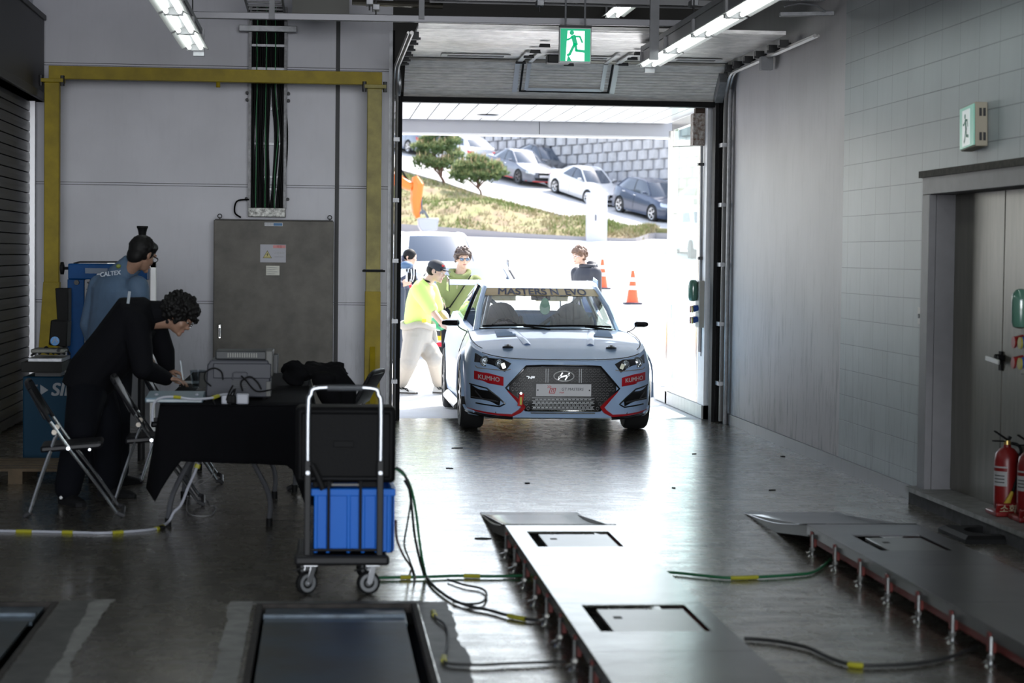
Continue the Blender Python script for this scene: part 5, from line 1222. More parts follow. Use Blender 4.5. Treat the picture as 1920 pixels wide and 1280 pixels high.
# ---- 1. bent man in black at the table
def man_black():
    Y = 14.15; q = lambda px, py, y=Y: P(px, py, y)
    hc = q(334, 592, 14.12); hip = q(172, 712, 14.2); sh = q(272, 596, 14.15); lat = V(-.25, -1, 0).normalized()  # his right side faces the camera
    f = V(.86, -.10, -.66); u = V(.62, 0, .78)
    base = V(q(170, 700).x, 14.1, 0)
    hand1 = G(328, 712, .80); hand2 = P(330, 703, 14.45); hand2.z = .84
    b = MB(); l, ff, uu, R = head(b, hc, f, u, .98)
    limb(b, [sh+V(.02, 0, -.02), hc-R @ V(0, .03, .07)], [.058, .05]); ring_body(b, [hip, hip.lerp(sh, .5), sh], lat, [.13, .13, .15], [.09, .09, .09])
    el1 = q(268, 690, 13.95); s1 = sh+lat*.16+V(-.01, 0, -.03); limb(b, [s1, el1, hand1-V(.07, 0, 0)], [.045, .04, .028])
    hand(b, hand1-V(.06, 0, -.012), V(1, -.05, -.12), V(0, 0, 1), V(0, 1, 0), .42)
    hand(b, hand2-V(.06, 0, -.005), V(1, -.25, -.18), V(0, .2, 1), V(0, -1, 0), .75)
    h1, h2 = hip+lat*.09+V(0, 0, -.04), hip-lat*.09+V(0, 0, -.04); a1, a2 = G(127, 945), G(203, 930); a1.z = a2.z = .09
    limb(b, [h1, V(lerp(h1.x, a1.x, .5)+.04, a1.y, .48), a1], [.08, .05, .035]); limb(b, [h2, V(lerp(h2.x, a2.x, .5)+.05, a2.y, .48), a2], [.08, .05, .035])
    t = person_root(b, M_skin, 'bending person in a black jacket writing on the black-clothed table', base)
    mj = mat('black_jacket', (.005, .0052, .007), .85, spec=.12, bump=.3, bscale=9); mt = mat('navy_black_trousers', (.005, .0055, .008), .9, spec=.1, bump=.3, bscale=7)
    b = MB(); mid = hip.lerp(sh, .5)+V(-.015, 0, .02)
    ring_body(b, [hip+V(-.05, 0, -.08), hip+V(.0, 0, .03), mid, sh+V(-.05, 0, .02), sh+V(.015, 0, .02), sh+V(.06, 0, .035)], lat, [.20, .205, .22, .235, .165, .095], [.16, .175, .175, .165, .125, .09])
    s2 = sh-lat*.17+V(-.01, 0, -.03); el2 = q(308, 660, 14.4)
    limb(b, [s1, el1, hand1-V(.06, 0, -.01)], [.10, .078, .052]); limb(b, [s2, el2, hand2-V(.055, 0, -.005)], [.095, .075, .05])
    j = b.build('jacket', mj, t, smooth=60, remesh=.012, sm=3)
    b = MB(); c = sh+V(.065, 0, .03); d = (hc-sh).normalized(); ring_body(b, [c-d*.05, c+d*.03, c+d*.085], lat, [.10, .092, .084], [.095, .085, .078]); b.build('collar', mj, j, remesh=.01, sm=2)
    p = q(242, 556, 14.0); b = MB(); p = sh+lat*.18+V(-.1, -.03, .05); b.bar(P(243, 546, 13.93), P(240, 569, 13.93), .018, .004, up=(0, 1, 0)); b.build('reflective_patch', mat('reflective_grey', (.22, .26, .30), .4), j, smooth=0)
    b = MB(); ring_body(b, [hip+V(.03, 0, .06), hip+V(-.02, 0, -.06), hip+V(-.02, 0, -.17)], lat, [.16, .175, .17], [.13, .15, .14])
    for h_, a_ in ((h1, a1), (h2, a2)): limb(b, [h_+V(0, 0, -.05), V(lerp(h_.x, a_.x, .5)+.035, a_.y, .48), a_+V(.0, 0, .02)], [.135, .108, .09])
    b.build('trousers', mt, t, smooth=60, remesh=.013, sm=3)
    ms = mat('black_shoe', (.008, .008, .009), .6, spec=.2)
    so = shoe(t, a1, V(.6, -.8, 0), ms, ms, 1.05); b = MB(); b.ell(G(115, 932, .05)+V(0, -.02, 0), .012, .012, .012, 8, 6); b.build('reflector_dot', mat('dot_white', (.8, .8, .8), .3), so)
    shoe(t, a2, V(.9, -.4, 0), ms, ms, 1.05)
    b = MB(); curls(b, hc, R, 5, 520, .012, .094, .108, .108, -.012, -.03, .034, -.06); b.build('hair', M_hair, t, smooth=60, remesh=.0065)
    face_parts(t, hc, R, .98)
    b = MB()
    for k in (-1, 1): b.tube([hc+R @ V(k*(.031+.024*math.cos(a)), .108, .002+.018*math.sin(a)) for a in [i*PI/8 for i in range(16)]], .0022, 6, closed=True); b.tube([hc+R @ V(k*.055, .106, .006), hc+R @ V(k*.078, .0, .004)], .0022, 6)
    b.tube([hc+R @ V(-.007, .11, .004), hc+R @ V(.007, .11, .004)], .002, 6); b.build('glasses', M_chrome, t)
    pn = wthing('pen', 'white and blue pen held in the hand of the bending person in black', 'pen', hand1+V(.04, 0, .03)); b = MB(); e = hand1+V(.055, -.01, .0); b.tube([e, e+V(-.02, .01, .13)], .005, 8); b.build('barrel', mat('pen_white', (.6, .65, .7), .3), pn)
    return t
man_black()
# ---- 2. man in a blue-grey jacket behind
def man_blue():
    Y = 15.0; q = lambda px, py, y=Y: P(px, py, y)
    hc = q(267, 476, 14.95); sh = q(222, 528); hip = V(sh.x-.06, Y, .93); fw = V(.62, .74, -.42); lat = V(-.70, .71, 0)      # facing away to the right
    base = V(hip.x, Y, 0); b = MB(); l, f, u, R = head(b, hc, fw, V(.3, .3, 1), 1.0)
    l = V(l.x, l.y, 0).normalized()
    limb(b, [sh+V(.03, 0, .03), hc-R @ V(0, .03, .07)], [.058, .05]); ring_body(b, [hip, sh], l, [.13, .15], [.09, .09])
    for k in (-1, 1): limb(b, [hip+l*k*.09, hip+l*k*.1+V(0, 0, -.45), V(hip.x, hip.y, .09)+l*k*.11], [.08, .055, .035])
    sl = [sh+l*k*.19+V(0, 0, -.035) for k in (1, -1)]; eL = sl[0]+V(-.08, .02, -.28); eR = sl[1]+V(.04, .0, -.28); hL = eL+V(.04, .08, -.22); hR = P(273, 668, 14.9)
    limb(b, [sl[0], eL, hL], [.045, .04, .028]); limb(b, [sl[1], eR, hR], [.045, .04, .028]); hand(b, hR, V(.5, .2, -.8), V(.6, -.6, 0), V(0, 1, 0), .4); hand(b, hL, V(.1, .2, -1), V(-.8, 0, 0), V(0, 1, 0), .4)
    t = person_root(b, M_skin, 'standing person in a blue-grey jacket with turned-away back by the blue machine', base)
    mj = mat('blue_grey_jacket', (.075, .125, .20), .7, bump=.35, bscale=10, var=.15, vscale=9)
    b = MB(); ring_body(b, [hip+V(0, 0, -.03), hip+V(0, 0, .15), hip.lerp(sh, .6), sh+V(-.01, 0, -.06), sh+V(0, 0, .02), sh+V(.015, 0, .06)], l, [.19, .185, .205, .225, .15, .08], [.13, .125, .135, .13, .10, .075])
    limb(b, [sl[0], eL, hL+V(0, 0, .03)], [.085, .065, .045]); limb(b, [sl[1], eR, hR+V(0, 0, .03)], [.085, .065, .045]); j = b.build('jacket', mj, t, smooth=60, remesh=.012, sm=3)
    b = MB(); c = sh+V(.02, .0, .05); d = (hc-c).normalized(); ring_body(b, [c-d*.04, c+d*.06, c+d*.125], l, [.098, .088, .080], [.092, .084, .078]); b.build('collar', mj, j, remesh=.01, sm=2)
    b = MB(); ring_body(b, [hip+V(0, 0, .05), hip+V(0, 0, -.1)], l, [.165, .175], [.12, .13])
    for k in (-1, 1): limb(b, [hip+l*k*.09+V(0, 0, -.08), hip+l*k*.1+V(0, 0, -.45), V(hip.x, hip.y, .1)+l*k*.11], [.105, .08, .065])
    b.build('trousers', mat('dark_trousers', (.012, .013, .017), .9, spec=.15), t, smooth=60, remesh=.013, sm=2)
    for k in (-1, 1): shoe(t, V(hip.x, hip.y, .09)+l*k*.11, V(.7, .7, 0), MATS['black_shoe'], MATS['black_shoe'])
    b = MB(); rnd = random.Random(4); b.ell(hc+R @ V(0, -.022, .030), .088, .100, .100, 18, 12, R); b.ell(hc+R @ V(0, -.06, -.03), .070, .055, .07, 14, 10, R); b.ell(hc+R @ V(0, .045, .075), .07, .055, .04, 14, 10, R)
    for i in range(160):
        v = V(rnd.gauss(0, 1), rnd.gauss(0, 1), abs(rnd.gauss(0, 1))).normalized(); p = V(v.x*.088, v.y*.10-.02, v.z*.10+.032)
        if p.y > .05 and p.z < .05: continue
        b.tube([hc+R @ p, hc+R @ (p+V(v.x*.01, .012, -.02))], [.009, .004], 5)
    b.build('hair', M_hair, t, smooth=60, remesh=.007, sm=1); face_parts(t, hc, R)
    b = MB()
    for k in (-1, 1): b.tube([hc+R @ V(k*(.031+.024*math.cos(a)), .108, .002+.018*math.sin(a)) for a in [i*PI/8 for i in range(16)]], .0025, 6, closed=True); b.tube([hc+R @ V(k*.055, .106, .006), hc+R @ V(k*.082, .0, .004)], .0025, 6)
    b.build('glasses', M_black, t)
    n = V(l.y, -l.x, 0); n = n if n.y < 0 else -n
    c = P(209, 512, 14.84); ang = math.atan2(n.x, -n.y)
    def mf(v): return v
    text('lettering', 'CALTEX', j, P(207, 513, 14.825), .045, mat('print_pale', (.5, .55, .62), .5), rot=(PI/2-.25, -.12, ang*.6), bold=.001)
    b = MB(); p = P(222, 499, 14.86); b.ell(p, .018, .012, .016, 8, 6); b.build('printed_mark', mat('print_yellowgreen', (.18, .22, .04), .5), j)
man_blue()
# ---- 3. crew member in a lime shirt and white racing trousers
def man_lime():
    Y = 24.1; q = lambda px, py, y=Y: P(px, py, y); gz = 0.0
    hc = q(818, 509, 24.0); sh = q(795, 537, 24.05); hip = q(783, 618, 24.15); fw = V(.93, -.42, -.28); lat = V(.35, .94, 0).normalized()
    b = MB(); l, f, u, R = head(b, hc, fw, V(.25, 0, 1), 1.02); l = V(l.x, l.y, 0).normalized()
    limb(b, [sh+V(.02, 0, .02), hc-R @ V(0, .03, .07)], [.06, .052]); ring_body(b, [hip, sh], l, [.14, .16], [.10, .10])
    s1 = sh-l*.19+V(.01, 0, -.04); e1 = q(813, 586, 23.7); w1 = q(833, 611, 23.55)
    s2 = sh+l*.19+V(.01, 0, -.04); e2 = q(822, 582, 24.3); w2 = q(845, 606, 24.1)
    limb(b, [s1, e1, w1], [.05, .042, .03], mid=4); limb(b, [s2, e2, w2], [.05, .042, .03], mid=4)
    hand(b, w1, V(.8, -.25, -.35), V(.2, -.6, .7), V(.3, .2, 1), .55, 1.1); hand(b, w2, V(.8, -.25, -.3), V(.2, -.2, 1), V(.3, 1, 0), .5, 1.1)
    a1, a2 = G(752, 738), G(823, 738); a1.z = a2.z = .12; k1, k2 = q(766, 680, 24.0), q(815, 672, 24.1); h1, h2 = hip-l*.10+V(0, 0, -.06), hip+l*.10+V(0, 0, -.06)
    limb(b, [h1, k1, a1], [.09, .06, .04]); limb(b, [h2, k2, a2], [.09, .06, .04])
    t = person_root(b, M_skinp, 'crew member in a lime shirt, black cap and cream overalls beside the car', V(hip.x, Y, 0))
    ml = mat('lime_shirt', (.62, .86, .22), .75, bump=.3, bscale=8)
    b = MB(); ring_body(b, [hip+V(.0, 0, .0), hip+V(.0, 0, .12), hip.lerp(sh, .6)+V(-.02, 0, 0), sh+V(-.02, 0, -.06), sh+V(0, 0, .02), sh+V(.03, 0, .05)], l, [.185, .185, .21, .225, .15, .085], [.15, .155, .155, .14, .10, .07])
    limb(b, [s1, s1.lerp(e1, .8)], [.095, .085]); limb(b, [s2, s2.lerp(e2, .8)], [.095, .085]); j = b.build('shirt', ml, t, smooth=60, remesh=.013, sm=3)
    b = MB(); c = sh+V(.035, -.0, .06); d = (hc-c).normalized(); b.tube([c+l*.07*math.cos(a)+f*.07*math.sin(a)+V(0, 0, .01) for a in [i*PI/8 for i in range(16)]], .012, 6, closed=True); b.build('collar', M_black, j)
    mo = mat('cream_overalls', (.42, .38, .33), .85, bump=.6, bscale=10)
    b = MB(); ring_body(b, [hip+V(0, 0, .07), hip+V(0, 0, -.02), hip+V(0, 0, -.15)], l, [.19, .21, .20], [.165, .18, .165])
    for h_, k_, a_ in ((h1, k1, a1), (h2, k2, a2)):
        limb(b, [h_+V(0, 0, -.04), k_, a_+V(0, 0, .03)], [.135, .105, .085], mid=5)
        for r in range(9): p = k_.lerp(a_+V(0, 0, .1), r/8); b.tube([p+V(.0, 0, -.012), p+V(0, 0, .012)], .105-.0035*r, 12)
    o = b.build('overall_trousers', mo, t, smooth=60, remesh=.015, sm=2)
    b = MB(); pts = [hip+l*.2*math.cos(a)+l.cross(UP)*.175*math.sin(a)+V(0, 0, .05+.02*math.sin(a*3)) for a in [i*PI/12 for i in range(24)]]; b.tube(pts, .042, 8, closed=True); b.tube([pts[2], pts[3]+V(.02, -.06, -.1), pts[3]+V(.04, -.05, -.22)], .04, 8); b.build('tied_sleeves', mo, o, remesh=.014, sm=2)
    b = MB(); p = q(795, 601, 23.9); b.cbox(p, .05, .03, .04); b.build('yellow_patch', mat('patch_yellow', (.7, .55, .05), .6), o)
    for a_ in (a1, a2):
        b = MB(); b.cyl(a_+V(0, 0, -.01), a_+V(0, 0, .07), .058, 12); b.build('grey_cuff', mat('cuff_grey', (.32, .31, .30), .8), o)
    mw = mat('white_boot', (.60, .58, .54), .6)
    for a_, d in ((a1, V(1, -.5, 0)), (a2, V(.9, -.5, 0))):
        s_ = shoe(t, V(a_.x, a_.y, .1), d, mw, mat('dark_sole', (.08, .07, .06), .7), 1.08, .13)
        b = MB(); d = d.normalized(); l_ = V(d.y, -d.x, 0)
        for k in range(2): b.tube([V(a_.x, a_.y, .13)+l_*.045-d*.05, V(a_.x, a_.y, .09-.03*k)+l_*.05+d*.02, V(a_.x, a_.y, .07)+l_*.05+d*(.06+.04*k), V(a_.x, a_.y, .035)+l_*.048+d*.12], .006, 5)
        b.build('black_piping', M_black, s_)
    b = MB(); b.ell(hc+R @ V(0, -.03, .012), .085, .095, .085, 16, 10, R); b.ell(hc+R @ V(0, .05, .045), .074, .05, .035, 12, 8, R); b.build('hair', M_hair, t, smooth=60, remesh=.009)
    mc = mat('black_cap', (.022, .026, .036), .75)
    b = MB(); b.ell(hc+R @ V(0, -.012, .055), .094, .112, .080, 18, 12, R); b.build('cap', mc, t, smooth=60); cap = COL.objects[-1]
    rows = [[hc+R @ V(x, .075+d_*math.sqrt(max(.0, 1-(x/.078)**2))*.095, .055-.12*x*x*6-d_*.012) for x in [lerp(-.076, .076, k/10) for k in range(11)]] for d_ in (0, .5, 1)]
    b = MB(); b.grid(rows); b.build('cap_peak', mc, cap, smooth=60, solid=.006)
    b = MB(); b.ell(hc+R @ V(-.045, .075, .085), .02, .012, .016, 8, 6); b.build('cap_badge', mat('badge_red', (.5, .03, .03), .5), cap)
    face_parts(t, hc, R, 1.02)
man_lime()
# ---- 4. man in a green hoodie and mirrored sunglasses with a helmet
def man_green():
    Y = 25.6; q = lambda px, py, y=Y: P(px, py, y); g0 = zg(Y)
    hc = q(868, 485); sh = q(862, 521); hip = V(sh.x-.02, Y, 1.0); b = MB(); l, f, u, R = head(b, hc, V(.16, -1, -.06), UP, 1.04)
    limb(b, [sh, hc-R @ V(0, .03, .07)], [.072, .064]); ring_body(b, [hip, sh], l, [.14, .16], [.10, .10])
    s1 = sh-l*.20+V(0, 0, -.05); e1 = q(829, 574, 25.4); w1 = q(826, 562, 25.15); e1 = V(s1.x-.05, Y-.05, s1.z-.27); w1 = P(826, 566, 25.2)
    s2 = sh+l*.20+V(0, 0, -.05); e2 = s2+V(.08, .02, -.3); w2 = e2+V(.0, -.05, -.25)
    limb(b, [s1, e1, w1], [.05, .042, .03]); limb(b, [s2, e2, w2], [.05, .042, .03]); hand(b, w1+V(0, 0, .02), V(-.1, -.5, -.6), V(-.2, -.9, .5), V(1, -.2, 0), 1.0, 1.1); hand(b, w2, V(0, -.1, -1), V(1, 0, 0), V(0, -1, 0), .4)
    for k in (-1, 1): limb(b, [hip+l*k*.1, hip+l*k*.11+V(0, 0, -.48), V(hip.x, Y, g0+.1)+l*k*.12], [.085, .058, .036])
    t = person_root(b, M_skinp, 'person in an olive-green hoodie and mirrored sunglasses standing behind the car', V(hip.x, Y, g0), vox=.009)
    mg_ = mat('olive_hoodie', (.19, .22, .085), .85, bump=.4, bscale=7)
    b = MB(); ring_body(b, [hip+V(0, 0, -.08), hip+V(0, 0, .1), hip.lerp(sh, .6), sh+V(0, 0, -.07), sh+V(0, 0, .015), sh+V(0, 0, .05)], l, [.215, .205, .225, .24, .16, .09], [.14, .14, .15, .14, .105, .08])
    limb(b, [s1, e1, w1], [.095, .075, .055]); limb(b, [s2, e2, w2], [.095, .075, .055]); j = b.build('hoodie', mg_, t, smooth=60, remesh=.014, sm=3)
    b = MB(); b.tube([sh+l*(.115*math.cos(a))+V(0, -.075*math.sin(a)-.01, .085-.075*max(0, math.sin(a))) for a in [i*PI/10 for i in range(20)]], .036, 8, closed=True); b.build('hood', mg_, j, smooth=60, remesh=.012, sm=2)
    b = MB(); 
    for k in (-1, 1): b.tube([sh+l*k*.04+V(0, -.15, -.03), sh+l*k*.045+V(0, -.165, -.13)], .004, 5)
    b.build('drawstring', mat('cord_tan', (.5, .42, .3), .7), j)
    b = MB(); pts = [sh+l*lerp(-.13, .13, k/8)+V(0, -.115-.06*math.sin(PI*k/8), lerp(-.36, .03, k/8)) for k in range(9)]; b.tube([sh-l*.16+V(0, -.15, -.36)]+[p for p in pts], .018, 6, flat=.4); b.build('shoulder_strap', M_black, t)
    b = MB()
    for k in (-1, 1): limb(b, [hip+l*k*.1+V(0, 0, -.02), hip+l*k*.11+V(0, 0, -.48), V(hip.x, Y, g0+.1)+l*k*.12], [.12, .09, .07])
    b.build('trousers', MATS['dark_trousers'], t, smooth=60, remesh=.016, sm=2)
    for k in (-1, 1): shoe(t, V(hip.x, Y, g0+.09)+l*k*.12, V(.1, -1, 0), MATS['black_shoe'], MATS['black_shoe'], zg_=g0)
    b = MB(); curls(b, hc, R, 9, 330, .015, .086, .10, .105, .022, .0, .024, -.03); b.build('hair', mat('brown_hair', (.075, .05, .042), .5), t, smooth=60, remesh=.008)
    face_parts(t, hc, R, 1.04, eyes=False)
    b = MB()
    for k in (-1, 1): b.ell(hc+R @ V(k*.034, .098, .0), .031, .012, .022, 14, 8, R)
    g = b.build('sunglasses', mat('mirror_lens', (.16, .19, .25), .12, .8), t); b = MB()
    for k in (-1, 1): b.tube([hc+R @ V(k*.063, .092, .01), hc+R @ V(k*.082, .0, .008)], .004, 6)
    b.tube([hc+R @ V(-.012, .108, .008), hc+R @ V(.012, .108, .008)], .004, 6); b.build('frame', M_black, g)
    # helmet hanging from his hand
    c = P(824, 599, 25.1); h = wthing('racing_helmet', 'green, white and yellow racing helmet hanging from the hand of the person in olive', 'helmet', c)
    mh = [mat('helmet_white', (.6, .62, .6), .2, coat=.8), mat('helmet_green', (.02, .28, .12), .25, coat=.8), mat('helmet_yellow', (.7, .65, .04), .3)]
    b = MB(); b.ell(c, .122, .135, .135, 24, 16)
    for i, fc in enumerate(b.f):
        z = sum(b.v[k][2] for k in fc)/len(fc)-c.z; x = sum(b.v[k][0] for k in fc)/len(fc)-c.x; b.m[i] = 1 if (z < -.01 or (z < .08 and x < -.05)) else (0 if z > .055 else 1)
        if .02 < z < .05: b.m[i] = 0
    b.build('helmet_shell', mh, h, smooth=60)
    b = MB(); yy = c.y-.137; zz = [(-.02, .0), (.0, .045), (.02, .0), (.055, .0), (.085, .045), (.10, .0)]
    for a, d in (((-.05, .0), (-.03, .04)), ((-.03, .04), (-.01, .0)), ((-.01, .0), (.01, .045)), ((.03, -.005), (.055, .045)), ((.055, .045), (.08, -.005)), ((.03, -.005), (.08, -.005))): b.bar((c.x+a[0], yy+.25*a[0]**2, c.z+a[1]), (c.x+d[0], yy+.25*d[0]**2, c.z+d[1]), .010, .006, up=(0, 1, 0))
    b.build('painted_mark', mh[2], h, smooth=0)
    b = MB(); b.ell(c+V(.03, -.02, -.06), .10, .118, .04, 16, 8); b.build('visor', mat('visor_dark', (.03, .04, .05), .1, spec=.9), h)
    b = MB(); b.tube(catmull([c+V(-.06, -.02, .12), c+V(-.04, -.05, .20), c+V(.03, -.05, .20), c+V(.06, -.02, .12)], 5), .010, 6); b.build('strap', M_black, h)
man_green()
# ---- 5. young man with brown hair on the right
def man_right():
    Y = 28.6; q = lambda px, py, y=Y: P(px, py, y); g0 = zg(Y)
    hc = q(1086, 480); sh = q(1099, 505); hip = V(sh.x, Y, g0+.98); b = MB(); l, f, u, R = head(b, hc, V(-.80, -.6, -.1), UP, 1.0); l = V(l.x, l.y, 0).normalized()
    limb(b, [sh, hc-R @ V(0, .03, .07)], [.055, .048]); ring_body(b, [hip, sh], l, [.14, .16], [.10, .10])
    S_ = [(sh+l*k*.19+V(0, 0, -.05)) for k in (-1, 1)]; E_ = [s_+V(.02, 0, -.29) for s_ in S_]; W_ = [e+V(-.04, -.03, -.25) for e in E_]
    for k in (0, 1): limb(b, [S_[k], E_[k], W_[k]], [.048, .04, .03]); hand(b, W_[k], V(-.1, -.1, -1), V((-1, 1)[k], 0, 0), V(0, -1, 0), .4)
    for k in (-1, 1): limb(b, [hip+l*k*.1, hip+l*k*.11+V(0, 0, -.48), V(hip.x, Y, g0+.1)+l*k*.12], [.085, .058, .036])
    t = person_root(b, M_skinp, 'young person in a black hooded jacket looking left beside the traffic cones', V(hip.x, Y, g0), vox=.009)
    mj = mat('dark_hood_jacket', (.03, .032, .042), .65, bump=.4, bscale=8)
    b = MB(); ring_body(b, [hip+V(0, 0, -.08), hip.lerp(sh, .55), sh+V(0, 0, -.07), sh+V(0, 0, .01), sh+V(0, 0, .04)], l, [.21, .215, .225, .15, .085], [.14, .145, .135, .10, .08])
    for k in (0, 1): limb(b, [S_[k], E_[k], W_[k]], [.088, .07, .05])
    j = b.build('jacket', mj, t, smooth=60, remesh=.014, sm=2)
    bk = -V(f.x, f.y, 0).normalized(); b = MB(); b.ell(sh+bk*.10+V(0, 0, .03), .10, .09, .10, 12, 8); b.tube([sh+l*(.10*math.cos(a))+bk*(.02+.09*math.sin(a))+V(0, 0, .05) for a in [i*PI/8 for i in range(16)]], .03, 8, closed=True); b.build('hood', mj, j, remesh=.013, sm=2)
    b = MB(); b.tube([sh+l*.06+bk*.19+V(0, 0, .10), sh+l*.11+bk*.02+V(0, 0, .05), sh+l*.13-bk*.10+V(0, 0, -.12)], .006, 5); b.build('white_piping', mat('piping_white', (.7, .7, .7), .5), j)
    b = MB()
    for k in (-1, 1): limb(b, [hip+l*k*.1+V(0, 0, -.02), hip+l*k*.11+V(0, 0, -.48), V(hip.x, Y, g0+.1)+l*k*.12], [.115, .085, .065])
    b.build('trousers', MATS['dark_trousers'], t, smooth=60, remesh=.016, sm=2)
    for k in (-1, 1): shoe(t, V(hip.x, Y, g0+.09)+l*k*.12, V(-.8, -.6, 0), MATS['black_shoe'], MATS['black_shoe'], zg_=g0)
    b = MB(); curls(b, hc, R, 12, 300, .014, .086, .104, .104, .012, .0, .018, -.05); b.build('hair', mat('auburn_hair', (.13, .075, .05), .5), t, smooth=60, remesh=.008); face_parts(t, hc, R, 1.0)
    b = MB()
    for k in (-1, 1): b.tube([hc+R @ V(k*(.031+.024*math.cos(a)), .108, .002+.018*math.sin(a)) for a in [i*PI/8 for i in range(16)]], .0022, 6, closed=True); b.tube([hc+R @ V(k*.055, .106, .006), hc+R @ V(k*.082, .0, .004)], .0022, 6)
    b.build('glasses', M_chrome, t)
man_right()
# ---- 6. stooping person in navy at the left door edge, carrying bags
def man_navy():
    Y = 30; q = lambda px, py, y=Y: P(px, py, y); g0 = zg(Y)
    hc = q(768, 483); sh = q(752, 490); hip = q(748, 538); fw = V(.8, -.4, -.6); b = MB(); l, f, u, R = head(b, hc, fw, V(.5, 0, .8), 1.0); l = V(l.x, l.y, 0).normalized()
    limb(b, [sh, hc-R @ V(0, .03, .07)], [.055, .048]); ring_body(b, [hip, sh], l, [.14, .16], [.10, .10])
    s1 = sh-l*.17+V(0, 0, -.05); e1 = q(742, 528, 29.7); w1 = q(752, 534, 29.5); s2 = sh+l*.17; e2 = s2+V(.12, 0, -.25); w2 = e2+V(.08, -.05, -.1)
    limb(b, [s1, e1, w1], [.05, .042, .03]); limb(b, [s2, e2, w2], [.05, .042, .03]); hand(b, w1, V(.7, -.4, .3), V(0, -1, .3), UP, .6, 1.1); hand(b, w2, V(.6, -.2, -.6), V(0, 0, 1), V(0, 1, 0), .5)
    for k in (-1, 1): limb(b, [hip+l*k*.1, hip+l*k*.11+V(.02, 0, -.45), V(hip.x, Y, g0+.1)+l*k*.12], [.085, .058, .036])
    t = person_root(b, M_skinp, 'stooping person in navy carrying gear at the left edge of the doorway', V(hip.x, Y, g0), vox=.009)
    mn = mat('navy_shirt', (.018, .024, .05), .75)
    b = MB(); ring_body(b, [hip+V(0, 0, -.05), hip.lerp(sh, .55)+V(-.05, 0, 0), sh+V(-.03, 0, -.06), sh+V(0, 0, .01), sh+V(.05, 0, .02)], l, [.20, .22, .22, .15, .09], [.15, .155, .14, .10, .07]); limb(b, [s1, e1, w1], [.09, .07, .05]); limb(b, [s2, e2, w2], [.09, .07, .05])
    b.build('shirt', mn, t, smooth=60, remesh=.014, sm=2)
    b = MB()
    for k in (-1, 1): limb(b, [hip+l*k*.1+V(0, 0, -.02), hip+l*k*.11+V(.02, 0, -.45), V(hip.x, Y, g0+.1)+l*k*.12], [.13, .095, .075])
    b.build('trousers', mat('slate_trousers', (.035, .045, .065), .8), t, smooth=60, remesh=.016, sm=2)
    for k in (-1, 1): shoe(t, V(hip.x, Y, g0+.09)+l*k*.12, V(.8, -.4, 0), mat('grey_shoe', (.25, .25, .25), .6), MATS['black_shoe'], zg_=g0)
    b = MB(); b.ell(hc+R @ V(0, -.02, .025), .09, .103, .10, 14, 10, R); b.build('hair', M_hair, t, smooth=60, remesh=.012); face_parts(t, hc, R)
    b = MB(); p = q(762, 497, 29.3); b.ell(p, .09, .09, .06, 12, 8); b.build('pouch', mat('slate_blue', (.05, .10, .18), .6), g := wthing('gear_bag', 'small blue and white gear bag held up by the stooping person in navy', 'bag', p))
    b = MB(); b.tube([q(748, 514, 29.3), q(768, 503, 29.3)], .055, 10); b.build('white_roll', mat('roll_white', (.6, .62, .66), .5), g)
    rnd = random.Random(2)
    for k in range(7):
        x = 763+k*2.6; b = MB(); b.tube([q(x, 505, 29.25), q(x+rnd.uniform(-3, 3), 516, 29.2), q(x+rnd.uniform(-4, 4), 527, 29.25)], .016, 6); b.build('strap', mat('roll_white', (.6, .62, .66), .5) if k % 2 else M_black, g)
man_navy()
# ================================================================== tables, chairs, printer and things on the table
M_cloth = mat('black_cloth', (.004, .004, .005), .95, spec=.08, bump=.2, bscale=12)
M_legs = mat('table_leg_grey', (.12, .123, .135), .35, .6)
M_cream = mat('socket_white', (.38, .39, .44), .4)
def table(y0, y1, x0, x1, lbl, drape=True):
    zt = .745; t = wthing('folding_table', lbl, 'table', ((x0+x1)/2, (y0+y1)/2, 0), 'folding tables')
    b = MB(); b.box(x0, x1, y0, y1, zt-.03, zt); b.build('tabletop', mat('table_grey', (.03, .03, .033), .5), t, bevel=.006)
    for yy, s_ in ((y0+.18, -1), (y1-.18, 1)):
        xa, xb = x0+.02, x1-.20 if drape else x1-.05
        L = [(xa-.0, .035), (xa+.03, .20), (xa+.15, .46), (xa+.19, zt-.03)] ; Rr = [(xb+.0, .035), (xb-.005, .20), (xb-.13, .46), (xb-.17, zt-.03)]
        for pts in (L, Rr):
            b = MB(); b.tube(catmull([(x, yy, z) for x, z in pts], 4), .016, 8); lg = b.build('leg', M_legs, t)
            b = MB(); b.cyl((pts[0][0], yy, 0), (pts[0][0], yy, .05), .02, 10); b.build('foot_cap', M_black, lg)
        b = MB(); b.box(xa+.13, xb-.11, yy-.012, yy+.012, .455, .51); cb = b.build('cross_bar', M_legs, t, bevel=.006)
        for x in (xa+.2, xb-.18):
            b = MB(); b.cyl((x, yy-.014, .482), (x, yy-.010, .482), .014, 10); b.build('slot', M_black, cb)
    return t
tx0, tx1 = -.93, -.10
table(12.5, 14.3, tx0, tx1, 'grey-legged folding table under a black cloth, nearer of the two')
table(14.34, 16.14, tx0+.0, tx1-.02, 'grey-legged folding table behind the cloth-covered one', False)
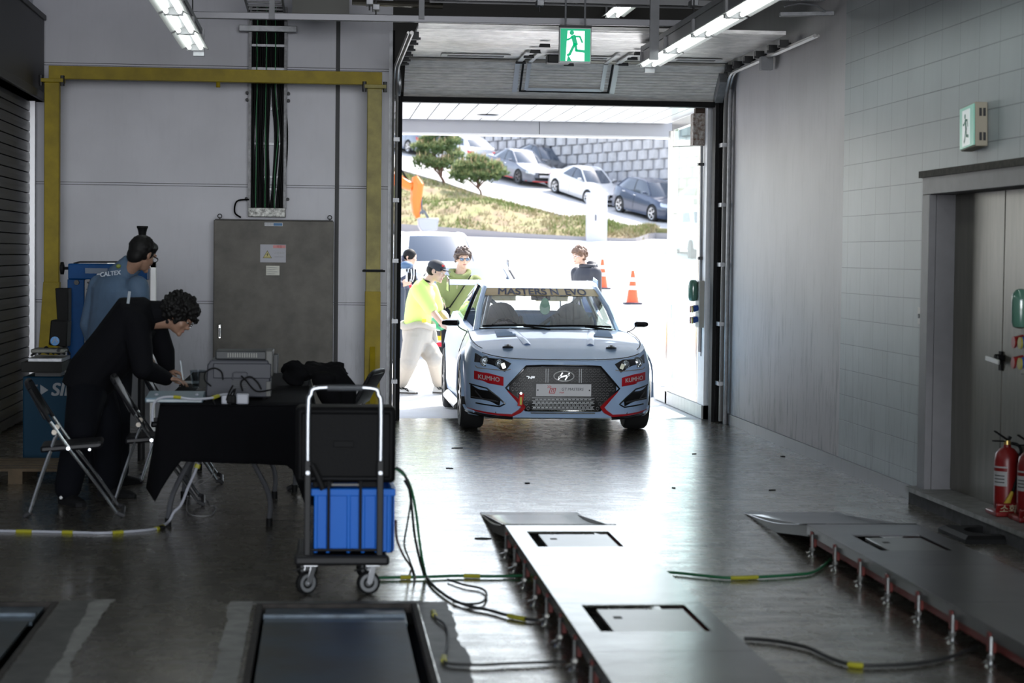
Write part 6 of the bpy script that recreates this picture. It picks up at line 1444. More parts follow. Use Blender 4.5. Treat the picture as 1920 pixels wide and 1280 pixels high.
def drape():
    x0, x1, y0, y1, zt = tx0-.01, tx1+.03, 12.46, 14.32, .748
    rnd = random.Random(8); N = 26; rows = []
    # front sheet hanging, wavy, longer at the corners
    def hem(u): return .26+.22*0+(-.26*max(0, 1-u/.16)-.22*max(0, (u-.86)/.14)) + .30 - .02
    b = MB(); per = []     # perimeter points: left back -> left front -> right front -> right back
    for k in range(18): per.append((x0, lerp(y1, y0, k/18), -1, 0, .30))
    for k in range(28): u = k/28; per.append((lerp(x0, x1, u), y0, 0, -1, None))
    for k in range(19): per.append((x1, lerp(y0, y1, k/18), 1, 0, .30))
    def hemz(i, p):
        if 18 <= i < 46:
            u = (i-18)/28; return .425-.24*max(0, 1-u/.14)**1.2-.36*max(0, (u-.88)/.12)**1.2-.03*u
        if i < 18: v = i/18; return .50-.3*v**3
        v = (i-46)/18; return .16+.34*min(1, v*1.6)
    rows = []
    for j in range(11):
        f = j/10; r = []
        for i, p in enumerate(per):
            w = math.sin(i*1.35)*.5+math.sin(i*.62+1)*.5; o = (.012+.03*f)*(1 if 0 else 1)+w*.022*f
            corner = math.exp(-((i-18)/2.2)**2)+math.exp(-((i-46)/2.2)**2); o += corner*.06*f
            zz = lerp(zt, hemz(i, p), f); r.append((p[0]+p[2]*o+(-.5*corner*.05*f if i < 30 else .5*corner*.05*f), p[1]+p[3]*o, zz))
        rows.append(r)
    b.grid(rows)
    b.grid([[(lerp(x0, x1, k/14), lerp(y0, y1, j/6), zt+.003) for k in range(15)] for j in range(7)])
    tag(b.build('tablecloth', M_cloth, smooth=60, solid=.003), 'plain black cloth hanging over the nearer folding table', 'tablecloth')
drape()
b = MB(); b.box(tx0-.03, tx1+.02, 14.33, 15.9, .746, .752); b.grid([[(tx1+.02, lerp(14.4, 15.9, k/12), .75) for k in range(13)], [(tx1+.07+.02*math.sin(k*1.7), lerp(14.4, 15.9, k/12), .42) for k in range(13)], [(tx1+.08+.03*math.sin(k*1.7), lerp(14.4, 15.9, k/12), .14) for k in range(13)]])
tag(b.build('tablecloth', M_cloth, smooth=60), 'second black cloth over the farther folding table', 'tablecloth')
def folding_chair():
    t = thing('folding_chair', '', 'chair'); mch = mat('chrome_tube', (.62, .64, .68), .18, .95); mv = mat('black_vinyl', (.007, .007, .009), .45, spec=.3); w = .21
    # local: faces +x, width along y
    b = MB(); pts = []
    for s_ in (-1, 1):
        b = MB(); b.tube(catmull([(.30, s_*w, .03), (.16, s_*w, .23), (.0, s_*w, .44), (-.11, s_*w, .60)], 4), .011, 8); b.build('front_leg', mch, t)
        b = MB(); b.tube([(-.11, s_*w, .60), (-.20, s_*w, .74), (-.235, s_*w, .80)], .0125, 8); b.build('back_upright', mv, t)
        b = MB(); b.tube(catmull([(-.235, s_*(w-.03), .03), (-.17, s_*(w-.03), .24), (-.08, s_*(w-.03), .50)], 4), .010, 8); b.build('rear_leg', mch, t)
        b = MB(); b.cyl((-.085, s_*(w-.04), .535), (-.085, s_*(w+.012), .535), .016, 10); b.build('pivot', mat('pivot_cream', (.7, .62, .52), .4), t)
        b = MB(); b.cyl((-.0, s_*(w-.015), .435), (-.0, s_*(w+.014), .435), .012, 8); b.build('seat_bolt', mch, t)
    b = MB(); b.tube([(.30, -w, .03), (.335, -w, .014), (.335, w, .014), (.30, w, .03)], .014, 8); b.build('front_foot_bar', mat('foot_rubber', (.03, .03, .034), .5), t)
    b = MB(); b.tube([(-.235, -w+.03, .03), (-.26, -w+.03, .014), (-.26, w-.03, .014), (-.235, w-.03, .03)], .013, 8); b.build('rear_foot_bar', MATS['foot_rubber'], t)
    b = MB(); b.prism([(-.17, .405), (.19, .432), (.215, .455), (.20, .475), (-.17, .445)], 'y', -w+.02, w-.02); b.build('seat', mv, t, bevel=.012)
    b = MB(); b.tube([(.13, -w+.02, .425), (.13, w-.02, .425)], .009, 6); b.build('stretcher', mch, t)
    b = MB(); rows = [[(lerp(-.135, -.245, f)-.018*(1-abs(k/6)**2), k/6*w, lerp(.615, .825, f)) for k in range(-6, 7)] for f in (0, .33, .66, 1)]; b.grid(rows); b.build('backrest', mv, t, solid=.022, bevel=.004)
    b = MB(); b.tube(catmull([(-.235, -w, .80), (-.255, -w+.04, .835), (-.258, 0, .842), (-.255, w-.04, .835), (-.235, w, .80)], 4), .014, 8); b.build('top_tube', mv, t)
    return t
ch = folding_chair()
def place(o, x, y, rz, l): o.location = (x, y, 0); o.rotation_euler = (0, 0, rz); o['label'] = l; tag(o, group='folding chairs'); return o
first = True
for (x, y, rz, l) in ((-1.57, 13.28, .08, 'empty chrome folding chair with black seat, nearest the shutter'),
                      (-1.10, 13.88, .05, 'chrome folding chair tucked beside the cloth-covered table, behind the writing person'),
                      (-1.04, 15.2, .05, 'chrome folding chair farther along the table, partly hidden by the nearer one'),
                      (.16, 14.75, PI-.25, 'folding chair at the right table side with a black garment on it')):
    o = ch if first else copytree(ch); first = False; place(o, x, y, rz, l)
# black garment heaped on the chair and table
b = MB(); rnd = random.Random(21)
for i in range(26): b.ell((rnd.uniform(-.22, .12), rnd.uniform(14.35, 14.75), .825+rnd.uniform(-.03, .05)), rnd.uniform(.05, .1), rnd.uniform(.05, .1), rnd.uniform(.02, .045), 8, 6, Euler((rnd.uniform(-.6, .6), rnd.uniform(-.6, .6), rnd.uniform(0, 3))).to_matrix())
b.tube([(.08, 14.4, .84), (.17, 14.5, .72), (.20, 14.55, .50)], [.08, .09, .05], 10); b.tube([(.0, 14.35, .82), (.06, 14.38, .7), (.1, 14.4, .6)], [.07, .08, .06], 10)
tag(b.build('jacket', mat('garment_black', (.006, .006, .007), .95, spec=.08, bump=.6, bscale=14), smooth=60, remesh=.014, sm=1), 'crumpled black jacket heaped behind the printer at the table edge', 'clothing')
def printer():
    Y = 12.95; a = P(384, 746, Y); z0 = .752; x0 = P(386, 700, Y).x; x1 = P(508, 700, Y).x; zt = P(450, 672, Y).z
    t = wthing('laser_printer', 'grey desktop printer on the black-clothed table, seen from behind', 'printer', ((x0+x1)/2, Y, z0))
    mg = mat('printer_grey', (.036, .038, .05), .55); mb = mat('printer_beige', (.10, .10, .095), .5); md = mat('printer_dark', (.03, .033, .036), .5)
    b = MB(); b.prism([(x0, z0+.015), (x1-.005, z0+.015), (x1-.005, zt-.05), (x1-.02, zt-.01), (x0+.03, zt-.01), (x0+.008, zt-.04)], 'y', Y, Y+.37); b.build('body', mg, t, bevel=.008)
    b = MB(); b.box(x0+.045, x1+.0, Y-.012, Y, lerp(z0, zt, .52), zt-.03); fl = b.build('rear_cover', mat('printer_cover', (.028, .03, .042), .5), t, bevel=.005)
    xm = (x0+x1)/2+.01; b = MB(); b.tube([(xm-.045, Y-.018, lerp(z0, zt, .48)), (xm-.045, Y-.018, lerp(z0, zt, .64)), (xm-.035, Y-.018, lerp(z0, zt, .67)), (xm+.035, Y-.018, lerp(z0, zt, .67)), (xm+.045, Y-.018, lerp(z0, zt, .64)), (xm+.045, Y-.018, lerp(z0, zt, .48))], .004, 6); b.build('latch', mg, fl)
    b = MB(); b.box(xm-.05, xm+.045, Y-.006, Y+.004, lerp(z0, zt, .26), lerp(z0, zt, .48)); v = b.build('vent', md, t)
    for i in range(5): b = MB(); b.box(xm-.045, xm+.04, Y-.012, Y-.006, lerp(z0, zt, .29)+i*.011, lerp(z0, zt, .29)+i*.011+.004); b.build('louvre', mg, v)
    b = MB(); b.box(x0+.055, x1-.03, Y+.05, Y+.34, zt-.01, zt+.045); pt_ = b.build('top_unit', md, t, bevel=.008)
    for i in range(13): b = MB(); b.box(x0+.13+i*.0145, x0+.138+i*.0145, Y+.044, Y+.05, zt+.005, zt+.032); b.build('grille_slot', mat('grille_pale', (.22, .22, .2), .5), pt_)
    b = MB(); b.box(x1-.035, x1+.012, Y+.03, Y+.36, zt-.11, zt+.05); b.build('side_cover', mb, t, bevel=.008)
    b = MB(); b.box(x1-.03, x1+.0, Y-.002, Y+.05, z0+.02, zt-.14); b.build('side_strip', mb, t, bevel=.004)
    b = MB(); b.box(x1+.0, x1+.04, Y+.15, Y+.3, zt-.10, zt+.02); b.build('side_tray', md, t, bevel=.004)
    for x in (x0+.03, x1-.04): b = MB(); b.cyl((x, Y+.05, z0-.0), (x, Y+.05, z0+.02), .015, 8); b.build('foot', M_black, t)
    for i, pts in enumerate(([(396, 724), (384, 712), (386, 697), (402, 690), (415, 697), (418, 712)], [(452, 704), (462, 714), (480, 733), (505, 731), (522, 726)], [(455, 733), (452, 716), (468, 706), (482, 716), (490, 730)])):
        b = MB(); b.tube(catmull([P(px, py, Y-.05-.02*(i == 1)) for px, py in pts], 5), .005, 6); tag(b.build('power_cable', M_black, t))
printer()
def power_strip():
    Y = 12.55; t = wthing('power_strip', 'white socket strip with tangled black plugs in front of the printer', 'power strip', P(449, 745, Y))
    for pa, pb in ((415, 432), (443, 466)):
        a, c = P(pa, 738, Y), P(pb, 751, Y); b = MB(); b.box(a.x, c.x, Y-.0, Y+.06, .752, a.z); b.build('socket_block', M_cream, t, bevel=.008)
    b = MB(); 
    b.tube(catmull([P(px, py, Y-.03) for px, py in ((437, 722), (430, 735), (425, 750), (432, 740), (441, 728), (436, 745), (428, 757))], 4), .006, 6); b.tube(catmull([P(px, py, Y-.035) for px, py in ((398, 740), (403, 757), (415, 766), (428, 763), (436, 748))], 4), .005, 6)
    b.build('tangled_cables', M_black, t)
    for px in (430, 437): b = MB(); p = P(px, 748, Y-.03); b.cbox(p, .03, .03, .05); b.build('plug', M_black, t, bevel=.006)
power_strip()
M_tape = mat('yellow_tape', (.33, .31, .02), .5)
def cable(name, lbl, pts, r, m, tapes=(), k=6, cat='cable', grp=None):
    t = wthing(name, lbl, cat, pts[0], grp); q = catmull(pts, k); b = MB(); b.tube(q, r, 8); b.build('sheath', m, t)
    for a, n in tapes:
        i = int(a*(len(q)-1)); sgm = q[i:i+n+1]
        if len(sgm) > 1: b = MB(); b.tube(sgm, r*1.7+.003, 8, flat=.7); b.build('tape', M_tape, t)
    return t
Yt = 12.42
cable('extension_cable', 'white extension cable taped in yellow along the table edge and down to the floor',
      [P(438, 738, 12.56), P(415, 740, 12.5), P(395, 746, Yt), P(360, 748, Yt), P(330, 744, Yt), P(305, 745, Yt), P(290, 754, Yt), P(286, 775, Yt), P(286, 790, Yt-.01)], .0075, M_cream, ((.17, 3), (.46, 3)))
leg = [P(372, 868, 12.6), P(366, 884, 12.6), P(352, 915, 12.6), P(340, 945, 12.6), P(326, 960, 12.6), P(318, 975, 12.6), G(308, 984, .01)]
cable('extension_cable', 'white cable running down the near table leg and off left along the floor',
      leg+[G(296, 990, .008), G(270, 994, .008), G(230, 997, .008), G(190, 999, .008), G(150, 998, .008), G(110, 997, .008), G(60, 996, .008), G(0, 995, .008), G(-60, 993, .008)], .0085, M_cream, ((.02, 3), (.43, 5), (.60, 3), (.76, 3), (.87, 3)))
b = MB(); b.ell(G(303, 989, .01), .025, .02, .014, 8, 6); tag(b.build('cable_clip', M_black), 'small black clip on the white floor cable beside the table leg', 'clip')
cable('thin_cord', 'thin pale cord looped on the floor under the table', [P(352, 930, 13.2), G(350, 955, .006), G(362, 966, .006), G(392, 966, .006), G(404, 957, .006), G(402, 948, .006), G(395, 948, .006), G(392, 944, .006), G(388, 938, .006), G(368, 937, .006)], .004, mat('cord_grey', (.25, .25, .25), .5))
cable('thin_cord', 'thin cord hanging down between the two tables', [P(402, 869, 14.3), P(396, 894, 14.3), P(372, 900, 14.3), P(362, 912, 14.3), P(380, 905, 14.3), P(392, 896, 14.3)], .004, MATS['cord_grey'])
def folder():
    a, c = P(272, 747, 12.62), P(380, 747, 12.62); t = wthing('binder', 'pale blue plastic binder lying on the near corner of the black table', 'binder', a)
    z = .755; b = MB(); b.prism([(12.62, z), (12.95, z), (12.95, z+.05), (12.62, z+.028)], 'x', a.x, c.x); b.build('cover', mat('binder_blue', (.14, .21, .26), .4), t, bevel=.006)
    b = MB(); b.box(a.x+.01, c.x-.005, 12.612, 12.64, z+.005, z+.018); b.build('pages', mat('paper_white', (.5, .55, .58), .7), t)
    for x in (a.x+.06, c.x-.04): b = MB(); b.ell((x, 12.72, z+.042), .012, .012, .008, 8, 6); b.build('rivet', M_cream, t)
folder()
t = wthing('laptop', 'open dark laptop on the table beyond the blue binder', 'laptop', (-.62, 13.75, .755)); b = MB(); b.box(-.80, -.48, 13.55, 13.8, .753, .77); b.build('keyboard_base', mat('laptop_dark', (.02, .02, .022), .4), t, bevel=.004); b = MB(); b.bar((-.64, 13.82, .765), (-.64, 13.90, .86), .31, .01, up=(0, 1, 0)); b.build('screen', MATS['laptop_dark'], t, bevel=.003)
# paper and clear plastic cup
b = MB(); p = G(362, 716, .755); b.box(p.x-.12, p.x+.1, p.y-.15, p.y+.1, .754, .757); tag(b.build('paper_sheet', mat('paper_dim', (.32, .33, .34), .7)), 'sheet of paper under the writing hand on the table', 'paper')
p = P(374, 690, 14.0); b = MB(); b.lathe([(.03, 0), (.038, .005), (.05, .08), (.055, .12), (.052, .12), (.046, .08), (.03, .008)], (p.x-.01, 14.0, .755), 16); tag(b.build('plastic_cup', glass_mat('cup_plastic', (.75, .78, .8), 1, .1)), 'crumpled clear plastic cup on the table left of the printer', 'cup')
# ================================================================== blue tyre machine, bench and clutter at the left
def tyre_machine():
    Y = 16.6; t = wthing('tyre_machine', 'blue steel workshop machine with crossbeam behind the two people', 'machine', (P(150, 700, Y).x, Y, 0))
    mb = mat('machine_blue', (.003, .055, .19), .5, spec=.15, var=.15, vscale=6); x = lambda px, py=500: P(px, py, Y).x; z = lambda py, px=150: P(px, py, Y).z
    b = MB(); b.box(x(129), x(160), Y-.09, Y+.09, 0, z(523)); b.build('column', mb, t, bevel=.006)
    b = MB(); b.box(x(131), x(278), Y-.12, Y+.12, z(523), z(494)); b.build('crossbeam', mb, t, bevel=.008)
    b = MB(); b.box(x(163), x(205), Y-.125, Y-.12, z(512), z(502)); b.build('name_plate', mat('plate_navy', (.01, .04, .09), .4), t)
    b = MB(); b.tube([(x(138), Y, z(494)), (x(150), Y, z(491)), (x(225), Y, z(490)), (x(232), Y, z(498))], .008, 6); b.build('wire_guard', M_dark, t)
    b = MB(); b.lathe([(.012, 0), (.05, .008), (.05, .03), (.012, .038)], (x(112), Y, z(503)), 14, 'x'); b.cyl((x(114), Y, z(503)), (x(131), Y, z(503)), .012, 8); b.build('hand_knob', M_black, t)
    b = MB(); b.cyl((x(147), Y-.13, z(529)), (x(147), Y-.09, z(529)), .02, 10); b.build('bolt', M_dark, t)
    b = MB(); b.box(x(160), x(178), Y-.03, Y, z(700), z(524)); s = b.build('label_strip', mat('label_grey', (.30, .30, .31), .5), t)
    b = MB(); y = Y-.034
    b.tube([(x(171), y, z(522)), (x(171), y, z(528)), (x(168), y, z(532)), (x(165), y, z(528))], .006, 6)
    for k, py in enumerate((541, 548, 552, 574, 582, 590)): b.box(x(163), x(172), y, y+.002, z(py+2), z(py))
    b.build('printed_marks', M_dark, s); b = MB(); b.box(x(163), x(172), y, y+.002, z(566), z(557)); b.build('red_mark', mat('mark_red', (.4, .05, .04), .5), s)
    b = MB(); b.prism([(x(184), z(515)), (x(188), z(508)), (x(186), z(503)), (x(190), z(506)), (x(194), z(504)), (x(192), z(510)), (x(193), z(517)), (x(189), z(519))], 'y', Y-.124, Y-.121); b.build('printed_mark', mat('mark_white', (.6, .62, .65), .5), t)
    # bench box with white lettering
    b = MB(); b.box(x(62), x(190), Y-.55, Y+.0, .0, P(100, 706, Y-.55).z); bx = b.build('base_cabinet', mat('machine_teal', (.003, .03, .06), .55, spec=.15), t, bevel=.01)
    text('lettering', 'SILVER', bx, (P(95, 731, Y-.56).x, Y-.555, P(95, 731, Y-.56).z), .135, mat('letter_grey', (.20, .21, .23), .5), align='LEFT', bold=.004, shear=.2)
    b = MB(); p = P(83, 731, Y-.56); b.prism([(p.x-.03, p.z-.04), (p.x+.03, p.z), (p.x-.03, p.z+.04)], 'y', Y-.557, Y-.553); b.tube([(p.x-.05-.035*math.cos(a), Y-.555, p.z+.035*math.sin(a)) for a in [i*PI/8-PI/2 for i in range(9)]], .008, 6); b.build('printed_mark', MATS['letter_grey'], bx)
tyre_machine()
def board():
    Y = 17.6; t = wthing('display_board', 'pale framed board standing on the floor behind the blue machine', 'board', (P(250, 600, Y).x, Y, 0)); a, c = P(200, 490, Y), P(292, 700, Y)
    b = MB(); b.box(a.x, c.x-.05, Y, Y+.02, .2, a.z-.05); b.build('panel', mat('board_grey', (.25, .25, .27), .5), t); b = MB(); b.box(c.x-.05, c.x, Y-.01, Y+.03, 0, a.z); b.build('upright', M_aluframe, t, bevel=.004); b = MB(); b.box(a.x, c.x, Y-.01, Y+.03, a.z-.05, a.z); b.build('top_rail', M_aluframe, t, bevel=.004)
board()
def clutter():
    Y = 16.2; x = lambda px: P(px, 650, Y).x; z = lambda py: P(100, py, Y).z
    t = wthing('monitor_box', 'black flat box standing upright beside the blue machine column', 'box', (x(118), Y, z(650))); b = MB(); b.prism([(x(103), z(540)), (x(128), z(540)), (x(128), z(602)), (x(107), z(602))], 'y', Y, Y+.2); b.build('panel', M_black, t, bevel=.006)
    t = wthing('tool_case', 'black case with a round blue emblem on the bench by the shutter', 'case', (x(112), Y, z(640))); b = MB(); b.prism([(x(98), z(599)), (x(130), z(601)), (x(128), z(650)), (x(94), z(646))], 'y', Y-.1, Y+.15); b.build('shell', M_black, t, bevel=.01)
    p = P(103, 639, Y-.11); b = MB(); b.lathe([(.034, 0), (.034, -.006), (.001, -.007)], p, 20, 'y'); b.build('round_emblem', mat('emblem_blue', (.05, .22, .5), .4), t); b = MB(); b.tube([p+V(-.02, -.01, -.015), p+V(0, -.01, .02), p+V(.02, -.01, -.01)], .005, 6); b.build('emblem_mark', M_cream, t)
    t = wthing('work_bench', 'grey steel drawer bench on the teal box beside the roller shutter', 'bench', (x(85), Y, z(700))); b = MB(); b.box(x(50), x(125), Y-.3, Y+.3, z(694), z(675)); b.build('drawer_unit', mat('bench_grey', (.02, .02, .019), .7, spec=.2), t, bevel=.006)
    b = MB(); b.box(x(70), x(118), Y-.12, Y+.12, P(100, 706, 16.05).z+.001, z(694)); b.build('spacer', M_dark, t)
    b = MB(); b.box(x(62), x(125), Y-.28, Y+.25, z(675)+.0, z(668)); b.build('tray', M_galv, t, bevel=.004)
    b = MB(); b.cbox((x(95), Y-.05, z(656)), .25, .3, .03); tag(b.build('shallow_tray', mat('pale_tray', (.16, .16, .14), .5), bevel=.01), 'pale shallow tray on the tool bench', 'tray')
    b = MB()
    for k in range(5): b.tube([(x(66)+k*.05, Y-.2+.06*math.sin(k), z(664)+.01*k), (x(74)+k*.05, Y, z(655)+.02*math.sin(k*2)), (x(88)+k*.04, Y+.1, z(664))], .010, 6)
    tag(b.build('cable_bundle', M_dark, smooth=60), 'tangle of dark cables and hoses on the tool bench', 'cables')
    t = wthing('wooden_pallet', 'low wooden pallet on the floor beside the shutter', 'pallet', (x(90), 15.6, 0)); mw = mat('dim_wood', (.10, .07, .04), .8, var=.4)
    for k in range(5): b = MB(); b.box(-2.55, -1.75, 14.98+k*.17, 15.09+k*.17, .09, .11); b.build('board', mw, t)
    for k in range(3): b = MB(); b.box(-2.55+k*.35, -2.45+k*.35, 14.98, 15.78, 0, .09); b.build('bearer', mw, t)
    p = P(267, 433, 16.8); t = wthing('pole_with_cap', 'dark pole with a flared black cap sticking up behind the standing person', 'pole', (p.x, 16.8, 0)); b = MB(); b.cyl((p.x, 16.8, .0), (p.x, 16.8, p.z-.03), .03, 12); b.build('pole', M_dark, t); b = MB(); b.lathe([(.028, -.05), (.032, .0), (.040, .03), (.045, .035), (.045, .05), (.038, .05)], (p.x, 16.8, p.z-.01), 16); b.build('cap', M_black, t)
clutter()
# ================================================================== hand cart with case and blue crate
def cart():
    Y = 10.1; xa, xb = P(563, 1070, Y).x, P(722, 1070, Y).x; xc = (xa+xb)/2; Yb = Y+.62
    t = wthing('hand_cart', 'black folding hand cart with chrome handle, loaded with a case and crate', 'hand cart', (xc, Y+.3, 0)); mk = mat('cart_black', (.012, .012, .013), .5, spec=.3); mch = mat('handle_chrome', (.22, .23, .25), .28, .85)
    b = MB(); b.box(xa-.02, xb+.01, Y-.03, Yb, .155, .195); b.build('deck', mk, t, bevel=.015)
    b = MB(); b.box(xa-.03, xb+.02, Y-.04, Y-.0, .15, .20); b.build('bumper', mk, t, bevel=.015)
    xl, xr = P(577, 900, Y).x, P(713, 900, Y).x; zt = P(650, 727, Y).z
    pts = [(xl, Y, .60), (xl, Y, zt-.09), (xl+.012, Y, zt-.035), (xl+.05, Y, zt), (xr-.05, Y, zt), (xr-.012, Y, zt-.035), (xr, Y, zt-.09), (xr, Y, .60)]
    b = MB(); b.tube(catmull(pts, 5), .0125, 10); hd = b.build('handle', mch, t)
    b = MB(); b.tube([(xl+.09, Y, zt), (xr-.09, Y, zt)], .016, 10); b.build('grip', mat('handle_polished', (.45, .47, .5), .2, .9), hd)
    for x in (xl, xr):
        b = MB(); b.box(x-.016, x+.016, Y-.014, Y+.014, .19, .66); b.build('upright', mk, t, bevel=.005)
        b = MB(); b.cyl((x, Y-.022, .60), (x, Y-.01, .60), .010, 10); b.build('bolt', mch, t)
    for x in (lerp(xl, xr, .29), lerp(xl, xr, .73)):
        b = MB(); b.cyl((x, Y, .22), (x, Y, .56), .007, 8); b.build('guard_rod', mk, t)
    for zz in (.57, .222): b = MB(); b.tube([(xl, Y, zz), (xr, Y, zz)], .007, 8); b.build('guard_rail', mk, t)
    mcs = mat('caster_zinc', (.52, .53, .55), .28, .85); mw = mat('wheel_grey', (.16, .165, .17), .5)
    for (x, y, ang) in ((xa+.03, Y+.03, .25), (xb-.08, Y+.03, -.15), (xa+.03, Yb-.08, .1), (xb-.08, Yb-.08, .3)):
        cz = .058; R = Matrix.Rotation(ang, 3, 'Z'); c = V(x, y-.02, cz); ax = R @ V(1, 0, 0)*0+R @ V(.35, -1, 0).normalized()
        # wheel seen three-quarter: axle mostly towards the camera
        c = V(x, y, cz); b = MB(); b.X = Matrix.Translation(c) @ ax.to_track_quat('Z', 'Y').to_matrix().to_4x4()
        b.lathe([(.040, -.014), (.050, -.016), (.057, -.010), (.058, 0), (.057, .010), (.050, .016), (.040, .014)], (0, 0, 0), 26); b.mi = 0
        w_ = b.build('caster_wheel', M_black, t, smooth=40)
        b = MB(); b.X = Matrix.Translation(c) @ ax.to_track_quat('Z', 'Y').to_matrix().to_4x4(); b.lathe([(.041, -.017), (.044, -.016), (.044, .016), (.041, .017), (.018, .012), (.010, .024), (.001, .024)], (0, 0, 0), 22); b.build('wheel_hub', mw, w_)
        b = MB(); b.bar(c+ax*.024, c+ax*.024+V(.02, 0, .085), .03, .004, up=ax); b.bar(c-ax*.024, c-ax*.024+V(.02, 0, .085), .03, .004, up=ax); b.cbox(c+V(.02, 0, .088), .07, .06, .01); b.cyl(c-ax*.03, c+ax*.03, .008, 8); b.build('caster_fork', mcs, t, bevel=.002)
        b = MB(); b.bar(c+V(-.02, 0, .07), c+V(-.07, -.02, .062), .018, .006); b.build('brake_lever', mk, t, bevel=.002)
    # crate
    mb = mat('crate_blue', (.003, .12, .52), .4, spec=.2)
    x0, x1 = P(583, 950, Y+.05).x, P(741, 950, Y+.05).x; z0, z1 = .205, P(650, 915, Y+.05).z
    k = wthing('plastic_crate', 'bright blue plastic crate standing on the hand cart', 'crate', ((x0+x1)/2, Y+.3, z0)); y0, y1 = Y+.03, Y+.55
    b = MB(); w = .006
    b.box(x0+.012, x1-.012, y0, y0+w, z0, z1-.02); b.box(x0+.012, x1-.012, y1-w, y1, z0, z1-.02); b.box(x0+.012, x0+.012+w, y0, y1, z0, z1-.02); b.box(x1-.012-w, x1-.012, y0, y1, z0, z1-.02); b.box(x0+.012, x1-.012, y0, y1, z0, z0+w)
    b.build('walls', mb, k, smooth=0)
    b = MB(); b.box(x0, x1, y0-.01, y0+.012, z1-.035, z1); b.box(x0, x1, y1-.012, y1+.01, z1-.035, z1); b.box(x0, x0+.022, y0, y1, z1-.035, z1); b.box(x1-.022, x1, y0, y1, z1-.035, z1); b.build('rim', mb, k, bevel=.004)
    for f in (.0, .16, .43, .62, .80, .955): b = MB(); xx = lerp(x0+.015, x1-.025, f); b.box(xx, xx+.018, y0-.012, y0+.002, z0, z1-.03); b.build('rib', mb, k, bevel=.004)
    for f in (.1, .4, .7, .9): b = MB(); yy = lerp(y0, y1, f); b.box(x1-.014, x1-.002, yy, yy+.02, z0, z1-.03); b.build('rib', mb, k, bevel=.003)
    # case
    cx0, cx1 = P(554, 830, Y+.03).x, P(742, 830, Y+.03).x; cz1, cz0 = P(650, 763, Y+.03).z, P(650, 913, Y+.03).z
    c = wthing('equipment_case', 'black moulded plastic case lying on top of the blue crate', 'case', ((cx0+cx1)/2, Y+.2, cz0)); mc = mat('case_black', (.003, .003, .0035), .6, spec=.15, bump=.15, bscale=90)
    b = MB(); b.box(cx0, cx1, Y+.03, Y+.19, cz0+.02, cz1); b.build('lower_shell', mc, c, bevel=.02)
    b = MB(); b.box(cx0+.005, cx1-.005, Y+.195, Y+.33, cz0+.02, cz1-.005); b.build('upper_shell', mc, c, bevel=.02)
    b = MB(); b.tube([(cx0+.03, Y+.028, cz0+.05), (cx1-.03, Y+.028, cz0+.05), (cx1-.03, Y+.028, cz1-.03), (cx0+.03, Y+.028, cz1-.03)], .007, 6, closed=True); b.build('raised_border', mc, c)
    for f, w in ((.28, .012), (.72, .012)): b = MB(); xx = lerp(cx0, cx1, f); b.box(xx-.05, xx+.05, Y+.02, Y+.032, cz0-.0, cz0+.03); b.build('latch', mc, c, bevel=.004)
    b = MB(); xm = (cx0+cx1)/2; b.box(xm-.07, xm+.07, Y+.018, Y+.03, cz0+.005, cz0+.02); b.build('carry_handle', mat('handle_worn', (.07, .07, .075), .4), c, bevel=.004)
    b = MB(); b.box(xm-.06, xm+.04, Y+.024, Y+.032, lerp(cz0, cz1, .5), lerp(cz0, cz1, .58)); b.build('name_panel', M_black, c, bevel=.003)
    b = MB(); b.tube(catmull([(xl+.02, Y-.01, .64), (xl+.05, Y-.02, .58), (xl+.075, Y-.02, .52)], 5), .016, 8); tag(b.build('rubber_hose', M_black), 'short thick black hose end hanging in front of the crate', 'hose')
cart()
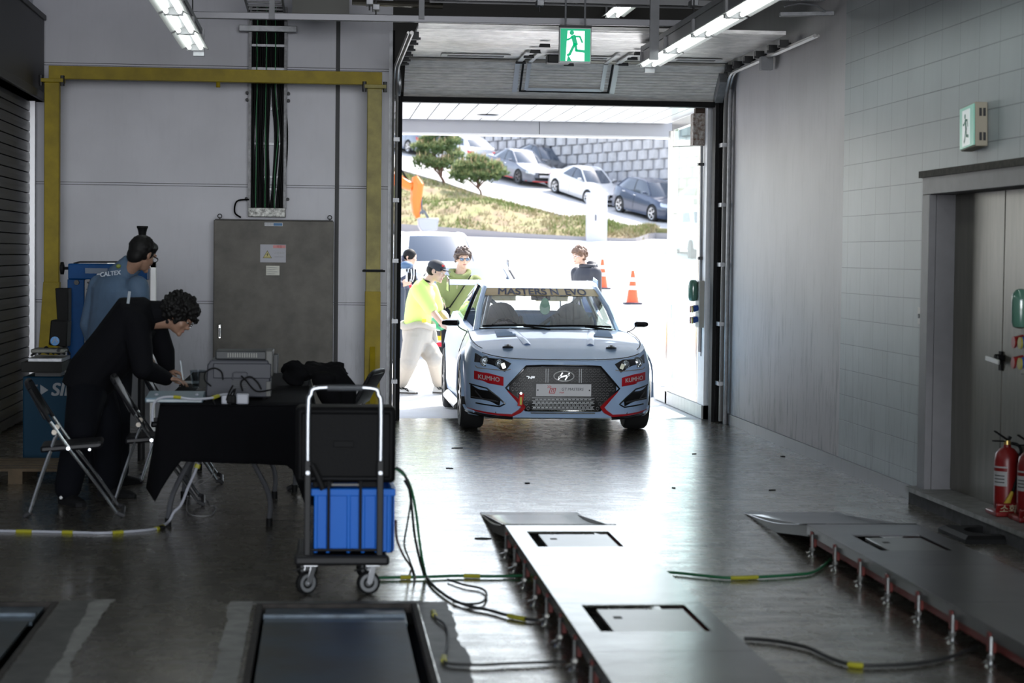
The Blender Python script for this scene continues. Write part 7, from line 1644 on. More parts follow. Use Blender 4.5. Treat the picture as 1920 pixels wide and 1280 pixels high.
# ================================================================== scale platforms, floor cables
M_plat = mat('platform_steel', (.078, .082, .07), .22, .92, var=.4, vscale=1.6, bump=.35, bscale=2.2)
M_plat2 = mat('platform_steel_dull', (.13, .13, .135), .30, .85, var=.3, vscale=2, bump=.12, bscale=4)
M_redp = mat('red_bracket', (.16, .022, .016), .5)
def platform(x0, x1, y1, mt, lbl, seed, hatch):
    rnd = random.Random(seed); z = .16; t = wthing('scale_platform', lbl, 'platform', ((x0+x1)/2, y1, 0), 'scale platforms')
    ys = [5.6, 6.7, 7.8, 8.9, 10.0, y1]
    for a, c in zip(ys, ys[1:]):
        b = MB()
        hs = [h for h in hatch if a < h[2] < c or a < h[3] < c]
        if hs:
            hx0, hx1, hy0, hy1 = hs[0]; hy0 = max(hy0, a+.01); hy1 = min(hy1, c-.01)
            b.box(x0, hx0, a+.002, c-.002, z-.008, z); b.box(hx1, x1, a+.002, c-.002, z-.008, z); b.box(hx0, hx1, a+.002, hy0, z-.008, z); b.box(hx0, hx1, hy1, c-.002, z-.008, z)
        else: b.box(x0, x1, a+.002, c-.002, z-.008, z)
        b.build('top_plate', mt, t, smooth=0)
    for hx0, hx1, hy0, hy1 in hatch:
        b = MB(); b.box(hx0, hx1, hy0, hy1, z-.05, z-.045); b.build('recess', M_black, t)
        b = MB(); b.box(hx0+.055, hx1-.02, hy0+.02, hy1-.09, z-.02, z-.004); h = b.build('hatch_cover', mat('hatch_steel', (.21, .21, .20), .3, .7, var=.1), t, bevel=.002)
        b = MB(); b.box(hx0+.10, hx0+.135, (hy0+hy1)/2-.0, (hy0+hy1)/2+.05, z-.006, z-.003); b.build('lift_hole', M_black, h)
    for x in (x0, x1-.006):
        b = MB(); b.box(x, x+.006, 5.6, y1, z-.055, z-.009); b.build('edge_flange', mt, t, smooth=0)
    for x in (x0+.05, x1-.09):
        b = MB(); b.box(x, x+.04, 5.6, y1-.02, .045, z-.03); b.build('red_beam', M_redp, t, smooth=0)
    n = 9
    for i in range(n):
        y = y1-.12-i*.52
        for s_, x in ((-1, x0+.012), (1, x1-.012)):
            b = MB(); b.box(x-.018 if s_ < 0 else x-.012, x+.012 if s_ < 0 else x+.018, y-.022, y+.022, .05, z-.02+(.015 if s_ > 0 else -.005)); br = b.build('foot_bracket', M_redp, t, bevel=.003)
            b = MB(); b.cyl((x+s_*.02, y-.05, .0), (x+s_*.02, y-.05, .125), .009, 8); b.cyl((x+s_*.02, y-.05, .035), (x+s_*.02, y-.05, .05), .017, 6); b.cyl((x+s_*.02, y-.05, 0), (x+s_*.02, y-.05, .012), .026, 12, .018); b.bar((x+s_*.02-.0, y-.05, .03), (x+s_*.055, y-.06, .02), .016, .008); b.build('levelling_bolt', mat('bolt_bright', (.5, .5, .49), .2, .9), br)
    b = MB(); rows = []
    for k in range(9):
        f = k/8; y = lerp(y1+.01, 13.32, f); zz = lerp(z, .006, f)-.03*math.sin(PI*f); rows.append([(lerp(x0-.0, x1, j/4), y, zz) for j in range(5)])
    b.grid(rows); b.build('ramp', mt, t, smooth=60, solid=.006)
    for x in (x0+.01, x1-.02):
        b = MB(); b.prism([(y1+.01, z-.01), (13.25, .006), (13.2, .0), (12.4, .0), (y1+.01, .09)], 'x', x, x+.008); b.build('ramp_side', mat('ramp_side_dark', (.10, .10, .10), .4, .6), t, smooth=0)
    return t
platform(1.035, 1.665, 11.52, M_plat, 'bright stainless low platform with ramp in the middle of the floor', 1, [(1.13, 1.58, 10.65, 11.25), (1.13, 1.58, 8.22, 8.86)])
platform(2.76, 3.40, 11.55, M_plat2, 'darker low steel platform with ramp nearer the right wall', 2, [(2.90, 3.28, 10.5, 11.1)])
g = lambda pts, z=.012: [G(px, py, z) for px, py in pts]
M_ck = mat('cable_dark', (.02, .02, .02), .5); M_cg = mat('cable_green', (.012, .10, .04), .5)
cable('floor_cable', 'green cable taped across the floor between cart and left platform', g([(700, 1083), (742, 1082), (800, 1081), (860, 1079), (920, 1080), (975, 1079), (1030, 1078)]), .008, M_cg, ((.20, 2), (.55, 3), (.9, 3)), cat='cable', grp='cables on the floor')
cable('floor_cable', 'green cable between the two steel platforms', g([(1200, 1072), (1262, 1073), (1320, 1079), (1370, 1083), (1430, 1081), (1490, 1077), (1525, 1072), (1550, 1055), (1568, 1038)]), .008, M_cg, ((.38, 5),), cat='cable', grp='cables on the floor')
cable('floor_cable', 'dark cable curving on the floor between the platforms in front', g([(1395, 1197), (1420, 1198), (1470, 1204), (1520, 1216), (1560, 1235), (1600, 1246), (1660, 1247), (1720, 1243), (1780, 1232), (1830, 1212)]), .009, M_ck, ((.55, 3),), cat='cable', grp='cables on the floor')
cable('floor_cable', 'dark cable looping on the floor right of the cart toward the left platform', g([(800, 1082), (815, 1100), (845, 1122), (880, 1136), (915, 1143), (955, 1154), (985, 1160), (1030, 1164)]), .008, M_ck, ((.72, 6),), cat='cable', grp='cables on the floor')
cable('floor_cable', 'thin dark looped cable on the floor above the taped one', g([(840, 1086), (870, 1096), (900, 1102), (912, 1112), (905, 1128), (880, 1132), (850, 1128)]), .006, M_ck, cat='cable', grp='cables on the floor')
cable('floor_cable', 'short taped wire on the floor right of the pit cover', g([(812, 1144), (818, 1158), (834, 1170), (840, 1188), (838, 1214), (832, 1236), (845, 1244), (900, 1246), (960, 1243), (1060, 1240)]), .006, M_ck, ((.02, 3), (.52, 3)), cat='cable', grp='cables on the floor')
dr = lambda pts: [P(px, py, y) for px, py, y in pts]
cable('hanging_cable', 'green cable drooping from the case on the cart to the floor', dr([(742, 878, 10.3), (760, 893, 10.3), (772, 920, 10.35), (780, 960, 10.4), (786, 1010, 10.45), (792, 1050, 10.5)])+g([(798, 1078)]), .007, M_cg, cat='cable', grp='cables hanging from the cart')
cable('hanging_cable', 'dark cable drooping beside the green one from the cart', dr([(742, 876, 10.3), (756, 886, 10.3), (766, 910, 10.3), (772, 950, 10.35), (777, 1000, 10.4), (786, 1045, 10.45)])+g([(796, 1080)]), .007, M_ck, cat='cable', grp='cables hanging from the cart')
cable('hanging_cable', 'thin dark cable looping lowest beside the cart', dr([(758, 900, 10.35), (770, 930, 10.35), (764, 980, 10.35), (758, 1020, 10.35), (768, 1050, 10.4)])+g([(778, 1080), (776, 1090)]), .005, M_ck, cat='cable', grp='cables hanging from the cart')
cable('hanging_cable', 'reddish brown cable from the crate down to the floor cables', dr([(742, 975, 10.2), (744, 1010, 10.25), (756, 1040, 10.3)])+g([(770, 1062), (778, 1082)]), .006, mat('cable_brown', (.05, .02, .018), .5), cat='cable', grp='cables hanging from the cart')
# ================================================================== right wall fittings
def wall_sign():
    ya, yb = 12.90, 12.60; c = PX(1825, 238, 4.05); z0, z1 = c.z-.135, c.z+.14
    t = wthing('exit_sign', 'small green running-man sign box tilted on the block wall above the steel door', 'sign', (XR, 12.76, c.z)); R = Matrix.Rotation(-.07, 3, 'X'); ce = (XR-.05, 12.75, c.z)
    b = MB(); b.box(XR-.085, XR-.005, yb, ya, z0, z1, R, ce); b.build('case', mat('sign_beige', (.36, .32, .25), .5), t, bevel=.006)
    for yy in (yb+.0,):
        for zz in (.2, .75): b = MB(); b.box(XR-.06, XR-.045, yb-.006, yb+.002, lerp(z0, z1, zz)-.02, lerp(z0, z1, zz)+.03, R, ce); b.box(XR-.035, XR-.02, yb-.006, yb+.002, lerp(z0, z1, zz)-.02, lerp(z0, z1, zz)+.03, R, ce); b.build('vent_slot', M_dark, t)
    b = MB(); b.box(XR-.093, XR-.085, yb+.01, ya-.01, z0+.01, z1-.01, R, ce); b.mi = 1; b.box(XR-.096, XR-.092, yb+.08, ya-.07, z0+.02, z1-.03, R, ce); b.build('lit_face', [mat('pale_green_face', (.18, .42, .34), .3, emit=.35), mat('pale_face', (.62, .68, .68), .3, emit=.35)], t, smooth=0)
    b = MB(); runner(b, None, 0, 0, .22, 0); b.v = [tuple(Vector(ce)+R @ Vector((XR-.098-ce[0], -x*.75, z-.09))) for x, y, z in b.v]; b.build('running_figure', mat('figure_green', (.03, .25, .17), .4), t, smooth=0)
wall_sign()
q = PX(1723, 592, XR-.02); t = wthing('light_switch', 'small white switch plate on the block wall beside the door frame', 'switch', q); b = MB(); b.box(XR-.02, XR-.003, q.y-.035, q.y+.035, q.z-.06, q.z+.06); b.build('plate', mat('switch_white', (.38, .38, .36), .4), t, bevel=.004); b = MB(); b.box(XR-.028, XR-.02, q.y-.012, q.y+.012, q.z-.015, q.z+.015); b.build('rocker', M_gray, t, bevel=.003)
def sockets(x, y, z, lbl, big, sgn=-1):
    t = wthing('socket_panel', lbl, 'socket', (x, y, z)); s = big
    mcl = [mat('socket_red', (.22, .012, .012), .35), mat('socket_blue', (.01, .05, .24), .35), mat('socket_yellow', (.28, .24, .03), .4)]
    b = MB(); b.box(x-.0, x+.09*s, y-.13*s, y+.13*s, z-.28*s, z+.26*s); b.build('back_box', mat('box_beige', (.27, .26, .23), .5), t, bevel=.012)
    b = MB(); b.lathe([(.02*s, .02*s), (.045*s, .03*s), (.055*s, .06*s), (.057*s, .20*s), (.050*s, .24*s), (.032*s, .265*s), (.01*s, .272*s)], (x-.05*s, y, z), 20); b.build('green_glass_lamp', mat('lamp_green_glass', (.07, .16, .12), .12, spec=.9), t)
    for i, (dz, dy) in enumerate(((-.05, .06), (-.05, -.06), (-.18, .06), (-.18, -.06))):
        b = MB(); b.cyl((x, y+dy*s, z+dz*s), (x-.06*s, y+dy*s, z+(dz-.02)*s), .032*s, 14, .036*s); b.build('socket', mcl[(0, 1, 0, 1)[i]], t); b = MB(); b.cyl((x-.06*s, y+dy*s, z+(dz-.02)*s), (x-.072*s, y+dy*s, z+(dz-.02)*s), .038*s, 14); b.build('flap', mcl[2] if i % 2 else mcl[0], t)
    return t
q = PX(1914, 615, 3.98); sockets(4.02, q.y, q.z-.02, 'industrial socket panel with green lamp at the right picture edge', .9)
def extinguisher(x, y, lbl):
    z = .115; t = wthing('fire_extinguisher', lbl, 'fire extinguisher', (x, y, z), 'fire extinguishers'); mr = mat('extinguisher_red', (.15, .006, .006), .35)
    b = MB(); b.lathe([(.06, .0), (.072, .01), (.075, .05), (.075, .30), (.068, .345), (.045, .375), (.025, .385), (.022, .40)], (x, y, z+.03), 24); b.build('cylinder', mr, t, smooth=50)
    b = MB(); b.cyl((x, y, z+.425), (x, y, z+.455), .022, 12); b.build('valve', mat('brass', (.5, .36, .12), .3, .8), t)
    b = MB(); b.bar((x, y, z+.46), (x-.09, y-.03, z+.515), .02, .008); b.bar((x, y, z+.45), (x-.10, y-.03, z+.455), .02, .008); b.bar((x, y, z+.45), (x+.02, y, z+.48), .02, .02); b.build('lever', M_black, t, bevel=.002)
    b = MB(); b.tube(catmull([(x+.02, y-.02, z+.44), (x+.06, y-.06, z+.42), (x+.06, y-.09, z+.32), (x+.03, y-.085, z+.2), (x+.01, y-.085, z+.14)], 5), .010, 8); b.build('hose', M_black, t); b = MB(); b.cyl((x+.01, y-.085, z+.15), (x-.03, y-.09, z+.06), .010, 10, .022); b.build('nozzle', mat('nozzle_yellow', (.35, .24, .02), .5), t)
    b = MB(); b.X = Matrix.Translation((x, y, z+.24)); b.grid([[(-.0762*math.cos(a), -.0762*math.sin(a), zz) for a in [lerp(-.1, 1.3, k/8) for k in range(9)]] for zz in (-.06, .06)]); lb = b.build('label', mat('label_white', (.3, .3, .3), .5), t)
    b = MB(); b.X = Matrix.Translation((x, y, z+.24)); 
    for zz in (.0, -.02, -.04): b.grid([[(-.0768*math.cos(a), -.0768*math.sin(a), z_) for a in [lerp(.1, 1.1, k/6) for k in range(7)]] for z_ in (zz, zz+.006)])
    b.mi = 1; b.grid([[(-.0768*math.cos(a), -.0768*math.sin(a), z_) for a in [lerp(-.1, 1.3, k/6) for k in range(7)]] for z_ in (.03, .05)]); b.build('print', [M_dark, mr], lb)
    b = MB(); b.box(x-.10, x+.09, y-.12, y+.09, z, z+.03); b.box(x-.10, x+.09, y-.12, y-.10, z, z+.085, Matrix.Rotation(.35, 3, 'X')); st = b.build('stand', mr, t, bevel=.008)
    text('lettering', '소화기', st, (x-.0, y-.135, z+.048), .06, mat('letter_gold', (.35, .3, .2), .5), rot=(PI/2+.35, 0, 0), bold=.001)
    return t
q = G(1895, 955, .115); extinguisher(4.19, 12.36, 'red fire extinguisher with white label standing on the door step'); extinguisher(4.24, 12.08, 'second red fire extinguisher, right behind the first at the picture edge')
# black rubber frame on the floor
c = G(1855, 1008, 0); t = wthing('rubber_ring', 'black rubber ring with an oval hole lying on the floor by the step', 'rubber ring', (c.x, c.y, 0)); b = MB(); n = 24
sq = []; ov = []
for k in range(n):
    a = 2*PI*k/n; r = .235/max(abs(math.cos(a)), abs(math.sin(a))); sq.append((c.x+r*math.cos(a)*1.0, c.y+r*math.sin(a)*1.15)); ov.append((c.x+.15*math.cos(a), c.y+.17*math.sin(a)))
b.grid([[(x, y, 0) for x, y in sq], [(x, y, .025) for x, y in sq], [(c.x+(x-c.x)*.88, c.y+(y-c.y)*.88, .045) for x, y in sq], [(x, y, .045) for x, y in ov], [(x, y, .0) for x, y in ov]], close=True); b.build('frame', M_black, t, smooth=30)
# ---- conduit, boxes and sockets on the outer pier
def pier_gear():
    Y = 21.35; Xw = 3.93; t = wthing('rusty_box', 'rust-spotted grey steel box at the top right of the doorway', 'box', P(1318, 245, Y)); a, c = P(1300, 212, Y), P(1334, 273, Y)
    mr = mat('rusty_grey', (.33, .32, .30), .6, var=.9, vscale=26, c2=(.10, .045, .025)); b = MB(); b.box(a.x, c.x, Y, Y+.16, c.z, a.z); b.build('housing', mr, t, bevel=.006); b = MB(); b.box(a.x+.03, c.x-.02, Y+.02, Y+.12, a.z, a.z+.06); b.build('bracket', mat('rust_dark', (.05, .03, .02), .8), t)
    b = MB(); b.bar(P(1262, 275, Y+.5), (a.x+.02, Y+.1, c.z), .012, .006); b.build('wire_arm', mat('rust_dark', (.05, .03, .02), .8), t)
    t = wthing('conduit_pipes', 'pair of grey conduit pipes running down the outer pier', 'pipe', P(1319, 530, Y))
    for px in (1316, 1322): b = MB(); b.tube([P(px, 273, Y+.05), P(px-2.5, 532, Y+.05)], .014, 8); b.build('pipe', M_gray, t)
    for py in (308, 484): p = P(1318, py, Y+.03); b = MB(); b.box(p.x-.05, p.x+.07, p.y-.02, p.y+.04, p.z-.015, p.z+.015); b.build('clamp', M_dark, t, bevel=.003)
    p = P(1318, 568, Y+.05); t = sockets(p.x-.07, Y, p.z+.0, 'industrial socket box with green lamp on the outer pier beside the glass', .9)
    p = P(1319, 640, Y); t = wthing('lever_switch', 'black pull lever below the socket box on the outer pier', 'lever', p); b = MB(); a, c = P(1315, 612, Y), P(1322, 668, Y); b.box(a.x, c.x, Y, Y+.03, c.z, a.z); b.build('lever', M_black, t, bevel=.005); b = MB(); a, c = P(1311, 612, Y), P(1325, 660, Y); b.box(a.x, c.x, Y+.03, Y+.05, c.z, a.z); b.build('back_plate', M_galv, t)
pier_gear()
# ================================================================== outside vehicles and things
def cone(x, y, lbl, h=.75):
    z = zg(y); t = wthing('traffic_cone', lbl, 'traffic cone', (x, y, z), 'traffic cones'); mo = mat('cone_orange', (.75, .10, .035), .5)
    b = MB(); b.box(x-.2, x+.2, y-.2, y+.2, z, z+.04); b.build('base', mat('cone_base', (.05, .05, .07), .7), t, bevel=.01)
    b = MB(); r = lambda f: lerp(.145, .035, f); zz = [0, .40, .52, .66, .78, 1.0]
    for i, (a, c) in enumerate(zip(zz, zz[1:])):
        b.mi = i % 2; b.lathe([(r(a), z+.04+a*(h-.04)), (r(c), z+.04+c*(h-.04))], (x, y, 0), 24)
    b.build('cone_body', [mo, mat('cone_white', (.75, .75, .75), .4)], t)
q = P(1129, 536, 52); cone(q.x, 52, 'orange and white traffic cone, farther and left of the two'); q = P(1186, 559, 46); cone(q.x, 46, 'orange and white traffic cone, nearer and right of the two')
M_silver = mat('alloy_silver', (.55, .56, .58), .25, .85)
def car(lbl, sp, pc, loc, hd, pitch=0, rim=M_silver, dens=3, hl=True, grp='cars parked along the wall', metallic=.3, lip=None, tail=False, name='parked_car', lampm=None):
    h = Vector(hd).normalized(); rz = math.atan2(h.x, -h.y); t = thing(name, lbl, 'car', loc, grp); t.rotation_euler = Euler((pitch, 0, rz), 'XYZ') if not pitch else (Matrix.Rotation(rz, 3, 'Z') @ Matrix.Rotation(pitch, 3, 'X')).to_euler()
    c = Car(t, sp, None, None, dens); m = mat('paint_'+pc[0], pc[1], .3, metallic, coat=.8); c.shell(m, 8); c.greenhouse(m, M_carglass); c.wheels(rim, 5)
    zn = c.zt(.1); W_ = sp['W']/2
    c.patch('grille', [(-.30, zn-.03), (.30, zn-.03), (.34, zn-.2), (.26, zn-.28), (-.26, zn-.28), (-.34, zn-.2)], M_blackp, .01, 6, 8)
    c.patch('lower_intake', [(-.5, .38), (.5, .38), (.44, .26), (-.44, .26)], M_blackp, .01, 4, 8)
    c.patch('number_plate', [(-.26, .50), (.26, .50), (.26, .40), (-.26, .40)], mat('plate_white', (.6, .6, .63), .35), .02, 2, 2)
    for s_ in (1, -1):
        if hl: c.patch('headlamp', [(s_*.46, zn-.02), (s_*.78, zn+.07), (s_*.84, zn-.02), (s_*.80, zn-.13), (s_*.50, zn-.14)], lampm or mat('headlamp_glass', (.55, .58, .62), .12, .4), .012, 6, 6)
        c.patch('tail_lamp', [(s_*.52, sp['zs'][-1][1]-.08), (s_*.80, sp['zs'][-1][1]-.06), (s_*.82, sp['zs'][-1][1]-.25), (s_*.56, sp['zs'][-1][1]-.25)], mat('tail_red', (.5, .02, .03), .2), .012, 5, 6, rear=True)
        door_mirror(t, m, s_, W_-.02, sp['wb'][1]+.15, sp['zs'][4][1]+.13, .16, .065)
        for u in (.36, .72):
            pb, _ = c.gh(u); i = min(range(len(c.half)), key=lambda i: abs(c.half[i].y-pb.y)+(0 if c.half[i].x > .8 else 9)); p = c.pt(i, pb.z-.12, s_); b = MB(); b.cbox(p+V(s_*.012, 0, 0), .02, .2, .025); b.build('door_handle', M_chrome, t, bevel=.005)
            b = MB(); p1 = [c.pt(min(range(len(c.half)), key=lambda i: abs(c.half[i].y-pb.y-.18)+(0 if c.half[i].x > .8 else 9)), lerp(.28, pb.z-.02, k/6), s_)+V(s_*.002, 0, 0) for k in range(7)]; b.tube(p1, .006, 4); b.build('door_gap', M_under, t)
        if lip:
            b = MB(); b.tube([(s_*(W_+.0), sp['yf']+.45, .22), (s_*(W_+.0), sp['yr']-.45, .22)], .022, 6); b.build('sill_stripe', lip, t)
    if lip: c.strip('front_lip', [(-.80, .20), (.80, .20)], .02, lip, .02)
    return t, c
# the two white cars waiting behind the racing car
mw_rim = mat('dark_alloy', (.1, .1, .11), .3, .8)
t, c = car('white race car with red mirrors and yellow-red front behind the people', HATCH, ('race_white', (.72, .72, .72)), (2.33, 30.8, zg(31)), (.0, -1, 0), 0, mw_rim, grp=None, name='racing_car')
ylw = mat('bumper_yellow', (.75, .50, .02), .35); rdd = mat('mirror_red', (.7, .02, .04), .3)
c.patch('yellow_bumper', [(-.84, .52), (.84, .52), (.84, .26), (-.84, .26)], ylw, .012, 6, 20); c.strip('red_splitter', [(-.86, .20), (.86, .20)], .035, rdd, .05)
for s_ in (1, -1):
    door_mirror(t, rdd, s_, .93, 1.45, 1.06, .17, .075)
    c.patch('black_intake', [(s_*.55, .46), (s_*.78, .46), (s_*.70, .33), (s_*.55, .33)], M_blackp, .02, 4, 4)
b = MB(); b.prism([(3.95, 1.36), (4.12, 1.385), (4.28, 1.42), (4.28, 1.40), (4.12, 1.36)], 'x', -.80, .80); w = b.build('rear_wing', mat('wing_white', (.7, .7, .7), .3), t)
for s_ in (1, -1): b = MB(); b.prism([(3.9, 1.25), (3.92, 1.46), (4.3, 1.48), (4.3, 1.28)], 'x', s_*.8-.006, s_*.8+.006); b.build('end_plate', M_blackp, w); b = MB(); b.bar((s_*.4, 3.98, 1.04), (s_*.4, 4.1, 1.38), .02, .08, up=(0, 1, 0)); b.build('wing_stand', M_blackp, w)
b = MB(); b.bar((.82, 1.3, .92), (.64, 1.95, 1.30), .02, .04); b.build('pillar_strip', M_blackp, t)  # dark strip drawn along the A-pillar line, not an aerial
car('tall white vehicle farthest back behind the white race car', SUV, ('tall_white', (.74, .74, .74)), (2.62, 41.5, zg(42)), (.12, -1, 0), .02, M_silver, grp=None)
# cars parked on the slope: placed along the road next to the wall
def on_road(px, off=.30):
    best = min(range(len(Cv)*10-10), key=lambda i: abs(proj(Cv[i//10].lerp(Cv[i//10+1], (i % 10)/10).lerp(Bv[i//10].lerp(Bv[i//10+1], (i % 10)/10), off))[0]-px))
    i, f = best//10, (best % 10)/10; p = Cv[i].lerp(Cv[i+1], f).lerp(Bv[i].lerp(Bv[i+1], f), off); d = (Cv[min(i+1, len(Cv)-1)]-Cv[i]).normalized(); return p, d
def parked(lbl, sp, pc, px, down=True, off=.30, **k):
    p, d = on_road(px, off); d = d if down else -d; sl = math.atan2(d.z, math.hypot(d.x, d.y)); pos = p-d*0-Vector((d.x, d.y, d.z))*(-sp['L']/2)
    return car(lbl, sp, pc, (pos.x, pos.y, pos.z+.02), (d.x, d.y, 0), -sl, **k)
parked('silver-white sedan parked on the slope in front of the retaining wall', SEDAN, ('silver_white', (.62, .61, .60)), 1099)
parked('dark navy hatchback parked lowest on the slope beside the steel post', SUV, ('navy', (.030, .045, .085)), 1222)
parked('dark grey sports sedan with red sill line parked behind the silver-white sedan', SEDAN, ('slate', (.11, .12, .15)), 972, off=.36, lip=mat('lip_red', (.6, .04, .03), .4), rim=mw_rim)
parked('dark car squeezed between the grey sports sedan and the wall', SEDAN, ('charcoal', (.05, .052, .06)), 1016, off=.03)
parked('white compact hatchback parked tail-first above the pine tree', dict(HATCH, L=4.24), ('compact_white', (.62, .63, .66)), 862, down=False)
parked('grey sedan at the top of the slope by the left door edge', SEDAN, ('blue_slate', (.13, .15, .19)), 768, down=False)
parked('dark car mostly hidden behind the navy hatchback', SEDAN, ('charcoal', (.05, .052, .06)), 1250, off=-.03)
parked('pale green car seen through the glass screen', SUV, ('pale_teal', (.30, .50, .44)), 1340, off=.35)
# white van beyond the glass
van = wthing('white_van', 'white van standing on the forecourt, seen through the glass screen', 'van', (12.9, 66, zg(66)))
z = zg(66); b = MB(); b.prism([(66, z+.35), (66.3, z+1.0), (67.0, z+1.2), (67.7, z+2.1), (71, z+2.15), (71, z+.35)], 'x', 12.0, 13.8); b.build('body', mat('van_white', (.7, .7, .7), .35), van, bevel=.05)
b = MB(); b.face([(12.1, 66.95, z+1.22), (13.7, 66.95, z+1.22), (13.65, 67.6, z+2.02), (12.15, 67.6, z+2.02)]); b.build('windscreen', M_carglass, van, smooth=0)
b = MB(); b.prism([(67.2, z+1.25), (67.85, z+1.95), (68.6, z+1.95), (68.6, z+1.25)], 'x', 11.985, 12.01); b.build('side_window', M_carglass, van, smooth=0)
for y in (66.9, 70.1):
    for x in (12.02, 13.78): b = MB(); b.cyl((x-.1, y, z+.33), (x+.1, y, z+.33), .33, 24); b.build('wheel', M_tyre, van)
# ---- white roadside cabinet
Yk = 77.0; a, c_ = P(1102, 366, Yk), P(1138, 452, Yk); t = wthing('roadside_cabinet', 'tall white utility cabinet standing on the kerb of the grass bank', 'cabinet', ((a.x+c_.x)/2, Yk, c_.z))
mk = mat('kiosk_white', (.50, .50, .54), .5); b = MB(); b.box(a.x, c_.x, Yk, Yk+.45, c_.z-.3, a.z); b.build('body', mk, t, bevel=.01)
b = MB(); b.prism([(a.x-.04, a.z), (c_.x+.04, a.z), (c_.x, a.z+.10), (a.x, a.z+.10)], 'y', Yk-.05, Yk+.5); b.build('lid', mat('kiosk_lid', (.50, .52, .62), .5), t, bevel=.01)
b = MB(); q = P(1117, 408, Yk); b.cbox(q+V(0, -.015, 0), .04, .03, .22); b.build('lock', M_dark, t, bevel=.005); q = P(1127, 373, Yk); b = MB(); 
for k in range(3): b.cbox(q+V(.0+.06*(k-1), -.004, 0), .04, .004, .03)
b.build('small_print', mat('kiosk_print', (.25, .25, .28), .5), t)
# ---- excavator: boom, arm and bucket reach in from the left
def excavator():
    Y = 74; q = lambda px, py, y=Y: P(px, py, y); t = wthing('mini_excavator', 'orange excavator arm with grey bucket reaching in at the left door edge', 'excavator', (q(700, 440).x, Y, q(700, 440).z)); mo = mat('excavator_orange', (.80, .16, .02), .4); ms = mat('excavator_steel', (.10, .11, .13), .4, .5)
    b = MB(); b.tube([q(690, 350), q(725, 330), q(748, 338), q(772, 351)], [.28, .24, .18, .12], 8, flat=1.2); b.build('boom', mo, t, smooth=20)
    b = MB(); 
    rows = [q(778, 331), q(783, 345), q(780, 375), q(781, 400), q(784, 408)]; b.tube(rows, [.10, .22, .20, .13, .09], 8, up=(0, 1, 0)); b.build('arm', mo, t, smooth=20)
    b = MB(); b.tube([q(788, 352), q(790, 385)], .045, 8); b.tube([q(790, 385), q(793, 402)], .025, 6); b.build('cylinder', ms, t)
    b = MB(); b.tube([q(752, 318), q(772, 350)], .04, 6); b.build('hose', M_black, t)
    b = MB(); b.bar(q(786, 400), q(795, 395), .1, .1); b.bar(q(795, 395), q(803, 409), .08, .08); b.build('linkage', ms, t)
    b = MB(); b.prism([(q(783, 409).x, q(783, 409).z), (q(822, 409).x, q(822, 409).z), (q(819, 432).x, q(819, 432).z), (q(790, 434).x, q(790, 434).z), (q(784, 424).x, q(784, 424).z)], 'y', Y-.35, Y+.35); b.build('bucket', mat('bucket_grey', (.33, .34, .38), .45, .3), t, bevel=.04)
    g0 = q(690, 437); b = MB(); b.box(g0.x-2.2, g0.x-.1, Y-.9, Y+.9, g0.z+.6, g0.z+1.6); b.build('house', mo, t, bevel=.1); b = MB(); b.box(g0.x-1.4, g0.x-.2, Y-.4, Y+.8, g0.z+1.6, g0.z+2.7); b.build('cab', M_carglass, t, bevel=.08)
    for y in (-.8, .8): b = MB(); b.box(g0.x-2.2, g0.x, Y+y-.2, Y+y+.2, g0.z, g0.z+.6); b.build('track', M_black, t, bevel=.15)
excavator()
# ---- pines on the bank
def pine(base, lean, pads, lbl, seed, trunkw):
    rnd = random.Random(seed); t = wthing('pine_tree', lbl, 'tree', base, 'pines on the bank'); base = Vector(base)
    mt = mat('pine_bark', (.14, .075, .055), .9, var=.4); top = base+Vector(lean)
    b = MB(); b.tube(catmull([base-V(0, 0, .3), base.lerp(top, .3)+V(.06, 0, 0), base.lerp(top, .6)+V(-.05, 0, 0), top], 5), [lerp(trunkw, trunkw*.4, k/15) for k in range(16)], 8)
    b.build('trunk', mt, t)
    for c, r in pads[::2]:
        b = MB(); c = base+Vector(c); b.tube(catmull([base.lerp(top, .45+.4*rnd.random()), (top+c)/2-V(0, 0, .1), c], 4), [lerp(.045, .015, k/8) for k in range(9)], 6); b.build('branch', mt, t)
    ml = [mat('pine_needles', (.13, .20, .075), .8, var=.5, vscale=3), mat('pine_tips', (.42, .46, .20), .8), mat('pine_candle', (.60, .42, .25), .8)]
    b = MB()
    for c, r in pads:
        c = base+Vector(c); b.mi = 0
        for k in range(int(150*r*r/.16)):
            v = V(rnd.gauss(0, 1), rnd.gauss(0, 1), rnd.gauss(.25, .8)).normalized(); p = c+Vector((v.x*r*1.15, v.y*r*1.15, v.z*r*.8))*rnd.uniform(.35, 1)
            up_ = v.z > .15; d0 = (v*.5+V(0, 0, .9)).normalized()
            for j in range(9):
                b.mi = 1 if (up_ and rnd.random() < .55) else 0; d = (d0+V(rnd.gauss(0, .55), rnd.gauss(0, .55), rnd.gauss(0, .4))).normalized(); l = rnd.uniform(.10, .20); w = d.orthogonal().normalized()*.02
                b.face([p-w, p+w, p+d*l])
            if up_ and v.z > .55 and rnd.random() < .30: b.mi = 2; b.tube([p, p+V(0, 0, .24)], [.022, .010], 5)
    b.build('foliage', ml, t, smooth=0, fix=False)
q1 = P(833, 357, 93.5); pine(q1, (-.28, 0, 1.2), [((-.9, 0, 1.25), .50), ((-.35, .2, 1.1), .45), ((.15, 0, 1.15), .45), ((.45, 0, 1.55), .42), ((-1.05, .1, 1.9), .42), ((-.55, 0, 1.85), .5), ((0, .1, 1.9), .5), ((.35, 0, 2.15), .40), ((-.75, 0, 2.3), .35), ((-.25, 0, 2.45), .42), ((.1, 0, 2.6), .30)], 'taller pine tree on the grass bank, left of the two', 31, .085)
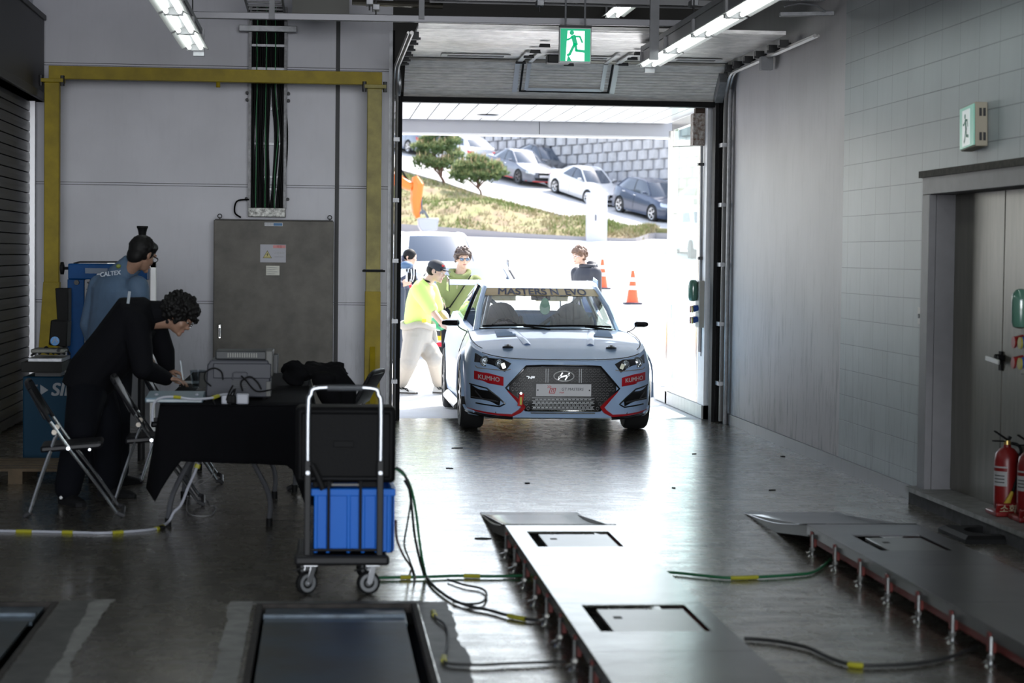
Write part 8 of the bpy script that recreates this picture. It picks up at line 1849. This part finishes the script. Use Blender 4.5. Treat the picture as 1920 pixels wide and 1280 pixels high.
q2 = P(901, 374, 90.0); pine(q2, (-.15, 0, .95), [((-1.05, 0, 1.0), .38), ((-.6, .1, .95), .45), ((-.1, 0, .98), .42), ((.4, 0, 1.0), .42), ((.8, 0, 1.15), .38), ((-.8, 0, 1.35), .38), ((-.3, 0, 1.4), .45), ((.2, 0, 1.38), .42), ((.62, 0, 1.42), .32), ((-.35, 0, 1.75), .28), ((.05, 0, 1.7), .25)], 'shorter, broader pine tree on the grass bank, right of the two', 32, .06)
# scraps on the garage floor
for k, (px, py, w) in enumerate(((857, 840, .05), (988, 906, .035), (842, 878, .03), (1302, 851, .03), (1468, 856, .025), (1447, 919, .03), (1263, 915, .025), (905, 1010, .05), (610, 1056, .04))):
    q = G(px, py, 0); R_ = Matrix.Rotation(k*1.3, 3, 'Z'); b = MB(); b.prism([(q.x+(R_ @ Vector((dx*w, dy*w, 0))).x, q.y+(R_ @ Vector((dx*w, dy*w, 0))).y) for dx, dy in ((-1, -.4), (.2, -.6), (1, -.1), (.6, .5), (-.5, .4))], 'z', .0005, .006); tag(b.build('debris_scrap', M_black, None, org=(q.x, q.y, 0)), 'small dark scrap lying on the garage floor', 'scrap', 'scraps on the garage floor')
# grass tufts on the bank
b = MB(); rnd = random.Random(77); nr, nc = len(rows_bank := [[a_.lerp(c2_, k/14) for a_, c2_ in zip(Av, Bv)] for k in range(15)]), len(Av)
for i in range(5200):
    k = rnd.uniform(0, 13.9); j = rnd.uniform(0, nc-12); a_ = int(k); c2_ = int(j); p = rows_bank[a_][c2_].lerp(rows_bank[a_+1][c2_], k-a_).lerp(rows_bank[a_][c2_+1].lerp(rows_bank[a_+1][c2_+1], k-a_), j-c2_).copy(); e = math.sin(PI*k/14); p.z += .35*e+e*.35*NZ.noise(p*.45)
    nn = NZ.noise(p*.5+V(5, 0, 0)); 
    if nn < -.05 and rnd.random() < .75: continue
    b.mi = 0 if nn+rnd.uniform(-.25, .25) > .22 else 1
    for q in range(4):
        d = V(rnd.gauss(0, .5), rnd.gauss(0, .5), 1).normalized(); w = V(rnd.uniform(-1, 1), rnd.uniform(-1, 1), 0).normalized()*.03; o_ = V(rnd.uniform(-.12, .12), rnd.uniform(-.12, .12), -.03); b.face([p+o_-w, p+o_+w, p+o_+d*rnd.uniform(.12, .28)])
o = b.build('grass', [mat('grass_green', (.19, .23, .075), .9), mat('grass_straw', (.36, .31, .18), .9)], smooth=0, fix=False); tag(o, 'rough dry grass growing on the bank below the road', 'grass', kind='stuff')
